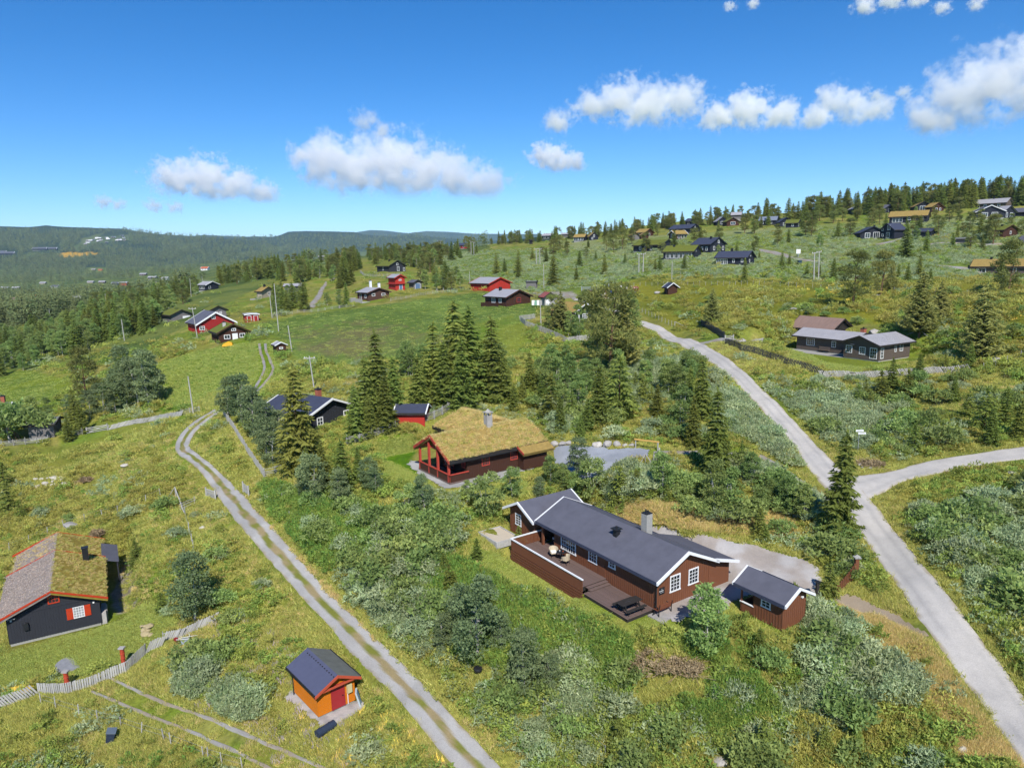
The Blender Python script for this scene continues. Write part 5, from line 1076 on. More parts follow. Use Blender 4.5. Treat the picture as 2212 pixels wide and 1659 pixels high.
ORD = 'zeroth first second third fourth fifth sixth seventh eighth ninth tenth eleventh twelfth thirteenth fourteenth fifteenth sixteenth seventeenth eighteenth nineteenth twentieth'.split()
TENS = {2: 'twenty', 3: 'thirty', 4: 'forty', 5: 'fifty', 6: 'sixty', 7: 'seventy', 8: 'eighty', 9: 'ninety'}
TENTH = {20: 'twentieth', 30: 'thirtieth', 40: 'fortieth', 50: 'fiftieth', 60: 'sixtieth', 70: 'seventieth', 80: 'eightieth', 90: 'ninetieth'}
def ordinal(n):
    if n <= 20: return ORD[n]
    if n >= 100: return 'hundredth' if n == 100 else 'hundred-and-' + ordinal(n - 100)
    return TENTH[n] if n % 10 == 0 and n in TENTH else (TENS[n // 10] + '-' + ORD[n % 10] if n < 100 else None)
# ------------------------------------------------------------------ fences
def pts3(pxs, step=None):
    P = hits(*np.array(pxs, float).T); P = [Vector(p) for p in P]
    return P
def along(P, step):
    """positions and directions every step metres along a ground polyline"""
    out = []; carry = 0.0
    for a, b in zip(P[:-1], P[1:]):
        d = Vector((b.x - a.x, b.y - a.y, 0)); L = d.length
        if L < 1e-3: continue
        d /= L; s = carry
        while s < L:
            x, y = a.x + d.x * s, a.y + d.y * s; out.append((Vector((x, y, float(ground_z(x, y)))), d)); s += step
        carry = s - L
    return out
def slat_fence(label, pxs, m, h=1.0, w=.12, step=.2, lean=0.0, rails=True, name='picket_fence', cat='fence', th=.025, group=None, maxn=300, postm=None, z0=.04):
    P = pts3(pxs); al = along(P, step)[:maxn]
    o = thing(name, label, cat, tuple(P[0]), 0, group); inv = Matrix.Translation(-P[0])
    b = MB(); b.box(-w/2, w/2, -th/2, th/2, 0, h * math.sqrt(1 + lean * lean)); me = b.mesh('slat', m)
    for p, d in al:
        ang = math.atan2(d.y, d.x)
        s = link('slat', me, o); s.matrix_local = inv @ Matrix.Translation(p + Vector((0, 0, z0 + rng.uniform(-.03, .03)))) @ Matrix.Rotation(ang, 4, 'Z') @ Matrix.Rotation(math.atan(lean) + rng.normal(0, .02), 4, 'Y')
    rl = along(P, 1.6)
    for (p, d), (q, e) in zip(rl[:-1], rl[1:]):
        n = Vector((-d.y, d.x, 0)) * .045
        for zz in (.3, .78):
            r = MB(); r.bar(inv @ (p + n + Vector((0, 0, h * zz))), inv @ (q + n + Vector((0, 0, h * zz))), .03, .07); r.build('rail', postm or m, o)
    for p, d in rl[::1]:
        n = Vector((-d.y, d.x, 0)) * .11
        r = MB(); c = inv @ (p + n); r.tube(c - Vector((0, 0, .3)), c + Vector((0, 0, h * .98)), .05, .045, 6); r.build('post', postm or m, o)
    return o
def rail_fence(label, pxs, m, h=1.0, nr=4, step=1.6, pairs=False, name='rail_fence', cat='fence', group=None, tilt=.0, thick=.06):
    P = pts3(pxs); al = along(P, step); o = thing(name, label, cat, tuple(P[0]), 0, group); inv = Matrix.Translation(-P[0])
    for p, d in al:
        for sgn in ((-1, 1) if pairs else (0,)):
            n = Vector((-d.y, d.x, 0)) * .08 * sgn; r = MB(); c = inv @ (p + n)
            r.tube(c - Vector((0, 0, .3)), c + Vector((rng.normal(0, .03), rng.normal(0, .03), h * rng.uniform(1.05, 1.3))), thick * .6, thick * .5, 6); r.build('post', m, o)
    for (p, d), (q, e) in zip(al[:-1], al[1:]):
        for k in range(nr):
            z = h * (.18 + .75 * k / max(nr - 1, 1)) + rng.normal(0, .02)
            r = MB(); r.tube(inv @ (p - d * .2 + Vector((0, 0, z - tilt * .5))), inv @ (q + d * .2 + Vector((0, 0, z + tilt * .5))), thick * .5, thick * .38, 5); r.build('rail', m, o)
    return o
FG = 'fences around the cabins'
slat_fence('weathered picket fence with leaning slats, left of its gate, below the black cabin', [(-40,1546),(0,1533),(48,1514),(83,1499)], silver_w, .95, .13, .20, -.55, group=FG)
slat_fence('weathered upright picket fence and gate between the two red posts', [(84,1499),(148,1498),(193,1486),(234,1468),(274,1452),(316,1412)], silver_w, .95, .13, .175, 0, group=FG)
slat_fence('weathered picket fence with leaning slats beside the wheelbarrow and stone pile', [(316,1412),(334,1402),(350,1396)], silver_w, .95, .13, .2, .5, group=FG)
slat_fence('last length of leaning picket fence ending at the round birch', [(352,1386),(392,1378),(430,1360),(463,1345)], silver_w, .95, .13, .2, .55, group=FG)
slat_fence('dark slat fence with leaning slats running towards the road beside the grey roofed cabin', [(1565,744),(1600,757),(1650,771),(1700,788),(1775,815)], dark_slat, 1.0, .14, .235, .45, group=FG, name='slat_fence')
slat_fence('grey slat fence with leaning slats in front of the grey roofed cabin', [(1775,815),(1840,816),(1910,815),(1960,811),(2020,807),(2080,804),(2101,803)], silver_w, 1.0, .14, .235, -.6, group=FG, name='slat_fence', postm=dark_slat)
slat_fence('dark slat fence beyond the gateway of the grey roofed cabin', [(1514,702),(1530,710),(1550,722),(1565,732)], dark_slat, 1.15, .14, .22, .3, group=FG, name='slat_fence')
slat_fence('pale slat fence curving round the green house', [(1155,688),(1124,693),(1135,704),(1160,713),(1183,722),(1223,741),(1250,737),(1271,735)], silver_w, 1.05, .14, .24, .3, group=FG, name='slat_fence')
slat_fence('silvery upright picket fence beside the farm track and birch clump', [(482,896),(500,922),(520,955),(535,980),(556,1010),(570,1031)], silver_w, 1.05, .10, .17, 0, group=FG)
rail_fence('pole fence running from the picket corner to the golden spruce', [(572,1032),(610,1022),(650,1012)], silver_w, 1.0, 5, 1.5, True, group=FG, name='pole_fence')
rail_fence('pole fence below the spruces running up to the red shed', [(751,960),(783,955),(846,933),(862,927)], silver_w, 1.0, 6, 1.5, True, group=FG, name='pole_fence')
rail_fence('long pole fence behind the turf roofed cabin', [(917,913),(949,903),(980,882),(1032,870)], silver_w, 1.1, 6, 1.5, True, group=FG, name='pole_fence')
rail_fence('short pole fence seen between the tall spruces', [(995,832),(1012,826),(1032,820)], silver_w, 1.1, 5, 1.4, True, group=FG, name='pole_fence')
rail_fence('grey rail fence left of the plank shed', [(-60,975),(0,967),(60,960),(118,952)], silver_w, 1.0, 6, 1.6, True, group=FG)
rail_fence('grey rail fence between the plank shed and the gate', [(156,944),(186,937)], silver_w, 1.0, 5, 1.5, True, group=FG)
slat_fence('leaning slat fence between the rail gate and the utility pole', [(235,929),(290,916),(340,907),(392,898)], silver_w, .9, .12, .2, .8, group=FG)
rail_fence('rail fence end section beside the leaning utility pole', [(392,897),(420,892),(444,887)], silver_w, .9, 4, 2.2, False, group=FG)
rail_fence('low broken rail fence on the slope left of the farm track', [(392,1102),(410,1094),(428,1082),(442,1071)], silver_w, .8, 3, 1.5, False, group=FG)
rail_fence('rail fence curving in front of the black turf roofed cabin', [(778,590),(786,597),(811,599),(849,597),(870,594)], silver_w, 1.1, 5, 1.6, False, group=FG)
rail_fence('rail fence right of the black turf roofed cabin', [(882,570),(896,574),(905,582)], silver_w, 1.1, 5, 1.6, False, group=FG)
rail_fence('low pale fence along the top of the dark meadow', [(588,688),(612,682),(648,675),(685,674),(720,668),(773,661)], silver_w, .8, 3, 2.0, False, group=FG)
rail_fence('low pale fence from the chimney house to the red barn', [(844,651),(890,643),(924,636),(960,632),(990,630)], silver_w, .8, 3, 2.0, False, group=FG)
rail_fence('grey stake fence beside the long turf roofed hillside cabin', [(2032,514),(2045,515),(2052,516)], silver_w, 1.6, 2, 1.1, False, group=FG)
rail_fence('thin rail fence on the farmyard', [(1150,642),(1165,646),(1182,650)], dark_slat, 1.1, 3, 2.0, False, group=FG)
# gates
def gate(label, px_a, px_b, m, h=1.0, nb=4, brace=True, name='gate', group='farm gates'):
    a, b = pts3([px_a, px_b]); o = thing(name, label, 'gate', tuple(a), 0, group); inv = Matrix.Translation(-a); a2, b2 = inv @ a, inv @ b
    for c in (a2, b2):
        r = MB(); r.box(c.x - .07, c.x + .07, c.y - .07, c.y + .07, c.z - .3, c.z + h * 1.15); r.build('gate_post', m, o)
    for k in range(nb):
        z = Vector((0, 0, h * (.15 + .8 * k / max(nb - 1, 1)))); r = MB(); r.bar(a2 + z, b2 + z, .04, .10); r.build('gate_bar', m, o)
    if brace:
        r = MB(); r.bar(a2 + Vector((0, 0, .1)), b2 + Vector((0, 0, h * .95)), .035, .09); r.build('brace', m, o)
    return o
gate('pale rail gate with diagonal brace in the left fence', (188,937), (233,929), silver_w)
gate('small slatted gate standing open left of the farm track', (446,1072), (466,1079), silver_w, 1.0, 6, False)
gate('small slatted gate standing open right of the farm track', (526,1062), (538,1072), silver_w, 1.1, 6, False)
gate('dark gate between the spruces and the red shed', (846,933), (861,926), dark_slat, 1.0, 4)
steel = mat('galvanised_steel', C(196,202,206), .45, .08, 4, metal=.3)
gate('left galvanised cattle gate at the dirt pen', (1256,629), (1283,628), steel, 1.3, 6, False)
gate('right galvanised cattle gate at the dirt pen', (1288,626), (1315,624), steel, 1.3, 6, False)
gate('gate in the opening of the dark slat fence', (1566,738), (1584,737), silver_w, 1.0, 4)
# wire fences: separate posts
def posts(label, group, pxs, h=1.0, r0=.045, m=silver_w, wire=True, lean=.05):
    P = pts3(pxs); me = None; prev = None
    lw = thing('wire_fence', label, 'fence', tuple(P[0]), 0, group); inv = Matrix.Translation(-P[0])
    b = MB(); b.tube((0, 0, -.3), (0, 0, h), r0, r0 * .85, 6); me = b.mesh('fence_post', m)
    for p in P:
        if p.x != p.x: continue
        q = link('fence_post', me, lw); q.location = inv @ Vector((p.x, p.y, float(ground_z(p.x, p.y)))); q.rotation_euler = (rng.normal(0, lean), rng.normal(0, lean), rng.uniform(0, 6)); q.scale.z = rng.uniform(.9, 1.12)
        if wire and prev is not None:
            for zz in (.45, .85):
                w = MB(); w.tube(prev + Vector((0, 0, h * zz)), q.location + Vector((0, 0, h * zz)), .006, .006, 3, cap=False); w.build('wire', steel, lw)
        prev = q.location.copy()
    return lw
WG = 'wire fences'
def line_px(a, b, n): return [(a[0] + (b[0] - a[0]) * i / (n - 1), a[1] + (b[1] - a[1]) * i / (n - 1)) for i in range(n)]
posts('wire fence on short stakes above the black cabin', WG, [(347,1071),(315,1084),(254,1108),(221,1116),(183,1126),(138,1140),(103,1153),(63,1173),(20,1189)], 1.0)
posts('wire fence on wooden posts along the lowest grassy lane', WG, [(89,1520),(121,1530),(171,1546),(211,1557),(261,1570),(306,1585),(355,1600),(370,1609),(440,1636),(450,1640),(480,1650),(524,1662)], 1.0)
posts('wire fence on metal posts in the foreground thicket', WG, [(1173,1540),(1217,1570),(1260,1597),(1308,1642)], 1.1, .035, steel)
posts('wire fence with leaning poles running down the slope left of the farm track', WG, [(382,1075),(391,1092),(400,1115),(408,1150),(414,1172),(418,1187)], 1.1)
posts('wire fence along the right side of the gravel road', WG, line_px((1380,672), (1458,708), 12), 1.1)
posts('wire fence between the cattle pen and the gravel road', WG, line_px((1258,634), (1345,668), 10), 1.1)
posts('long wire fence across the heath above the pasture, left half', WG, line_px((1318,618), (1640,616), 26), 1.1)
posts('long wire fence across the heath above the pasture, right half', WG, line_px((1650,617), (2230,646), 34), 1.1)
posts('upper wire fence below the blue black cabin', WG, line_px((1470,596), (1640,598), 14), 1.1)
posts('wire fence behind the gravel drive', WG, [(1455,1062),(1500,1090),(1520,1115),(1620,1130),(1680,1150)], 1.0, .04)
posts('wire fence on the bank below the golden spruce', WG, [(610,1085),(625,1125),(690,1150),(710,1180),(745,1215)], 1.0, .04)
posts('wire fence right of the dark pine', WG, [(2125,800),(2150,793),(2175,786),(2205,776),(2240,768)], 1.2, .05)

# ------------------------------------------------------------------ poles
pole_m = mat('pole_grey', C(206,204,200), .85, .12, 4)
def pole(label, base, top, r=.13, cross=False, name='utility_pole', group='utility poles', m=None, foot=None):
    p = G(*base)
    if p.x != p.x: return
    az_, t_ = ray(np.array([top[0]]), np.array([top[1]])); D = math.hypot(p.x, p.y)
    q = Vector((D * math.sin(az_[0]), D * math.cos(az_[0]), CAMZ + D * t_[0]))
    o = thing(name, label, 'pole', tuple(p), 0, group); a = q - p
    b = MB(); b.tube(Vector((0, 0, -.5)), a, r, r * .7, 8); b.build('shaft', m or pole_m, o)
    if cross:
        b = MB(); b.bar(a + Vector((-.9, 0, -.35)), a + Vector((.9, 0, -.35)), .1, .12); b.build('crossarm', m or pole_m, o)
        for xx in (-.75, 0, .75):
            b = MB(); b.lathe([(.05, 0), (.06, .1), (.03, .18)], 6, c=(a.x + xx, a.y, a.z - .29)); b.build('insulator', white_p, o)
    return o
for lab, b_, t_, cr in [('leaning grey pole beside the end of the left rail fence', (418,893), (406,813), 0), ('grey pole on the slope left of the red cabin', (269,736), (262,690), 0), ('thin pole left of the blue black house', (413,641), (410,602), 0), ('thin pole in the valley wood', (230,666), (227,634), 0), ('short pole behind the blue black house', (440,618), (436,597), 0),
    ('white pole with cross arm right beside the red cabin', (427,732), (415,664), 1), ('distant pole at the valley edge', (109,697), (106,668), 0), ('tallest pole at the left corner of the dark meadow', (602,716), (592,613), 0), ('shorter pole left of the tallest meadow pole', (588,686), (582,633), 0), ('leaning pole behind the tiny dark hut', (631,759), (622,703), 0), ('leaning pole behind the black house', (679,838), (668,769), 1),
    ('pole at the left end of the red barn', (1015,614), (1014,586), 0), ('pole between the farmyard and the big heath spruce', (1175,624), (1174,570), 0), ('pole in front of the green house', (1169,710), (1167,649), 0), ('lone pole behind the small brown shed', (1451,613), (1452,565), 0), ('pole in the forest belt behind the meadow', (828,546), (827,529), 0)]:
    pole(lab, b_, t_, .11, bool(cr))
def twin(label, b1, t1, b2, t2):
    p1, p2 = G(*b1), G(*b2); D = math.hypot(p1.x, p1.y)
    o = thing('twin_pole', label, 'pole', tuple(p1), 0, 'twin poles of the power line'); tops = []
    for bb, tt, p in ((b1, t1, p1), (b2, t2, p2)):
        az_, t_ = ray(np.array([tt[0]]), np.array([tt[1]])); d_ = math.hypot(p.x, p.y); q = Vector((d_ * math.sin(az_[0]), d_ * math.cos(az_[0]), CAMZ + d_ * t_[0]))
        b = MB(); b.tube(p - p1 - Vector((0, 0, .5)), q - p1, .16, .12, 8); b.build('shaft', pole_m, o); tops.append(q - p1)
    d = (tops[1] - tops[0]); b = MB(); b.bar(tops[0] - d * .45 + Vector((0, 0, -.25)), tops[1] + d * .45 + Vector((0, 0, -.25)), .12, .16); b.build('crossarm', pole_m, o)
    for f in (-.4, .5, 1.4):
        b = MB(); c = tops[0] + d * f; b.lathe([(.06, 0), (.09, .15), (.04, .3)], 6, c=(c.x, c.y, c.z - .17)); b.build('insulator', white_p, o)
twin('nearest twin pole with cross arm, right of the blue black cabin', (1758,609), (1759.5,545), (1768,607), (1769.8,543))
twin('twin pole below the turf roofed hillside cabins', (1380,594), (1380.4,548), (1389,591), (1390,547.5))
twin('twin pole left of the big heath spruce', (1159,571), (1158,537), (1166.4,571), (1166,537))
twin('twin pole on the skyline heath above the red barn', (1018,551), (1017,521), (1023.7,551), (1022.9,523))
twin('distant twin pole in front of the dark blue skyline house', (947,545), (946.5,520), (952,545), (951.4,520))
twin('small twin pole in the forest belt', (811.5,556), (811,540), (815.5,556), (815,540))

# ------------------------------------------------------------------ stones
def stone(name, label, px, size, group=None, squash=.6, seed=0, m=None, cat='rock', lift=0):
    p = G(*px); r = np.random.default_rng(seed + int(px[0]) * 7 + int(px[1])); bm = bmesh.new(); bmesh.ops.create_icosphere(bm, subdivisions=2, radius=1)
    ax = r.normal(size=(7, 3)); ax /= np.linalg.norm(ax, axis=1)[:, None]; dd = r.uniform(.55, .9, 7)
    for v in bm.verts:
        c = np.array(v.co)
        for a, q in zip(ax, dd):
            k = c @ a
            if k > q: c = c - a * (k - q)
        v.co = Vector(c) + Vector(r.normal(size=3) * .03)
    sx, sy, sz = size * r.uniform(.8, 1.2), size * r.uniform(.7, 1.0), size * squash * r.uniform(.8, 1.1)
    for v in bm.verts: v.co = Vector((v.co.x * sx, v.co.y * sy, v.co.z * sz))
    me = bpy.data.meshes.new(name); bm.to_mesh(me); bm.free(); me.materials.append(m or stone_m)
    o = link(name, me); o.location = (p.x, p.y, float(ground_z(p.x, p.y)) + sz * .35 + lift); o.rotation_euler.z = r.uniform(0, 6.28); return tag(o, label, cat, group)
pale = mat('pale_rock', C(222,216,206), .9, .15, 1.2, .03, rnd=.08)
stone('boulder', 'flat white boulder alone on the grass left of the farm track', (271,1006), .75, squash=.35, m=pale)
stone('boulder', 'grey boulder just above the roof of the black cabin', (152,1136), 1.0, squash=.45)
stone('boulder', 'white boulder on the dry clearing above the turf roof', (1245,877), .7, m=pale)
stone('boulder', 'grey boulder beside the dark pine right of the grey roofed cabin', (2148,782), 1.5, squash=.4)
stone('boulder', 'grey rock behind the reddish roofed shed', (1889,722), 1.2, squash=.6)
stone('boulder', 'pale stone left of the slat fence gateway', (1600,738), 1.0, squash=.4)
stone('boulder', 'white rock on the bank inside the side road', (2128,1062), .55, m=pale)
stone('boulder', 'upper beige rock near the side road', (2185,1024), .5, m=pale)
stone('boulder', 'beige rock left of the upper rock near the side road', (2215,1030), .45, m=pale)
stone('boulder', 'small white stone below the open rail fence', (438,1140), .4, m=pale)
stone('boulder', 'grey stone at the bottom edge of the thicket', (1555,1648), .5)
stone('boulder', 'round beige stone near the lower right road edge', (2080,1622), .35, m=pale)
stone('boulder', 'left grey stone on the bank behind the gravel drive', (1522,1098), .35)
stone('boulder', 'right grey stone on the bank behind the gravel drive', (1548,1098), .3)
stone('boulder', 'stone in the heath above the reddish roofed shed', (1714,668), .9, squash=.35)
stone('boulder', 'long flat stone in the heath right of the shed path', (1890,640), 1.3, squash=.4)
stone('boulder', 'rock by the small brown pasture shed', (1420,634), .9, squash=.5)
for i, (u, v, s) in enumerate(((1198,961,.5),(1214,961,.5),(1228,959,.5),(1290,964,.62),(1312,963,.66),(1334,962,.58),(1351,964,.4),(1364,964,.42))):
    stone('boulder', '%s boulder from the left in the row behind the gravel yard' % ORD[i + 1], (u, v), s, 'boulders along the gravel yard', .7, m=pale if i == 3 else stone_m)
for i in range(20):
    u, v = 92 + rng.uniform(-28, 52), 1046 + rng.uniform(-14, 8)
    stone('rock', 'pale rock in the stone heap on the left heath', (u, v), rng.uniform(.2, .55), 'stone heap on the left heath', .7, i, pale)
for i in range(9):
    stone('rock', 'ochre rock in the pile by the wheelbarrow', (308 + (i % 3) * 8 + rng.uniform(-4, 4), 1372 - (i // 3) * 7), rng.uniform(.22, .4), 'stone pile by the wheelbarrow', .7, i, mat('ochre_rock', C(196,180,140), .9, .18, 2, .02), lift=.1 * (i // 3))
for i in range(16):
    stone('rock', 'grey brown rubble stone at the foot of the road sign', (1868 + rng.uniform(-16, 44), 1008 + rng.uniform(-8, 5)), rng.uniform(.15, .38), 'rubble at the road sign', .7, i)

# ------------------------------------------------------------------ loose things
def M4(x, y, z, a): return Matrix.Translation((x, y, z)) @ Matrix.Rotation(R(a), 4, 'Z')
MM = Matrix.Translation((10.19, 47.54, 14.4)) @ Matrix.Rotation(R(123.5), 4, 'Z')
def in_main(x, y, z): return MM @ Vector((x, y, z))
p = in_main(1.0, 1.72, .10)
pt = thing('picnic_table', 'dark stained picnic table with fixed benches on the lower deck', 'picnic table', tuple(p), R(123.5 + 90))
for i in range(5): b = MB(); b.box(-.95, .95, -.37 + .15 * i, -.37 + .15 * i + .138, .70, .74); b.build('table_plank', dark_t, pt)
for sy in (-1, 1):
    for j in range(2): b = MB(); b.box(-.95, .95, sy * .72 - .14 + .145 * j, sy * .72 - .14 + .145 * j + .135, .42, .46); b.build('bench_plank', dark_t, pt)
for sx in (-.65, .65):
    for sy in (-1, 1): b = MB(); b.bar((sx, sy * .62, 0), (sx, sy * .2, .70), .09, .045, up=(1, 0, 0)); b.build('leg', dark_t, pt)
    b = MB(); b.box(sx + .03, sx + .07, -.85, .85, .33, .42); b.build('cross_beam', dark_t, pt)
p = in_main(-.62, -.15, -.06)
bn = thing('park_bench', 'reddish wooden park bench against the gable of the dark brown cabin', 'bench', tuple(p), R(123.5 + 90 + 180)); bw = mat('bench_wood', C(140,84,60), .7, .14, 4, rnd=.1)
for i in range(4): b = MB(); b.box(-.7, .7, -.05 + .11 * i, .04 + .11 * i, .43, .465); b.build('seat_slat', bw, bn)
for i in range(4): b = MB(); b.box(-.7, .7, -.10 - .02 * i, -.07 - .02 * i, .52 + .1 * i, .60 + .1 * i); b.build('back_slat', bw, bn)
for sx in (-.62, .62): b = MB(); b.box(sx - .03, sx + .03, .33, .39, 0, .43); b.box(sx - .03, sx + .03, -.12, -.06, 0, .43); b.bar((sx, -.09, .4), (sx, -.19, .95), .05); b.box(sx - .03, sx + .03, -.12, .38, .62, .66); b.build('iron_side', black_m, bn)
p = in_main(10.3, .75, .36)
tb = thing('garden_table', 'small round black table on the deck under the large window', 'table', tuple(p)); b = MB(); b.lathe([(.42, 0), (.44, .015), (.42, .03)], 20, c=(0, 0, .71)); b.build('table_top', black_m, tb); b = MB(); b.tube((0, 0, .03), (0, 0, .71), .035, .035); b.build('pedestal', black_m, tb)
for a in range(4): b = MB(); b.bar((0, 0, .05), (.3 * math.cos(a * 1.571 + .5), .3 * math.sin(a * 1.571 + .5), .01), .05, .03); b.build('foot', black_m, tb)
for lab, (x, y), a in (('cream wicker chair left of the round black table', (11.15, .95), -20), ('cream wicker chair right of the round black table', (9.45, 1.0), 200)):
    p = in_main(x, y, .36); ch = thing('wicker_chair', lab, 'chair', tuple(p), R(123.5 + a + 180), 'wicker chairs on the deck'); wk = mat('cream_wicker', C(226,210,180), .8, .2, 30)
    b = MB(); b.box(-.28, .28, -.28, .28, .38, .46); b.build('seat', wk, ch)
    b = MB(); n = 10
    for i in range(n):
        a0, a1 = -2.0 + 4.0 * i / n, -2.0 + 4.0 * (i + 1) / n; h0, h1 = .46 + .42 * math.cos(a0 / 2.3), .46 + .42 * math.cos(a1 / 2.3)
        for rr_ in (.30,): b.add([(-rr_ * math.cos(a0), rr_ * math.sin(a0), .40), (-rr_ * math.cos(a1), rr_ * math.sin(a1), .40), (-(rr_ + .06) * math.cos(a1), (rr_ + .06) * math.sin(a1), h1), (-(rr_ + .06) * math.cos(a0), (rr_ + .06) * math.sin(a0), h0), (-(rr_ + .04) * math.cos(a0), (rr_ + .04) * math.sin(a0), .40), (-(rr_ + .04) * math.cos(a1), (rr_ + .04) * math.sin(a1), .40), (-(rr_ + .1) * math.cos(a1), (rr_ + .1) * math.sin(a1), h1), (-(rr_ + .1) * math.cos(a0), (rr_ + .1) * math.sin(a0), h0)], [(0,1,2,3), (7,6,5,4), (3,2,6,7), (0,4,5,1), (0,3,7,4), (1,5,6,2)])
    b.build('backrest', wk, ch)
    b = MB(); b.box(-.24, .24, -.24, .24, .46, .53); b.build('cushion', white_p, ch)
    for sx in (-.22, .22):
        for sy in (-.22, .22): b = MB(); b.tube((sx, sy, .38), (sx * 1.15, sy * 1.15, 0), .02, .015, 6); b.build('leg', black_m, ch)
for i, (dx, dy) in enumerate(((.12, .1), (-.14, -.05))):
    q = in_main(10.3 + dx, .75 + dy, 1.10); cu_ = MB(); cu_.lathe([(.03, 0), (.045, .05), (.05, .10)], 10); o = cu_.build('cup', (white_p, orange_d)[i]); o.location = q; tag(o, ('white cup on the round black table', 'orange cup on the round black table')[i], 'cup', 'cups on the round table')
p = in_main(13.1, -1.1, .36)
sf = thing('garden_sofa', 'dark garden sofa with pale cushions in the deck recess', 'sofa', tuple(p), R(123.5)); b = MB(); b.box(-.6, .6, -.3, .3, .08, .36); b.build('base', black_m, sf); b = MB(); b.box(-.6, .6, -.42, -.30, .08, .8); b.build('backrest', black_m, sf)
for sx in (-.3, .3): b = MB(); b.box(sx - .28, sx + .28, -.27, .29, .36, .48); b.build('cushion', white_p, sf)
p = in_main(15.9, 1.6, -.3)
bx = thing('storage_box', 'pale grey storage box beside the cabin wing', 'box', tuple(p), R(123.5)); dg = mat('pale_plastic', C(196,198,200), .5, .05, 3); b = MB(); b.box(-.65, .65, -.35, .35, 0, .55); b.build('bin', dg, bx); b = MB(); b.box(-.68, .68, -.38, .38, .55, .63); b.build('lid', mat('grey_plastic', C(150,154,160), .5, .05, 3), bx)
p = in_main(17.6, 2.4, -.5); sp = thing('sandpit', 'pale square sandpit with grey rim beyond the deck corner', 'sandpit', (p.x, p.y, float(ground_z(p.x, p.y)) - .12), R(123.5)); b = MB(); b.box(-1.5, 1.5, -1.1, 1.1, -.3, .12); b.build('sand', mat('sand', C(226,212,190), .95, .06, 4), sp)
for k in range(4): b = MB(); b.box(-1.6, 1.6, -1.2, -1.1, -.4, .2) if k == 0 else b.box(-1.6, 1.6, 1.1, 1.2, -.4, .2) if k == 1 else b.box(-1.6, -1.5, -1.1, 1.1, -.4, .195) if k == 2 else b.box(1.5, 1.6, -1.1, 1.1, -.4, .195); b.build('rim', silver_w, sp)
# board fence and gate posts at the drive
a, c = G(1800, 1290), G(1848, 1250); bf = thing('board_fence', 'short brown board fence sweeping up to a capped post at the drive', 'fence', tuple(a), 0); inv = Matrix.Translation(-a); n = 13
for i in range(n):
    t_ = i / (n - 1); q = inv @ a.lerp(c, t_); b = MB(); h_ = .75 + .75 * t_ * t_; ang = math.atan2(c.y - a.y, c.x - a.x); b.M = Matrix.Translation(q) @ Matrix.Rotation(ang, 4, 'Z'); b.box(-.10, .10, -.015, .015, -.4, h_); b.build('board', brown, bf)
q = inv @ c; b = MB(); b.box(q.x - .14, q.x + .14, q.y - .14, q.y + .14, q.z - .4, q.z + 1.75); b.build('post', brown, bf); b = MB(); b.box(q.x - .24, q.x + .24, q.y - .24, q.y + .24, q.z + 1.75, q.z + 1.83); b.lathe([(.3, 0), (.0, .2)], 4, c=(q.x, q.y, q.z + 1.83)); b.build('post_cap', concrete, bf)
p = G(1764, 1298); gp = thing('gate_post', 'dark gate post between the small brown shed and young spruce', 'post', tuple(p)); b = MB(); b.box(-.1, .1, -.1, .1, -.3, 1.5); b.build('shaft', dark_t, gp); b = MB(); b.box(-.16, .16, -.16, .16, 1.5, 1.58); b.build('post_cap', black_m, gp)
# red ribbed posts at the picket gate
for lab, px in (('coral red ribbed post with stone cap left of the picket gate', (147,1492)), ('coral red ribbed post with stone cap right of the picket gate', (268,1440))):
    p = G(*px); o = thing('ribbed_post', lab, 'post', tuple(p), 0, 'red posts at the picket gate'); b = MB(); prof = [(.17, -.3)]
    for k in range(4): prof += [(.17, .05 + .42 * k), (.17, .36 + .42 * k), (.20, .38 + .42 * k), (.20, .43 + .42 * k), (.17, .45 + .42 * k)]
    b.lathe(prof, 12); b.build('clay_pipe', mat('terracotta_red', C(204,84,56), .7, .12, 5), o)
    b = MB(); b.box(-.24, .24, -.2, .2, 1.72, 1.82); b.build('stone_cap', stone_m, o)
p = G(158,1430); b = MB(); b.lathe([(1.35, -.15), (1.35, .05), (0.01, .06)], 28); o = b.build('stone_circle', mat('slate_paving', C(162,164,170), .9, .22, 3, .02)); o.location = p; tag(o, 'round grey slate paving on the lawn of the black cabin', 'paving')
# wheelbarrow lying upside down
p = G(402,1388); wb = thing('wheelbarrow', 'overturned grey wheelbarrow with red wheel beside the picket fence', 'wheelbarrow', tuple(p + Vector((0, 0, .05))), R(15)); gm = mat('barrow_metal', C(170,182,196), .4, .1, 4, metal=.3)
b = MB(); b.add([(-.5,-.32,0),(.5,-.32,0),(.5,.32,0),(-.5,.32,0),(-.28,-.2,.34),(.34,-.22,.28),(.34,.22,.28),(-.28,.2,.34)], [(0,3,2,1),(4,5,6,7),(0,1,5,4),(1,2,6,5),(2,3,7,6),(3,0,4,7)]); b.build('tray', gm, wb)
for sy in (-.25, .25):
    b = MB(); b.tube((-.75, sy * .4, .42), (.9, sy * 1.2, .36), .02, .02, 6); b.tube((.3, sy, .36), (.25, sy * 1.2, .62), .018, .018, 6); b.build('handle', white_p, wb)
b = MB(); b.lathe([(.05, -.05), (.17, -.05), (.2, 0), (.17, .05), (.05, .05)], 14); w = b.build('wheel', mat('red_wheel', C(150,50,50), .6, .1, 4), wb); w.location = (-.78, 0, .42); w.rotation_euler.x = math.pi / 2
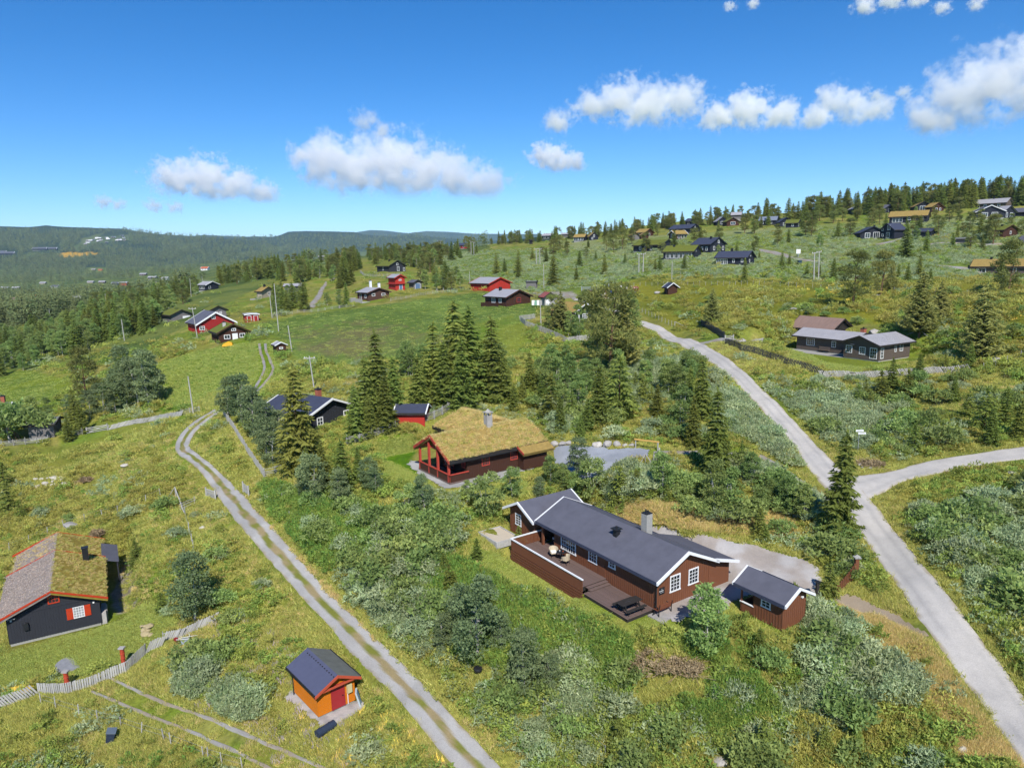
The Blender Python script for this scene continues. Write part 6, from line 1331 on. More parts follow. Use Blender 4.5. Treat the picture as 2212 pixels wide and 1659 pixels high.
p = G(117,1366); ht = thing('hand_truck', 'turquoise hand truck leaning on the wall of the black cabin', 'hand truck', tuple(p), R(-55)); tq = mat('turquoise_paint', C(70,180,170), .5, .06, 4); b = MB(); b.box(-.2, .2, -.25, .1, .02, .06); b.box(-.22, .22, -.1, .0, .06, .4); b.build('load_plate', tq, ht)
for sx in (-.2, .2): b = MB(); b.tube((sx, .05, .05), (sx, .22, 1.15), .025, .025, 6); b.build('frame_tube', tq, ht)
b = MB(); b.tube((-.2, .22, 1.15), (.2, .22, 1.15), .025, .025, 6); b.build('grip', white_p, ht)
for sx in (-.27, .27): b = MB(); b.tube((sx - .03, .12, .12), (sx + .03, .12, .12), .12, .12, 10); b.build('wheel', black_m, ht)
p = G(237,1600); bn = thing('waste_bin', 'tilted dark blue bin in the grass at the lower left', 'bin', tuple(p), R(20)); bn.rotation_euler.y = .25; db = mat('dark_blue_plastic', C(58,70,92), .5, .06, 4); b = MB(); b.add([(-.24,-.26,0),(.24,-.26,0),(.24,.26,0),(-.24,.26,0),(-.3,-.34,.8),(.3,-.34,.8),(.3,.34,.8),(-.3,.34,.8)], [(0,3,2,1),(4,5,6,7),(0,1,5,4),(1,2,6,5),(2,3,7,6),(3,0,4,7)]); b.build('body', db, bn); b = MB(); b.box(-.33, .33, -.38, .36, .8, .87); b.build('lid', mat('bin_lid', C(120,134,150), .4, .06, 4), bn)
p = G(704,1582); cb = thing('culvert_pipe', 'dark blue plastic drum lying in front of the orange shed', 'drum', tuple(p + Vector((0, 0, .3))), R(50)); b = MB(); b.tube((-.75, 0, 0), (.75, 0, 0), .30, .30, 18); b.build('barrel', db, cb)
for xx in (-.4, .4): b = MB(); b.tube((xx - .03, 0, 0), (xx + .03, 0, 0), .32, .32, 18); b.build('hoop', db, cb)
p = G(779,1520); pn = thing('insulation_panel', 'white and blue panel leaning on the corner of the orange shed', 'panel', tuple(p), R(100)); b = MB(); b.bar((0, 0, 0), (0, .28, 1.15), .75, .12, up=(0, -1, .3)); b.build('board', mat('pale_blue_board', C(206,222,232), .6, .06, 4), pn); b = MB(); b.bar((.1, -.085, .02), (.1, .19, 1.12), .12, .03, up=(0, -1, .3)); b.build('blue_strip', mat('blue_strip', C(90,130,170), .6, .06, 4), pn)
p = G(1033,1458); b = MB(); b.lathe([(.18, 0), (.28, .05), (.32, .2), (.28, .3), (.18, .3)], 14); o = b.build('car_tyre', black_m); o.location = p + Vector((0, 0, .3)); tag(o, 'black rubber tub in the grass under the foreground birch', 'tub')
# frame at the gravel yard and rail barriers
a, c = G(1373, 968), G(1421, 975); fr_ = thing('timber_frame', 'frame with fresh orange yellow beam at the gravel yard exit', 'frame', tuple(a)); inv = Matrix.Translation(-a); q = inv @ c
b = MB(); b.bar((-.15, 0, 1.05), (q.x + .15, q.y, q.z + 1.05), .12, .16); b.build('beam', mat('fresh_timber', C(240,196,110), .7, .08, 4), fr_)
for z_ in (Vector((0, 0, 0)), q): b = MB(); b.tube(z_ - Vector((0, 0, .3)), z_ + Vector((0, 0, 1.0)), .06, .06, 6); b.build('post', silver_w, fr_)
gate('wire mesh gate panel below the fresh timber frame', (1424,990), (1412,1004), silver_w, 1.0, 5, True)
def rails(label, pxs, name='pole_barrier'):
    P = pts3([p[:2] for p in pxs]); o = thing(name, label, 'barrier', tuple(P[0]), 0, 'pole barriers'); inv = Matrix.Translation(-P[0]); up = [inv @ (q + Vector((0, 0, p[2]))) for q, p in zip(P, pxs)]
    for x, y in zip(up[:-1], up[1:]): b = MB(); b.tube(x, y, .05, .045, 6); b.build('pole', silver_w, o)
    for x, p in zip(up, pxs):
        if p[2] > .3: b = MB(); b.tube(x - Vector((0, 0, p[2] + .2)), x, .05, .05, 6); b.build('support', silver_w, o)
rails('white pole barrier on the pasture right of the road bend', [(1457,706,1.1), (1487,712,.3)])
rails('crossed white poles at the end of the gravel yard', [(1383,1004,.1), (1394,1000,1.0), (1417,1016,.1)])
rails('bare pole frame on the slope left of the farm track', [(362,1078,.1), (380,1074,1.3), (398,1112,.3)])
rails('low pole barrier on the heath right of the reddish roofed shed', [(1952,730,.3), (1984,724,.9), (2004,730,.3)])
# road sign at the fork
p = G(1853,976); rs_ = thing('road_sign', 'sign post with two small white name boards at the road fork', 'sign', tuple(p)); b = MB(); b.tube((0, 0, -.3), (0, 0, 2.5), .035, .03, 6); b.build('post', steel, rs_)
for k, (dx, z_) in enumerate(((.05, 2.42), (.32, 2.12))): b = MB(); b.box(dx - .42, dx + .42, -.03, -.005, z_ - .11, z_ + .11); w = b.build('sign_board', white_p, rs_); b = MB(); b.box(dx - .3, dx + .3, -.034, -.0305, z_ - .02, z_ + .02); b.build('lettering', black_m, w)
p = G(1724,556); rs_ = thing('road_sign', 'white information board beside the hillside gravel drive', 'sign', tuple(p)); b = MB(); b.box(-.08, .08, -.08, .08, -.3, 1.2); b.build('post', steel, rs_); b = MB(); b.box(-.7, .7, -.06, .0, 1.2, 2.6); b.build('board', white_p, rs_)
p = G(1727,571); b = MB(); b.box(-.5, .5, -.5, .5, 0, 1.1); b.box(-.55, .55, -.55, .55, 1.1, 1.2); o = b.build('recycling_bin', mat('teal_plastic', C(58,84,100), .6, .06, 4)); o.location = p; tag(o, 'dark teal bin below the white information board', 'bin')
p = G(1147,528); gz = thing('bird_table', 'dark roofed stand on the heath below the skyline houses', 'stand', tuple(p)); b = MB(); b.box(-1.0, 1.0, -1.0, 1.0, -.3, 2.2); b.build('box', dark_t, gz); b = MB(); b.lathe([(2.4, 2.2), (0, 3.2)], 4); b.build('roof', dark_t, gz)
# yellow tarpaulin and farmyard things
p = G(492,748); yt = thing('covered_cart', 'something under a bright yellow tarpaulin on the lawn below the brown turf roofed cabin', 'tarpaulin', tuple(p), R(10)); b = MB(); b.add([(-1.1,-.5,0),(1.1,-.5,0.1),(1.1,.5,.1),(-1.1,.5,0),(-.9,-.3,.5),(.2,-.2,1.0),(.95,-.3,.75),(.95,.3,.75),(.2,.2,1.0),(-.9,.3,.5)], [(0,3,2,1),(0,1,6,5,4),(2,3,9,8,7),(1,2,7,6),(3,0,4,9),(4,5,8,9),(5,6,7,8)]); b.build('tarpaulin', mat('yellow_tarpaulin', C(248,184,24), .6, .1, 3, .02), yt)
p = G(1319,633); b = MB(); b.lathe([(.8, 0), (.85, .5), (.8, 1.0), (.7, 1.0), (.7, .5)], 16); o = b.build('water_tub', mat('blue_plastic', C(30,84,190), .5, .06, 4)); o.location = p; tag(o, 'bright blue water tub in the dirt cattle pen', 'tub')
p = G(1137,640); b = MB(); b.add([(-1.2,-.6,0),(1.2,-.6,0),(1.2,.6,0),(-1.2,.6,0),(-.7,-.2,.8),(.6,-.2,.9),(.6,.2,.9),(-.7,.2,.8)], [(0,3,2,1),(4,5,6,7),(0,1,5,4),(1,2,6,5),(2,3,7,6),(3,0,4,7)]); o = b.build('covered_pile', orange_d); o.location = p; tag(o, 'orange cover over a pile beside the grey blue utility shed', 'tarpaulin')
lc = [('white', white_p, 1152), ('pale green', mat('green_cloth', C(150,196,170), .8, .05, 3), 1158), ('white', white_p, 1163), ('grey', concrete, 1168)]
for i, (nm, m_, u) in enumerate(lc):
    p = G(u, 664); b = MB(); b.box(-.35, .35, -.02, .02, .5, 1.7); o = b.build('laundry', m_); o.location = p; tag(o, '%s cloth hanging on the line beside the dark brown cabin, %s from the left' % (nm, ORD[i + 1]), 'laundry', 'laundry on the line')
p = G(1147,660); 
# cows: body grown from a skeleton
cow_me = {}
def cow_mesh(lying, m1, m2):
    bm_v = [((-.8,0,1.15),.30),((-.3,0,1.1),.36),((.3,0,1.1),.34),((.75,0,1.18),.27),((1.0,0,1.35),.17),((1.25,0,1.42),.15),((1.55,0,1.22),.085)]
    ed = [(0,1),(1,2),(2,3),(3,4),(4,5),(5,6)]
    legs = [(3,.72,.18),(3,.72,-.18),(0,-.78,.2),(0,-.78,-.2)]
    for k, x, y in legs:
        i = len(bm_v); kn = .06 if x > 0 else -.04
        bm_v += [((x, y, .8), .13), ((x + kn, y, .48), .075), ((x, y, .12), .055), ((x + .05, y, .03), .06)]; ed += [(k, i), (i, i+1), (i+1, i+2), (i+2, i+3)]
    i = len(bm_v); bm_v += [((-1.05,0,1.2),.06),((-1.1,0,.7),.035)]; ed += [(0,i),(i,i+1)]
    for s in (-1, 1):
        i = len(bm_v); bm_v += [((1.2, s * .22, 1.5), .05)]; ed += [(5, i)]
    if lying: bm_v = [((x, y if z > .9 else y * 1.9, z - .72 if z > .9 else .12 + .02 * z), r) for (x, y, z), r in bm_v]
    me = bpy.data.meshes.new('cow'); me.from_pydata([v for v, r in bm_v], ed, []); ob = bpy.data.objects.new('cow_tmp', me); COL.objects.link(ob)
    md = ob.modifiers.new('s', 'SKIN'); 
    for k, (v, r) in enumerate(bm_v): me.skin_vertices[0].data[k].radius = (r, r)
    me.skin_vertices[0].data[1].use_root = True
    ob.modifiers.new('b', 'SUBSURF').levels = 1
    dg = bpy.context.evaluated_depsgraph_get(); out = bpy.data.meshes.new_from_object(ob.evaluated_get(dg)); bpy.data.objects.remove(ob)
    out.materials.clear(); out.materials.append(m1); return out
def hide(name, a, b_, th):
    m = bpy.data.materials.new(name); m.use_nodes = True; N, L = m.node_tree.nodes, m.node_tree.links; tc = N.new('ShaderNodeTexCoord'); nz = N.new('ShaderNodeTexNoise'); nz.inputs['Scale'].default_value = 1.6; L.new(tc.outputs['Object'], nz.inputs['Vector'])
    mr = N.new('ShaderNodeMapRange'); mr.inputs[1].default_value = th - .01; mr.inputs[2].default_value = th + .01; L.new(nz.outputs[0], mr.inputs[0]); mx = N.new('ShaderNodeMix'); mx.data_type = 'RGBA'; L.new(mr.outputs[0], mx.inputs[0]); mx.inputs[6].default_value = (*a, 1); mx.inputs[7].default_value = (*b_, 1); L.new(mx.outputs[2], N['Principled BSDF'].inputs['Base Color']); N['Principled BSDF'].inputs['Roughness'].default_value = .8; return m
h_rb = hide('red_brown_white_hide', C(150,72,44), C(232,222,210), .56); h_w = hide('white_hide', C(236,228,218), C(150,80,50), .66); h_b = hide('brown_hide', C(128,62,40), C(110,52,36), .5)
for lab, px, m_, ly, a in [('white cow with brown spots standing nearest the pen fence', (1298,645), h_w, 0, 5), ('red brown and white cow lying right of the white cow', (1313,648), h_rb, 1, 30), ('white faced cow lying behind the nearest brown one', (1319,649), h_w, 1, -20), ('white cow at the back of the pen', (1341,629), h_w, 0, 80), ('white cow facing away at the back right of the pen', (1352,631), h_w, 0, 100), ('brown and white cow at the right end of the pen', (1366,633), h_rb, 0, 10), ('brown cow lying in the middle of the pen', (1334,636), h_b, 1, 0), ('red brown cow lying at the edge of the dirt', (1343,641), h_rb, 1, 170), ('dark brown cow standing alone below the pen', (1337,660), h_b, 0, 90), ('brown cow behind the birch at the pen', (1362,645), h_b, 0, 60), ('brown and white cow grazing beside the right end of the pen', (1372,630), h_rb, 0, 200)]:
    p = G(*px); k = (ly, m_.name)
    if k not in cow_me: cow_me[k] = cow_mesh(ly, m_, None)
    o = link('cow', cow_me[k]); o.location = (p.x, p.y, float(ground_z(p.x, p.y))); o.rotation_euler.z = R(a); tag(o, lab, 'cow', 'cattle in the pen')
# brush pile of cut branches, and dead roots
def brush(label, px, rad, h, n, seed, m2='brush_leaves'):
    p = G(*px); r = np.random.default_rng(seed); o = thing('brush_pile', label, 'brush pile', tuple(p)); bm_ = MB()
    for i in range(n):
        a = r.uniform(0, 6.28); q = rad * math.sqrt(r.random()) * .8; L_ = r.uniform(.6, 1.8); d = r.uniform(0, 6.28); z = r.uniform(0, h) * (1 - q / rad)
        bm_.tube((math.cos(a) * q, math.sin(a) * q, z), (math.cos(a) * q + math.cos(d) * L_, math.sin(a) * q + math.sin(d) * L_, z + r.uniform(-.1, .5)), .03, .01, 4, cap=False)
    bm_.build('branches', mat('dead_branch', C(180,156,124), .9, .2, 5), o, kind='stuff')
    n2 = 40; a = r.random(n2) * 6.28; q = np.sqrt(r.random(n2)) * rad; cc = np.stack([np.cos(a) * q, np.sin(a) * q * .8, h * (.25 + .6 * (1 - (q / rad) ** 2) * r.random(n2))], 1)
    t_, tn = cluster_leaves(seed, cc, r.uniform(.2, .45, n2), 34, .16, .1, .7); link('dry_leaves', leaves_mesh('dry_leaves', t_, tn, [LM[m2]]), o, kind='stuff')
brush('large heap of cut branches with brown dead leaves below the lawn', (1418,1440), 1.9, 1.1, 46, 501)
brush('smaller heap of bare cut branches right of the brown heap', (1482,1448), 1.1, .7, 40, 502)
brush('tangle of dead roots at the road fork sign', (1880,1006), 1.3, .5, 40, 503)
brush('small dead juniper heap on the left heath', (187,1040), .7, .6, 26, 504)
brush('bleached stump above the black cabin roof', (213,1158), .8, .9, 22, 505)

for g_, noun in (('stone heap on the left heath', 'rock'), ('stone pile by the wheelbarrow', 'rock'), ('rubble at the road sign', 'stone')):
    rs_l = sorted([o for o in COL.objects if o.get('group') == g_], key=lambda o: o.location.x / o.location.y)
    for i, o in enumerate(rs_l): o['label'] = ordinal(i + 1) + ' ' + o['label'].replace(noun, noun + ' from the left', 1)
# ------------------------------------------------------------------ scattering masses (geometry nodes, kind «stuff»)
protos_col = bpy.data.collections.new('plant_sources')
def gn_scatter(name, label, sources, pts, scl, rot, pick, tint, parent=None, material=None):
    me = np_mesh(name, pts, [], [], attrs=None) if False else bpy.data.meshes.new(name)
    me.vertices.add(len(pts)); me.vertices.foreach_set('co', np.asarray(pts, np.float32).ravel())
    for k, typ, val in (('scl', 'FLOAT_VECTOR', scl), ('rot', 'FLOAT_VECTOR', rot), ('pick', 'INT', pick), ('tint', 'FLOAT', tint)):
        a = me.attributes.new(k, typ, 'POINT')
        if typ == 'FLOAT_VECTOR': a.data.foreach_set('vector', np.asarray(val, np.float32).ravel())
        else: a.data.foreach_set('value', np.asarray(val, np.int32 if typ == 'INT' else np.float32).ravel())
    me.update()
    o = link(name, me, parent, kind='stuff'); o['label'] = label
    ng = bpy.data.node_groups.new(name, 'GeometryNodeTree'); ng.interface.new_socket('Geometry', in_out='INPUT', socket_type='NodeSocketGeometry'); ng.interface.new_socket('Geometry', in_out='OUTPUT', socket_type='NodeSocketGeometry')
    N, L = ng.nodes, ng.links; gi = N.new('NodeGroupInput'); go = N.new('NodeGroupOutput'); gout = None
    jn = N.new('GeometryNodeJoinGeometry')
    def attr(nm, dt):
        a = N.new('GeometryNodeInputNamedAttribute'); a.data_type = dt; a.inputs[0].default_value = nm; return [s for s in a.outputs if s.enabled][0]
    sc, ro, pk = attr('scl', 'FLOAT_VECTOR'), attr('rot', 'FLOAT_VECTOR'), attr('pick', 'INT')
    for i, src in enumerate(sources):
        oi = N.new('GeometryNodeObjectInfo'); oi.inputs['Object'].default_value = src; oi.inputs['As Instance'].default_value = True
        cm = N.new('FunctionNodeCompare'); cm.data_type = 'INT'; cm.operation = 'EQUAL'; L.new(pk, cm.inputs[2]); cm.inputs[3].default_value = i
        ip = N.new('GeometryNodeInstanceOnPoints'); L.new(gi.outputs[0], ip.inputs['Points']); L.new(cm.outputs[0], ip.inputs['Selection']); L.new(oi.outputs['Geometry'], ip.inputs['Instance']); L.new(ro, ip.inputs['Rotation']); L.new(sc, ip.inputs['Scale'])
        L.new(ip.outputs[0], jn.inputs[0])
    L.new(jn.outputs[0], go.inputs[0])
    md = o.modifiers.new('scatter', 'NODES'); md.node_group = ng
    return o
def source(name, tris, tones, m):
    me = leaves_mesh(name, tris, tones, [m]); return bpy.data.objects.new(name, me)       # never linked: only a shape for the masses
RECTS = []      # building footprints that no plant may stand in
for (ox, oy), an, xr, yr, zp, mg in PADS: RECTS.append((ox, oy, R(an), xr[0] + .3, xr[1] - .3, yr[0] + .3, yr[1] - .3))
for o in list(COL.objects):
    if o.get('category') in ('cabin', 'house', 'shed', 'barn', 'hut') and o.parent is None:
        bb = [c for ch in o.children if ch.name.startswith(('wall', 'deck', 'terrace')) for c in ch.bound_box]
        if bb: RECTS.append((o.location.x, o.location.y, o.rotation_euler.z, min(c[0] for c in bb) - .3, max(c[0] for c in bb) + .3, min(c[1] for c in bb) - .3, max(c[1] for c in bb) + .3))
FMASK = np.zeros((1800, 1800), bool)                     # ground kept low so that fences and loose things stay in view
def fm_idx(x, y): return np.clip(np.round((np.asarray(x) + 260) / .3).astype(int), 0, 1799), np.clip(np.round((np.asarray(y) - 20) / .3).astype(int), 0, 1799)
for o in list(COL.objects):
    c = o.get('category')
    if c in ('fence', 'gate', 'barrier'):
        for ch in o.children:
            if ch.name.startswith(('slat', 'rail', 'post', 'gate_bar', 'board', 'pole', 'fence_post')):
                w = o.location + (ch.location if ch.location.length > 0 else Vector(ch.bound_box[0]).lerp(Vector(ch.bound_box[6]), .5))
                tall = not ch.name.startswith('fence_post')
                d = Vector((w.x, w.y, 0)).normalized()
                for k in np.arange(-.4, 2.2 if tall else 1.0, .25):
                    for q in (-.3, 0, .3):
                        i, j = fm_idx(w.x - d.x * k - d.y * q, w.y - d.y * k + d.x * q); FMASK[i, j] = True
    elif c in ('rock', 'wheelbarrow', 'bin', 'drum', 'post', 'hand truck', 'cow', 'tub', 'paving', 'panel', 'frame', 'sandpit', 'box', 'brush pile', 'tarpaulin', 'sign', 'laundry', 'stand'):
        d = Vector((o.location.x, o.location.y, 0)).normalized(); R_ = 2.0 if c in ('wheelbarrow', 'drum', 'sandpit', 'brush pile', 'cow', 'bin') else 1.0
        for k in np.arange(-R_ * .6, R_ * 1.5, .25):
            for q in np.arange(-R_, R_ + .1, .25):
                i, j = fm_idx(o.location.x - d.x * k - d.y * q, o.location.y - d.y * k + d.x * q); FMASK[i, j] = True
def kept_low(P): i, j = fm_idx(P[:, 0], P[:, 1]); return FMASK[i, j]
def free(P, grow=0.0):
    ok = ~np.isnan(P[:, 0])
    for ox, oy, an, xa, xb, ya, yb in RECTS:
        dx, dy = P[:, 0] - ox, P[:, 1] - oy; lx = dx * math.cos(an) + dy * math.sin(an); ly = -dx * math.sin(an) + dy * math.cos(an)
        ok &= ~((lx > xa - grow) & (lx < xb + grow) & (ly > ya - grow) & (ly < yb + grow))
    return ok
def on_gravel(P):
    """True where a road, track or gravel sheet lies"""
    r = np.zeros(len(P), bool); i = np.clip(np.round((P[:, 0] - GB[0]) / GB[2]).astype(int), 0, GMASK.shape[0] - 1); j = np.clip(np.round((P[:, 1] - GB[1]) / GB[2]).astype(int), 0, GMASK.shape[1] - 1)
    return GMASK[i, j]
def inner_gravel(P):
    m = np.ones(len(P), bool)
    for dx, dy in ((.3, 0), (-.3, 0), (0, .3), (0, -.3)):
        Q = P.copy(); Q[:, 0] += dx; Q[:, 1] += dy; m &= on_gravel(Q)
    return m
def on_rut(P):
    i = np.clip(np.round((P[:, 0] - GB[0]) / GB[2]).astype(int), 0, 599); j = np.clip(np.round((P[:, 1] - GB[1]) / GB[2]).astype(int), 0, 899); return RMASK[i, j]
def near_gravel(P, r):
    m = np.zeros(len(P), bool)
    for a_ in range(8):
        Q = P.copy(); Q[:, 0] += r * math.cos(a_ * .785); Q[:, 1] += r * math.sin(a_ * .785); m |= on_gravel(Q)
    return m
GB = (-90.0, 20.0, .4); GMASK = np.zeros((600, 900), bool); RMASK = np.zeros((600, 900), bool)
for o in COL.objects:
    if o.type == 'MESH' and o.name.split('.')[0] in ('gravel_road', 'gravel_side_road', 'farm_track', 'track_rut', 'path', 'gravel_driveway', 'gravel_yard', 'gravel_bed', 'flagstone_strip'):
        co = np.empty(len(o.data.vertices) * 3, np.float32); o.data.vertices.foreach_get('co', co); co = co.reshape(-1, 3)
        if o.name.startswith('farm_track'):                      # the grassy middle stays open to plants
            k = np.arange(len(co)) % 19; co = co[(k < 7) | (k > 11)]
        for dx in (-.2, 0, .2):
            for dy in (-.2, 0, .2):
                i = np.round((co[:, 0] + dx - GB[0]) / GB[2]).astype(int); j = np.round((co[:, 1] + dy - GB[1]) / GB[2]).astype(int)
                k = (i >= 0) & (i < 600) & (j >= 0) & (j < 900); GMASK[i[k], j[k]] = True
                if o.name.startswith('track_rut') and dx == 0 and dy == 0: RMASK[i[k], j[k]] = True
def px_sample(poly, n, r=rng):
    p = np.array(poly, float); out = []; tot = 0
    while tot < n:
        u = r.uniform(p[:, 0].min(), p[:, 0].max(), n * 3); v = r.uniform(p[:, 1].min(), p[:, 1].max(), n * 3); k = inside(u, v, poly); out.append(np.stack([u[k], v[k]], 1)); tot += k.sum()
    return np.concatenate(out)[:n]
def masked(uv, *polys):
    m = np.zeros(len(uv), bool)
    for p in polys: m |= inside(uv[:, 0], uv[:, 1], p)
    return m
LAWNS = [[(1010,1175),(1105,1200),(1430,1330),(1600,1290),(1640,1300),(1570,1375),(1420,1380),(1290,1350),(1120,1265),(1020,1210)],
         [(815,955),(890,935),(900,1010),(960,1075),(1140,1035),(1140,1070),(1050,1080),(900,1060),(830,1030)],
         [(-50,1400),(230,1350),(330,1290),(390,1340),(330,1420),(240,1450),(-50,1500)], [(1705,742),(1740,732),(1980,800),(2080,800),(1780,806),(1705,770)]]
MEADOW = [[(560,700),(640,682),(800,662),(960,640),(1050,632),(1180,660),(1130,700),(1150,740),(1130,770),(1030,760),(880,770),(760,790),(640,780),(620,740)], [(560,735),(610,735),(600,830),(560,860),(470,885),(330,870),(330,790),(420,760)], [(-400,820),(60,800),(150,820),(120,900),(-400,960)]]
WILLOW = [[(760,1180),(860,1150),(960,1135),(990,1160),(930,1240),(960,1300),(920,1400),(850,1400),(760,1290),(740,1230)], [(1985,1110),(2040,1110),(2120,1075),(2400,1060),(2400,1400),(2190,1330),(2090,1240),(2010,1170)],
          [(1740,1300),(1800,1305),(1850,1360),(1880,1430),(1970,1490),(1960,1520),(1860,1500),(1850,1560),(1780,1560),(1760,1450)], [(1340,790),(1470,780),(1490,850),(1400,880),(1350,850)], [(1520,840),(1590,850),(1700,970),(1720,1010),(1620,950),(1560,930)],
          [(1640,826),(1700,860),(1880,850),(1920,940),(1860,980),(1800,960),(1720,890)], [(395,1415),(440,1405),(465,1440),(430,1500),(400,1490)], [(472,1492),(510,1484),(556,1522),(548,1546),(500,1538)], [(1195,1425),(1276,1440),(1276,1535),(1220,1535)], [(1180,880),(1240,860),(1260,900),(1200,940)], [(1560,1010),(1660,1010),(1760,1080),(1780,1120),(1700,1110)], [(1300,1020),(1420,1010),(1440,1060),(1320,1070)]]
LUSH = [[(1010,1230),(1290,1370),(1430,1400),(1560,1400),(1560,1470),(1480,1540),(1250,1480),(1000,1420),(850,1260),(930,1200)], [(560,1040),(700,1090),(900,1120),(960,1150),(820,1200),(700,1240),(600,1130)], [(1440,1500),(1620,1480),(1680,1560),(1520,1580)]]
OLIVE = [[(1150,1440),(1480,1520),(1650,1470),(1780,1420),(1800,1700),(1050,1700)], [(1400,600),(2212,606),(2212,800),(1990,700),(1560,720)], [(0,1000),(330,970),(420,1080),(300,1180),(0,1150)]]
DRY = [[(1795,1292),(1860,1292),(1985,1370),(2220,1680),(2120,1680),(1960,1480),(1850,1400),(1800,1340)], [(470,1060),(520,1060),(1100,1680),(1020,1680),(700,1330)], [(1340,1140),(1480,1140),(1740,1170),(1700,1110),(1560,1090),(1330,1080)]]
GROUND = [(-160,700),(-100,560),(560,560),(1060,530),(1700,480),(2380,430),(2380,1780),(-160,1780)]
NEARG = [(-420,820),(400,740),(1000,700),(1700,700),(2640,680),(2640,2050),(-420,2050)]
def cover(kind, label, name, polys, n, smin, smax, dmax=400, keep=None, zs=(.7, 1.3), lawn_ok=False, minpx=0):
    srcs = [source(kind + '_shape', t, tn, LM[COVER[kind][1] + '_i']) for t, tn in COVER[kind][0]]
    uv = np.concatenate([px_sample(p, int(n * w * (1.42 if p is NEARG else 1))) for p, w in polys]) if isinstance(polys[0], tuple) and isinstance(polys[0][0], list) else px_sample(polys, n)
    if not lawn_ok: uv = uv[~masked(uv, *LAWNS)]
    P = hits(uv[:, 0], uv[:, 1]); D = np.hypot(P[:, 0], P[:, 1])
    low = kind in ('grass', 'lawn', 'dry', 'flower', 'yellow')
    k = free(P, .1 if low else .6) & (D < dmax); P, D, uv = P[k], D[k], uv[k]; k = ~((inner_gravel(P) | on_rut(P)) if low else near_gravel(P, .55))
    if not low: k &= ~kept_low(P)
    if kind in ('heath', 'shrub', 'willow', 'herb'): k &= ~(masked(uv, DRY[0], DRY[2]) & (rng.random(len(P)) < .85))
    if keep is not None: k &= keep(uv, P, D)
    P, D = P[k], D[k]; m = len(P)
    s = rng.uniform(smin, smax, m) * np.clip(D / 90, 1, 1.8); scl = np.stack([s * rng.uniform(.85, 1.25, m), s * rng.uniform(.85, 1.25, m), s * rng.uniform(*zs, m)], 1)
    rot = np.stack([rng.normal(0, .08, m), rng.normal(0, .08, m), rng.uniform(0, 6.28, m)], 1)
    P[:, 2] = ground_z(P[:, 0], P[:, 1]) - .02
    return gn_scatter(name, label, srcs, P, scl, rot, rng.integers(0, len(srcs), m), rng.random(m))
def patchy(sc, lo, hi, seed):
    def f(uv, P, D): return fbm(P[:, 0] / sc, P[:, 1] / sc, 3, seed) + rng.uniform(-.08, .08, len(P)) > rng.uniform(lo, hi, len(P))
    return f
def thin(f, p=.35):
    return lambda uv, P, D: f(uv, P, D) & (~masked(uv, THIN) | (rng.random(len(P)) < p))
def notmeadow(f):
    return lambda uv, P, D: f(uv, P, D) & ~masked(uv, *MEADOW)
THIN = [(-160,960),(390,890),(470,1080),(620,1300),(1020,1680),(-160,1680)]
cover('grass', 'rough mountain grass between the shrubs', 'grass', NEARG, 215000, .7, 1.4, 130, patchy(5, .25, .42, 301))
cover('lawn', 'mown lawn grass around the cabins', 'lawn_grass', [(p, 1) for p in LAWNS], 6000, .8, 1.3, 130, lawn_ok=True)
cover('lawn', 'short hay grass of the meadows', 'meadow_grass', [(p, w) for p, w in zip(MEADOW, (.25, 1, .5))], 7000, .8, 1.3, 260, lawn_ok=True)
cover('dry', 'dry yellow grass on the road verges', 'dry_grass', [(p, w) for p, w in zip(DRY + [NEARG], (.5, .3, .2, 1.0))], 34000, .7, 1.4, 120, lambda uv, P, D: masked(uv, *DRY) | (fbm(P[:, 0] / 3, P[:, 1] / 3, 3, 303) > np.where(masked(uv, THIN), .48, .6)), lawn_ok=False)
cover('heath', 'olive and ochre heather and juniper carpet', 'heath_shrubs', [(NEARG, 1.0), (GROUND, .5)] + [(p, .18) for p in OLIVE], 17000, .8, 1.8, 480, thin(notmeadow(patchy(6, .40, .62, 304)), .5))
cover('shrub', 'low green dwarf birch and bilberry scrub', 'shrubbery', [(NEARG, 1.0), (GROUND, .45)], 17000, .8, 1.9, 480, thin(notmeadow(patchy(5, .40, .62, 305)), .35))
cover('willow', 'silvery green low willow scrub', 'willow_scrub', [(NEARG, .6), (GROUND, .6)] + [(p, .13) for p in WILLOW], 9000, .8, 1.9, 480, notmeadow(lambda uv, P, D: masked(uv, *WILLOW) | (fbm(P[:, 0] / 8, P[:, 1] / 8, 3, 306) > np.where(masked(uv, THIN), .70, .60))))
UPPER = [(900,545),(1240,535),(1500,520),(1700,500),(2300,470),(2300,608),(1700,602),(1480,594),(1330,608),(1180,635),(1010,610)]
cover('willow', 'silvery willow scrub on the upper hillside', 'hillside_willow_scrub', UPPER, 6500, .5, 1.1, 520)
cover('shrub', 'green scrub on the upper hillside', 'hillside_shrubbery', UPPER, 4000, .5, 1.2, 520, patchy(12, .4, .6, 331))
cover('herb', 'lush tall herbs and ferns below the cabin garden', 'herb_undergrowth', [(p, w) for p, w in zip(LUSH, (1, .6, .3))], 11000, .7, 1.5, 130)
cover('herb', 'scattered bright green herbs', 'herb_weeds', NEARG, 12500, .5, 1.1, 110, patchy(4, .45, .7, 308))
cover('flower', 'pale lilac wild flowers in the grass', 'flower_weeds', [(480,1300),(640,1400),(800,1659),(600,1659),(380,1500)], 420, .7, 1.2, 90)
cover('yellow', 'yellow buttercups in the grass', 'buttercup_weeds', [([(20,1480),(90,1470),(60,1500),(-10,1520)], .4), ([(1700,610),(2212,640),(2212,740),(1900,690)], .25), ([(640,1500),(800,1500),(1000,1659),(640,1659)], .3)], 900, .7, 1.4, 300)

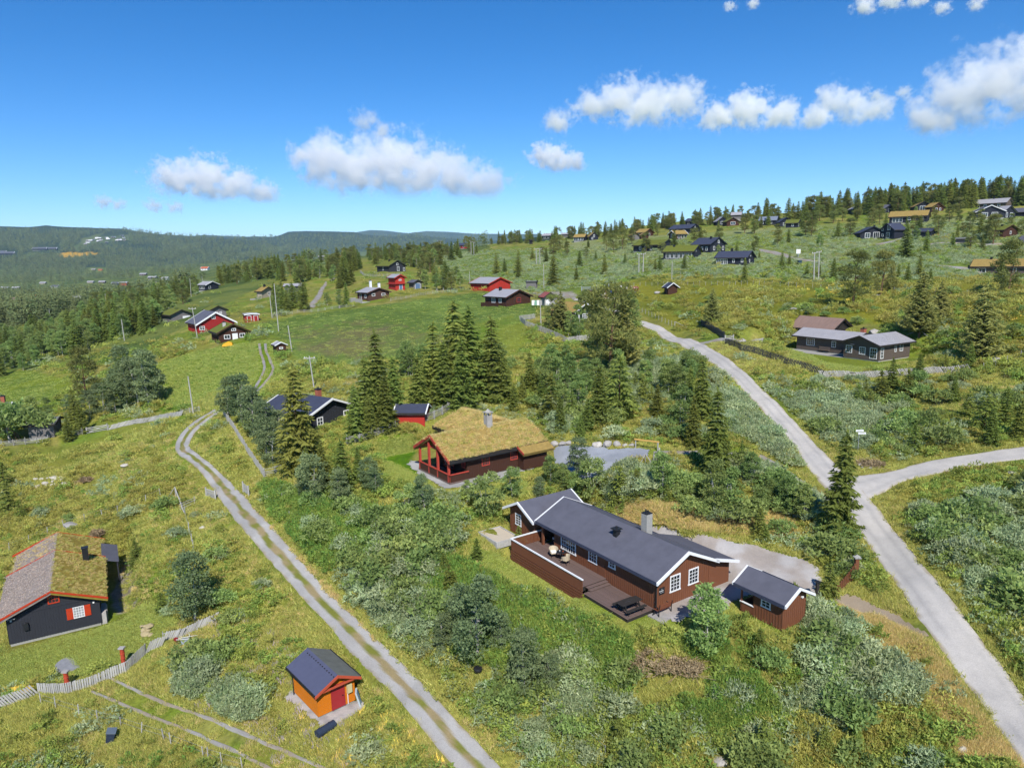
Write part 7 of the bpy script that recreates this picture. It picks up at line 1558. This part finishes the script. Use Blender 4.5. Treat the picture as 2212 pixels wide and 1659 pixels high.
# grass growing on the nearer turf roofs
def roof_turf(h, r, kinds, n=15, hmul=1.0):
    k0 = (r.zr - r.h0) / (r.yr - r.y0); k1 = (r.zr - r.h1) / (r.y1 - r.yr); pts, sl = [], []
    xa, xb = r.x0 - r.og, r.x1 + r.og1
    for side, (ya, kk) in enumerate(((r.y0 - r.oe, k0), (r.y1 + r.oe, k1))):
        m = int(abs(xb - xa) * abs(r.yr - ya) * n); x = rng.uniform(xa + .05, xb - .05, m); y = rng.uniform(min(ya, r.yr), max(ya, r.yr), m)
        z = (r.h0 + k0 * (y - r.y0) if side == 0 else r.h1 + k1 * (r.y1 - y)) + r.t * math.sqrt(1 + kk * kk)
        keep = fbm(x / 1.3 + 50, y / 1.3 + 50, 3, 401) > .3
        pts.append(np.stack([y, x, z], 1)[keep] if r.swap else np.stack([x, y, z], 1)[keep]); sl.append(np.full(keep.sum(), side))
    for side, kind in enumerate(kinds):
        p = pts[side]; m = len(p); srcs = [source(kind + '_turf_shape', t, tn, LM[COVER[kind][1] + '_i']) for t, tn in COVER[kind][0]]
        s = rng.uniform(.55, 1.15, m) * hmul; gn_scatter('turf_grass', 'shaggy grass of the turf roof', srcs, p, np.stack([s, s, s * rng.uniform(.6, 1.3, m)], 1), np.stack([rng.normal(0, .2, m), rng.normal(0, .2, m), rng.uniform(0, 6.28, m)], 1), rng.integers(0, len(srcs), m), rng.random(m), parent=h.o)
roof_turf(TURF, rt, ('dry', 'dry'), 22); roof_turf(TURF, rtw, ('dry', 'dry'), 18); roof_turf(TURF, rt, ('grass', 'grass'), 12, .8); roof_turf(TURF, rtw, ('grass', 'grass'), 8, .8)
roof_turf(LEFT, r1, ('grass', 'grey'), 6, .7); roof_turf(LEFT, r2, ('grass', 'grey'), 6, .7); roof_turf(LEFT, r1, ('dry', 'grey'), 14, .6); roof_turf(LEFT, r2, ('dry', 'dry'), 10, .6)

# ------------------------------------------------------------------ trees and bushes: the larger ones are single things, the rest of a far wood is one mass
ITEMS = []      # kind, P, height, px, group key, u
def px_per_m(P):
    a = project(P[:, 0], P[:, 1], P[:, 2]); b = project(P[:, 0], P[:, 1], P[:, 2] + 1); return np.abs(a[1] - b[1])
def trees(group, tmpl, kinds, uvh, fixed=True):
    """kinds: list of kind or one; uvh: (u, v, height in pixels)"""
    uvh = np.array(uvh, float); P = hits(uvh[:, 0], uvh[:, 1]); s = px_per_m(np.nan_to_num(P))
    for i in range(len(uvh)):
        if np.isnan(P[i, 0]): continue
        k = kinds if isinstance(kinds, str) else kinds[i % len(kinds)]
        ITEMS.append([k, P[i], uvh[i, 2] / s[i], uvh[i, 2], group, tmpl, uvh[i, 0]])
def wood(group, tmpl, mix, poly, n, h0, h1, grow=.4, hu=None):
    """n trees at random inside a polygon; h in metres"""
    uv = px_sample(poly, n); P = hits(uv[:, 0], uv[:, 1]); ok = free(P, grow); ok &= ~near_gravel(np.nan_to_num(P), 1.3); ok &= ~kept_low(np.nan_to_num(P)); P, uv = P[ok], uv[ok]; s = px_per_m(P)
    ks = [k for k, w in mix]; ws = np.array([w for k, w in mix], float); ws /= ws.sum()
    for i in range(len(P)):
        k = ks[rng.choice(len(ks), p=ws)]; h = rng.uniform(h0, h1) * {'birch_tree': .7, 'pine_tree': .85, 'young_spruce': .45, 'willow_bush': .3, 'green_bush': .35}.get(k, 1)
        ITEMS.append([k, P[i], h, h * s[i], group, tmpl, uv[i, 0]])
trees('spruces by the main cabin and road', '{o} of the big spruces from the roadside to the yard, counted from the left', 'spruce_tree', [(1545,1050,205),(1808,1165,225),(1498,965,110),(1515,905,130),(1490,880,90),(1600,1010,60)])
trees('spruce clump behind the red shed', '{o} spruce from the left in the tall clump behind the red shed', 'spruce_tree', [(985,868,212),(1012,862,195),(938,872,170),(962,880,140),(1066,862,172),(1088,866,90),(905,890,120),(820,905,185),(855,905,130),(770,950,118),(800,945,92),(790,925,150),(835,930,120),(1000,885,150)])
trees('golden spruces', 'golden brown spruce hiding the front of the black house', 'golden_spruce', [(646,1012,215)])
trees('spruces left of the porch', '{o} spruce from the left between the farm track and the red porch lawn', 'spruce_tree', [(700,1050,95),(742,1068,118),(775,1045,80),(665,1035,70)])
trees('spruces above the turf roof', '{o} spruce from the left on the slope above the turf roofed cabin', ['spruce_tree', 'young_spruce', 'spruce_tree'], [(1145,852,92),(1190,912,100),(1212,935,80),(1295,920,125),(1338,905,132),(1270,930,70),(1170,880,70),(1235,905,60),(1130,870,60),(1420,900,70),(1390,870,60),(1255,950,55),(1110,885,55)])
trees('wide spruces by the gravel yard', '{o} low wide spruce from the left below the gravel yard', 'young_spruce', [(1340,1085,75),(1375,1075,60),(1310,1075,52)])
trees('pines at the road bend', '{o} pine from the left beside the bend of the gravel road', ['dense_pine', 'pine_tree', 'pine_tree', 'dense_pine', 'dense_pine', 'pine_tree', 'pine_tree'], [(1212,720,88),(1195,712,70),(1318,806,185),(1345,800,150),(1538,702,78),(1310,775,120),(1290,760,90)])
trees('birches at the road bend', '{o} birch from the left at the bend of the gravel road', 'birch_tree', [(1358,722,86),(1250,735,72),(1372,715,60),(1262,690,60),(1230,725,50)])
trees('pines right of the grey roofed cabin', '{o} dark pine from the left behind the grey roofed cabin', ['pine_tree', 'pine_tree', 'dense_pine', 'dense_pine', 'dense_pine', 'dense_pine', 'dense_pine', 'pine_tree', 'dense_pine'], [(1842,665,112),(1902,640,90),(1925,630,60),(1985,728,140),(2030,700,90),(2118,778,160),(2090,740,60),(2178,638,110),(2160,620,60)])
trees('spruces on the upper heath', '{o} lone spruce from the left on the silvery upper heath', 'spruce_tree', [(1073,592,46),(1090,588,30),(1120,590,50),(1196,618,66),(1252,575,34),(1245,607,32),(1306,592,42),(1287,562,22),(1120,600,36),(1425,585,34),(1415,586,26),(1478,584,34),(1608,610,52),(1689,580,38),(1705,575,28),(1800,606,48),(1958,557,72),(2000,548,50),(1742,600,30),(1770,598,26),(1640,560,20),(1150,560,26),(1180,565,30),(1350,570,24),(1960,612,44),(2008,620,40),(1985,600,50),(1940,600,30)])
trees('pines among the hillside cabins', '{o} pine from the left among the hillside cabins', 'pine_tree', [(1325,545,40),(1345,540,44),(1310,540,30),(1365,528,30),(1396,545,40),(1430,548,24),(1550,480,28),(1608,505,40),(1630,505,36),(1740,512,48),(1755,500,40),(1770,478,34),(1800,482,36),(1820,478,38),(1852,478,36),(1900,482,38),(1890,476,30),(2050,480,34),(2070,470,40),(2118,488,34),(2145,528,60),(2130,520,40),(1210,545,36),(1195,560,44),(1225,552,28),(2080,505,22),(2020,490,24)])
trees('birches by the farm track', '{o} birch from the left in the birch clump above the farm track', 'dark_birch', [(300,880,100),(325,885,118),(275,880,92),(250,890,80),(345,870,70),(225,900,70),(310,850,90),(270,850,96),(195,905,60),(155,910,55)])
trees('dark pine in the birch clump', 'dark pointed pine rising out of the birch clump', 'pine_tree', [(188,870,110)])
trees('spruces at the left fence', '{o} small spruce from the left beside the grey plank shed', 'spruce_tree', [(150,952,55),(178,935,70),(165,925,85)])
trees('birches left of the black house', '{o} birch from the left between the picket fence and black house', 'dark_birch', [(493,905,88),(522,915,100),(548,945,104),(575,985,110),(590,1010,95),(510,890,70),(560,930,80),(605,960,70)])
trees('birches below the porch', '{o} birch from the left on the slope below the red porch', 'dark_birch', [(680,1095,112),(737,1100,84),(660,1080,70),(800,1060,70),(812,1070,60)])
trees('bushes round the turf roofed cabin', '{o} leafy bush from the left around the turf roofed cabin', ['dark_birch', 'rowan_tree', 'birch_tree'], [(918,1112,84),(1052,1118,92),(1190,1055,70),(1250,1032,82),(1282,1085,86),(1215,1065,60),(1165,1080,48),(880,1110,60),(1010,1085,46),(1320,1095,50),(1108,1075,60),(1240,1090,66)])
trees('birches in the foreground', '{o} birch from the left in the overgrown foreground slope', ['dark_birch'] * 5 + ['birch_tree', 'dark_birch'], [(960,1420,90),(1190,1500,84),(1000,1380,110),(1033,1440,180),(1136,1508,140),(1526,1426,150),(1085,1420,90)])
trees('bush tree by the picket fence', 'round leafy birch beside the stone pile and picket fence', 'dark_birch', [(420,1345,140)])
trees('birches by the road', '{o} birch from the left between the gravel drive and the gravel road', 'birch_tree', [(1620,1050,70),(1700,1110,80),(1735,1130,80),(1640,1150,40),(1660,1090,56)])
trees('young spruces near the drive', '{o} young spruce from the left near the gravel drive', 'young_spruce', [(1640,1165,66),(1650,1170,40),(1790,1290,70),(1710,1330,70),(1680,1350,46),(1345,1110,30),(1380,1062,50),(1440,1085,40)])
trees('spruces below the slat fence', '{o} young spruce from the left below the dark slat fence', ['spruce_tree', 'young_spruce'], [(1985,815,52),(2040,805,40),(1925,850,76),(1900,870,66),(2095,800,60),(1960,860,60),(2060,870,60),(2125,930,90),(2140,960,80),(2170,920,80),(2200,950,90),(2090,900,60),(2010,870,40),(1880,880,40),(2300,900,80),(2250,960,70)])
trees('bushes left edge', '{o} bush from the left around the plank shed at the left edge', ['birch_tree', 'green_bush'], [(20,955,80),(50,950,84),(75,930,70),(30,920,60),(105,905,44),(-20,950,90),(5,905,50)])
trees('spruces lower left', '{o} small spruce from the left on the heath above the black cabin', 'young_spruce', [(20,1110,70),(12,1060,60),(45,1120,40),(295,1215,46),(350,1320,40),(440,1290,30)])
trees('young spruces in the thicket', '{o} young spruce from the left in the foreground thicket', 'young_spruce', [(975,1290,70),(960,1245,50),(1060,1330,56),(1250,1490,36),(1640,1420,60),(1880,1480,60),(1390,1640,40),(1500,1560,30),(1780,1640,70),(1850,1620,50),(1120,1180,44),(1030,1210,46)])
NW = [('spruce_tree', 6), ('pine_tree', 2), ('birch_tree', 2)]
CREST = [(1650,478),(1760,466),(1900,448),(2050,436),(2400,420),(2400,446),(2200,446),(2050,452),(1900,462),(1760,474),(1650,484)]
wood('crest forest on the right', 'spruce in the forest along the right hill crest', [('spruce_tree', 8), ('pine_tree', 2)], CREST, 330, 7, 13)
wood('crest trees in the middle', 'tree standing along the skyline of the hill crest', [('spruce_tree', 5), ('pine_tree', 3)], [(1060,528),(1160,518),(1300,508),(1500,482),(1660,470),(1660,476),(1500,490),(1300,514),(1160,524),(1060,533)], 150, 5, 10)
wood('trees scattered on the hillside', 'small tree scattered between the hillside cabins', [('pine_tree', 4), ('spruce_tree', 4), ('birch_tree', 1)], [(1100,540),(1500,500),(1900,465),(2300,455),(2300,560),(1900,530),(1500,560),(1100,560)], 70, 3.5, 8)
wood('forest belt behind the meadow', 'tree in the forest belt behind the black turf cabin', [('spruce_tree', 4), ('pine_tree', 4), ('birch_tree', 1)], [(740,560),(800,548),(900,540),(1050,532),(1060,545),(960,566),(930,590),(880,575),(800,572),(760,590)], 150, 6, 11)
wood('forest belt left of the meadow', 'tree in the dark wood left of the orange hut', [('spruce_tree', 5), ('pine_tree', 4), ('birch_tree', 2)], [(560,600),(600,575),(740,562),(770,590),(750,630),(700,610),(640,615)], 75, 6, 11)
wood('wood on the spur', 'conifer in the wood on the valley spur', NW, [(470,600),(540,575),(620,575),(560,606),(470,622)], 80, 5, 10)
wood('wood below the spur', 'tree in the mixed wood below the grassy spur', [('spruce_tree', 4), ('birch_tree', 5), ('pine_tree', 1)], [(170,690),(230,650),(330,630),(430,610),(425,640),(360,680),(330,720),(240,740),(150,760)], 210, 5, 10)
wood('birch thicket at the valley edge', 'leafy birch in the thicket at the valley edge', [('birch_tree', 8), ('spruce_tree', 3)], [(0,740),(170,690),(330,680),(360,690),(260,735),(130,780),(0,820)], 130, 6, 11)
wood('birches around the meadow cabins', 'birch in the grove around the meadow cabins', [('birch_tree', 5), ('spruce_tree', 3)], [(560,665),(600,640),(690,640),(760,655),(740,672),(640,680),(600,700)], 26, 5, 8)
wood('birches behind the red barn', 'tree in the grove between the red storehouse and red barn', [('birch_tree', 3), ('pine_tree', 2), ('spruce_tree', 2)], [(880,605),(920,590),(1010,600),(1010,625),(920,632)], 14, 5, 9)
wood('birch grove in the middle', 'slender birch in the grove between meadow and turf roof', [('birch_tree', 6), ('young_spruce', 3)], [(860,800),(1100,790),(1280,830),(1500,800),(1520,880),(1260,870),(1100,860),(900,860)], 60, 4, 8)
wood('heath shrubs on the right', 'dark green shrub on the heath above the pasture', [('green_bush', 3), ('young_spruce', 1)], [(1480,640),(1900,620),(2300,640),(2300,780),(2000,740),(1700,680),(1560,720)], 60, 3, 6)
BW = 'silvery willow bush in the willow thickets'
wood('willow thicket by the farm track', 'silvery willow bush in the thicket below the deck', [('willow_bush', 5), ('green_bush', 3)], WILLOW[0], 62, 5, 9)
wood('willow thicket beyond the side road', 'silvery willow bush in the thicket inside the road fork', [('willow_bush', 6), ('green_bush', 2)], WILLOW[1], 100, 5, 9)
wood('willow thicket below the shed', 'silvery willow bush in the thicket below the small brown shed', [('willow_bush', 8), ('green_bush', 1)], WILLOW[2], 50, 4, 8)
for q in WILLOW[3:]: wood('willow bushes on the slopes', 'silvery willow bush scattered on the slopes around the cabins', [('willow_bush', 5), ('green_bush', 1)], q, 7 if q[0][0] < 480 else 14, 4, 8)
wood('bushes along the farm track', 'green bush on the bank beside the farm track', [('green_bush', 6), ('willow_bush', 2)], [(560,1040),(700,1100),(900,1130),(960,1180),(800,1200),(760,1300),(900,1440),(1080,1600),(1050,1600),(860,1450),(640,1190)], 55, 3.5, 7)
wood('bushes in the foreground', 'green bush in the overgrown foreground', [('green_bush', 6), ('willow_bush', 3), ('young_spruce', 1)], [(900,1300),(1150,1440),(1500,1470),(1780,1400),(1960,1500),(2120,1680),(1100,1680)], 44, 3.5, 7)
wood('bushes on the right heath', 'green bush on the heath below the slat fence', [('green_bush', 6), ('willow_bush', 4), ('young_spruce', 2)], [(1700,830),(2300,820),(2300,960),(2000,990),(1850,990)], 60, 4, 8)
wood('bushes behind the drive', 'green bush behind the gravel drive', [('green_bush', 6), ('willow_bush', 3), ('birch_tree', 2)], [(1330,1060),(1560,1060),(1700,1010),(1850,1180),(1840,1290),(1760,1180),(1480,1130)], 48, 4, 8)
wood('bushes on the left heath', 'green bush on the heath left of the farm track', [('green_bush', 4), ('willow_bush', 4)], [(0,1040),(330,1000),(480,1110),(600,1330),(480,1540),(380,1400),(330,1200),(0,1160)], 26, 3, 6)
wood('bushes above the turf roof', 'green bush on the slope above the turf roof', [('green_bush', 5), ('willow_bush', 4), ('birch_tree', 1)], [(1080,790),(1500,760),(1600,880),(1560,1000),(1300,950),(1120,880)], 70, 4, 8)
LIMIT = {'spruce_tree': 290, 'pine_tree': 290, 'birch_tree': 290, 'willow_bush': 285, 'green_bush': 285}
by = {}
for it in ITEMS: by.setdefault(it[0], []).append(it)
singles, rest = [], {}
for k, its in by.items():
    its.sort(key=lambda t: -t[3]); m = LIMIT.get(k, 400); singles += its[:m]
    if its[m:]: rest[k] = its[m:]
NAMES = {'golden_spruce': 'spruce_tree', 'dark_birch': 'birch_tree', 'dense_pine': 'pine_tree', 'young_spruce': 'spruce_tree', 'green_bush': 'leafy_bush'}
CATS = {'spruce_tree': 'spruce', 'golden_spruce': 'spruce', 'young_spruce': 'spruce', 'pine_tree': 'pine', 'dense_pine': 'pine', 'birch_tree': 'birch', 'dark_birch': 'birch', 'rowan_tree': 'tree', 'willow_bush': 'bush', 'green_bush': 'bush'}
lab_n = {}
groups = {}
for it in singles: groups.setdefault(it[4], []).append(it)
for g, its in groups.items():
    its.sort(key=lambda t: t[6])
    for i, (k, P, h, px, grp, tmpl, u) in enumerate(its):
        pr = PROTO[k][rng.integers(0, len(PROTO[k]))]; s = h / pr['H']
        lab = tmpl.format(o=ordinal(i + 1)) if '{o}' in tmpl else tmpl
        if '{o}' not in tmpl and 'pine' == CATS[k] and tmpl.startswith(('spruce in', 'conifer in')): lab = tmpl.replace('spruce in', 'pine in', 1).replace('conifer in', 'pine in', 1)
        if '{o}' not in tmpl:
            w0 = CATS[k]
            for a_ in ('spruce in', 'conifer in', 'tree in', 'tree standing', 'tree scattered', 'bush in', 'bush on', 'bush behind', 'birch in', 'shrub on'):
                if a_ in lab: lab = lab.replace(a_, w0 + ' ' + a_.split()[1], 1); break
            if k == 'green_bush' and lab.startswith('silvery willow'): lab = lab.replace('silvery willow', 'green leafy', 1)
            if k == 'willow_bush' and lab.startswith('green'): lab = lab.replace('green', 'silvery', 1)
            if w0 != 'bush' and lab.startswith(('silvery', 'green')): lab = lab.replace('silvery willow', 'young', 1).replace('green', 'small green', 1)
        if '{o}' not in tmpl:
            lab_n[lab] = lab_n.get(lab, 0) + 1; noun = [w for w in ('spruce', 'pine', 'birch', 'bush', 'tree', 'conifer') if w in lab.split()][0]
            lab = ordinal(lab_n[lab]) + ' ' + lab.replace(noun, noun + ' from the left', 1)
        z = float(ground_z(P[0], P[1])) - .05
        o = thing(NAMES.get(k, k), lab, CATS[k], (P[0], P[1], z), rng.uniform(0, 6.28), grp if len(its) > 1 else None)
        w = s * (rng.uniform(.84, 1.0) if 'roadside' in tmpl else rng.uniform(.95, 1.2) if CATS[k] == 'spruce' else rng.uniform(.9, 1.15)); o.scale = (w, w, s); o.rotation_euler.x = rng.normal(0, .015)
        link('crown', pr['crown'], o); link('trunk' if 'bush' not in k else 'stem', pr['trunk'], o)
for k, its in rest.items():
    srcs = [source(k + '_shape', *p['tris'], LM[p['lm'] + '_i']) for p in PROTO[k]]; m = len(its)
    P = np.array([t[1] for t in its]); P[:, 2] = ground_z(P[:, 0], P[:, 1]) - .05; s = np.array([t[2] for t in its]) / PROTO[k][0]['H']
    gn_scatter('far_' + k.replace('_tree', '_woods').replace('bush', 'shrubbery'), 'mass of smaller %ss of the farther slopes' % CATS[k], srcs, P, np.stack([s * rng.uniform(.9, 1.15, m), s * rng.uniform(.9, 1.15, m), s], 1), np.stack([0 * s, 0 * s, rng.uniform(0, 6.28, m)], 1), rng.integers(0, len(srcs), m), rng.random(m))
# far valley forest: one mass
lm('far_needles', C(70,84,50,KF), C(122,132,80,KF), rnd=.25, hue=.02, trans=.2)
fs = [source('far_conifer_shape', *spruce_leaves(300 + i, H=10, Rr=2.4, lev=9, nb=6, seg=.9, dens=2.2), LM['far_needles_i']) for i in range(3)]
rr = np.random.default_rng(310); cc = crown_centers(rr, 14, 8, 1.2, 2.6, .7, .4); fs.append(source('far_birch_shape', *cluster_leaves(311, cc, rr.uniform(.9, 1.4, 14), 12, .9, .1, .8), LM['far_needles_i']))
V1 = [(-200,500),(300,500),(560,512),(1060,500),(1060,534),(760,556),(600,576),(470,596),(420,616),(230,650),(130,690),(0,745),(-200,800)]
uv = px_sample(V1, 30000); P = hits(uv[:, 0], uv[:, 1]); ok = free(P, 4); P, uv = P[ok], uv[ok]
OPEN = [[(118,546),(219,545),(219,551),(140,560)], [(330,607),(470,603),(440,616),(340,614)], [(590,570),(640,558),(660,566),(600,584)], [(125,680),(160,675),(150,700),(120,705)], [(155,535),(185,515),(230,500),(200,522),(168,546)], [(168,530),(180,512),(280,506),(270,518),(200,530)], [(100,665),(145,650),(140,662),(110,675)], [(40,560),(150,548),(60,545)]]
HP = [project(np.array([o.location.x]), np.array([o.location.y]), np.array([o.location.z])) for o in COL.objects if o.get('group') in ('houses in the valley', 'houses of the far hillside resort', 'lodges below the far hill', 'houses along the left skyline')]
for a_, b_ in HP: OPEN.append([(a_[0] - 18, b_[0] - 9), (a_[0] + 9, b_[0] - 9), (a_[0] + 10, b_[0] + 9), (a_[0] - 18, b_[0] + 9)])
k = ~masked(uv, *OPEN) & (fbm(P[:, 0] / 90, P[:, 1] / 90, 3, 320) > np.where(P[:, 1] < 1500, rng.uniform(.44, .66, len(P)), rng.uniform(.24, .44, len(P)))); P = P[k]
D = np.hypot(P[:, 0], P[:, 1]); m = len(P); s = rng.uniform(.6, 1.25, m) * np.clip(D / 1500, 1, 2.4); P[:, 2] = ground_z(P[:, 0], P[:, 1]) - .2
gn_scatter('valley_forest', 'dark forest covering the valley and the far hills', fs, P, np.stack([s, s, s], 1), np.stack([0 * s, 0 * s, rng.uniform(0, 6.28, m)], 1), rng.integers(0, 4, m), rng.random(m))
# ------------------------------------------------------------------ clouds: bodies of droplets far out beyond the hills
def cloud(name, label, box, blobs, base=1500.0, dens=.025, seed=0, thin=1.0, rough=1.0):
    """box: (u0, u1, v_top, v_base) where the cloud is seen; blobs: (x, z, r) in cloud widths / heights of the box"""
    u0, u1, vt, vb = box; uc = (u0 + u1) / 2
    az, t = ray(np.array([uc]), np.array([vb])); D = base / t[0]
    m = D / math.cos(math.atan(t[0])) / F * 1.02
    W, Hh = (u1 - u0) * m, (vb - vt) * m; Dp = max(Hh * 1.1, W * .38)
    ob = MB(); ob.box(-W * .62, W * .62, -Dp * .62, Dp * .62, -.12 * Hh, 1.25 * Hh)
    mt = bpy.data.materials.new(name + '_droplets'); mt.use_nodes = True; N, L = mt.node_tree.nodes, mt.node_tree.links
    N.remove(N['Principled BSDF'])
    tc = N.new('ShaderNodeTexCoord'); P0 = tc.outputs['Object']
    nz = N.new('ShaderNodeTexNoise'); nz.noise_dimensions = '4D'; nz.inputs['W'].default_value = seed * 3.7; nz.inputs['Scale'].default_value = 4.2 / Hh * rough; nz.inputs['Detail'].default_value = 7; nz.inputs['Roughness'].default_value = .70
    L.new(P0, nz.inputs['Vector'])
    def math_(op, a, b=None, c=None):
        n = N.new('ShaderNodeMath'); n.operation = op
        for i, x in enumerate((a, b, c)):
            if x is None: continue
            if isinstance(x, (int, float)): n.inputs[i].default_value = x
            else: L.new(x, n.inputs[i])
        return n.outputs[0]
    s = None
    for (bx, bz, br) in blobs:
        v1 = N.new('ShaderNodeVectorMath'); v1.operation = 'SUBTRACT'; L.new(P0, v1.inputs[0]); v1.inputs[1].default_value = ((bx - .5) * W, 0, bz * Hh)
        v2 = N.new('ShaderNodeVectorMath'); v2.operation = 'MULTIPLY'; L.new(v1.outputs[0], v2.inputs[0]); r = br * Hh; v2.inputs[1].default_value = (1 / (r * 1.3), 1 / max(r * 1.1, Dp * .42), 1 / r)
        v3 = N.new('ShaderNodeVectorMath'); v3.operation = 'LENGTH'; L.new(v2.outputs[0], v3.inputs[0])
        q = math_('SUBTRACT', 1.0, v3.outputs['Value']); s = q if s is None else math_('SMOOTH_MAX', s, q, .25)
    nn = math_('MULTIPLY', math_('SUBTRACT', nz.outputs[0], .5), 3.7)
    f = math_('ADD', s, nn)
    sx = N.new('ShaderNodeSeparateXYZ'); L.new(P0, sx.inputs[0])
    mr = N.new('ShaderNodeMapRange'); mr.interpolation_type = 'SMOOTHSTEP'; L.new(sx.outputs['Z'], mr.inputs[0]); mr.inputs[1].default_value = -.04 * Hh; mr.inputs[2].default_value = .30 * Hh
    m2 = N.new('ShaderNodeMapRange'); m2.interpolation_type = 'SMOOTHSTEP'; L.new(f, m2.inputs[0]); m2.inputs[1].default_value = .20; m2.inputs[2].default_value = .20 + .5 * thin
    dn = math_('MULTIPLY', math_('MULTIPLY', m2.outputs[0], mr.outputs[0]), dens * 900 / Hh / 4)
    vp = N.new('ShaderNodeVolumePrincipled'); vp.inputs['Color'].default_value = (1, 1, 1, 1); vp.inputs['Anisotropy'].default_value = .0; L.new(dn, vp.inputs['Density'])
    L.new(vp.outputs[0], N['Material Output'].inputs['Volume'])
    o = ob.build(name, mt); o['label'] = label; o['category'] = 'cloud'; o['group'] = 'fair weather clouds'
    o.location = (D * math.sin(az[0]), D * math.cos(az[0]), CAMZ + base); o.rotation_euler.z = -az[0]
    mt.cycles.volume_step_rate = .28
    return o
cloud('cloud', 'long flat based white cloud over the left hills, largest on the left side', (672,1096,290,435), [(.12,.55,.42),(.25,.42,.5),(.42,.5,.52),(.57,.4,.48),(.72,.32,.42),(.86,.22,.34)], seed=1)
cloud('cloud', 'rounded white cloud above the far left hill', (350,596,350,442), [(.22,.5,.48),(.42,.5,.55),(.62,.38,.46),(.82,.24,.34)], seed=2)
cloud('cloud', 'two humped white cloud with a ragged left tail', (1188,1494,180,298), [(.1,.3,.24),(.32,.52,.3),(.5,.6,.42),(.66,.5,.46),(.86,.55,.4)], seed=3)
cloud('cloud', 'flat based white cloud right of the two humped cloud', (1505,1784,208,292), [(.22,.45,.42),(.4,.55,.52),(.62,.4,.42),(.84,.3,.34)], seed=4)
cloud('cloud', 'small ragged white cloud between two larger ones', (1782,1905,192,285), [(.2,.62,.36),(.5,.45,.42),(.8,.35,.3)], seed=5, thin=1.3)
cloud('cloud', 'tall white cloud cut off by the right picture edge', (1995,2290,152,306), [(.2,.3,.3),(.34,.5,.42),(.5,.62,.46),(.7,.6,.46),(.88,.5,.4)], seed=6)
cloud('cloud', 'small puffy cloud in the middle of the sky', (1146,1262,306,378), [(.3,.5,.46),(.5,.42,.48),(.78,.3,.34)], seed=7)
cloud('cloud', 'bright cloud touching the top edge near the right corner', (1842,1990,-14,32), [(.25,.4,.4),(.55,.5,.5),(.8,.35,.36)], seed=8, thin=1.3)
cloud('cloud', 'thin cloud strip at the top edge near the right corner', (2010,2130,2,36), [(.3,.5,.42),(.7,.4,.4)], seed=9, thin=1.6, dens=.02)
cloud('cloud', 'faint cloud wisp at the top edge in the middle', (1552,1650,2,30), [(.3,.5,.42),(.7,.5,.4)], seed=10, thin=1.6, dens=.02)
cloud('cloud', 'faint wisp rising above the long flat based cloud', (770,850,232,310), [(.3,.5,.4),(.7,.3,.3)], seed=11, thin=1.8, dens=.014)
cloud('cloud', 'pale faint cloud low above the far left hill', (310,412,428,468), [(.3,.45,.45),(.65,.4,.42)], seed=12, thin=1.6, dens=.016)
cloud('cloud', 'smallest pale puff low on the left', (205,280,424,460), [(.35,.5,.45),(.65,.4,.4)], seed=13, thin=1.6, dens=.016)
cloud('cloud', 'thin cloud fragment beside the small ragged cloud', (1868,1975,190,232), [(.3,.5,.4),(.7,.5,.36)], seed=14, thin=1.8, dens=.016)
# ------------------------------------------------------------------ air
hz = MB(); hz.box(-7500, 9500, -150, 13000, -30, 560)
hm = bpy.data.materials.new('haze_air'); hm.use_nodes = True; hN = hm.node_tree.nodes; hN.remove(hN['Principled BSDF'])
hv = hN.new('ShaderNodeVolumePrincipled'); hv.inputs['Color'].default_value = (.52, .76, 1.0, 1); hv.inputs['Density'].default_value = 5.0e-5; hv.inputs['Anisotropy'].default_value = .0
hm.node_tree.links.new(hv.outputs[0], hN['Material Output'].inputs['Volume'])
haze = hz.build('haze', hm, kind='stuff'); haze['label'] = 'thin blue summer haze over the valley'
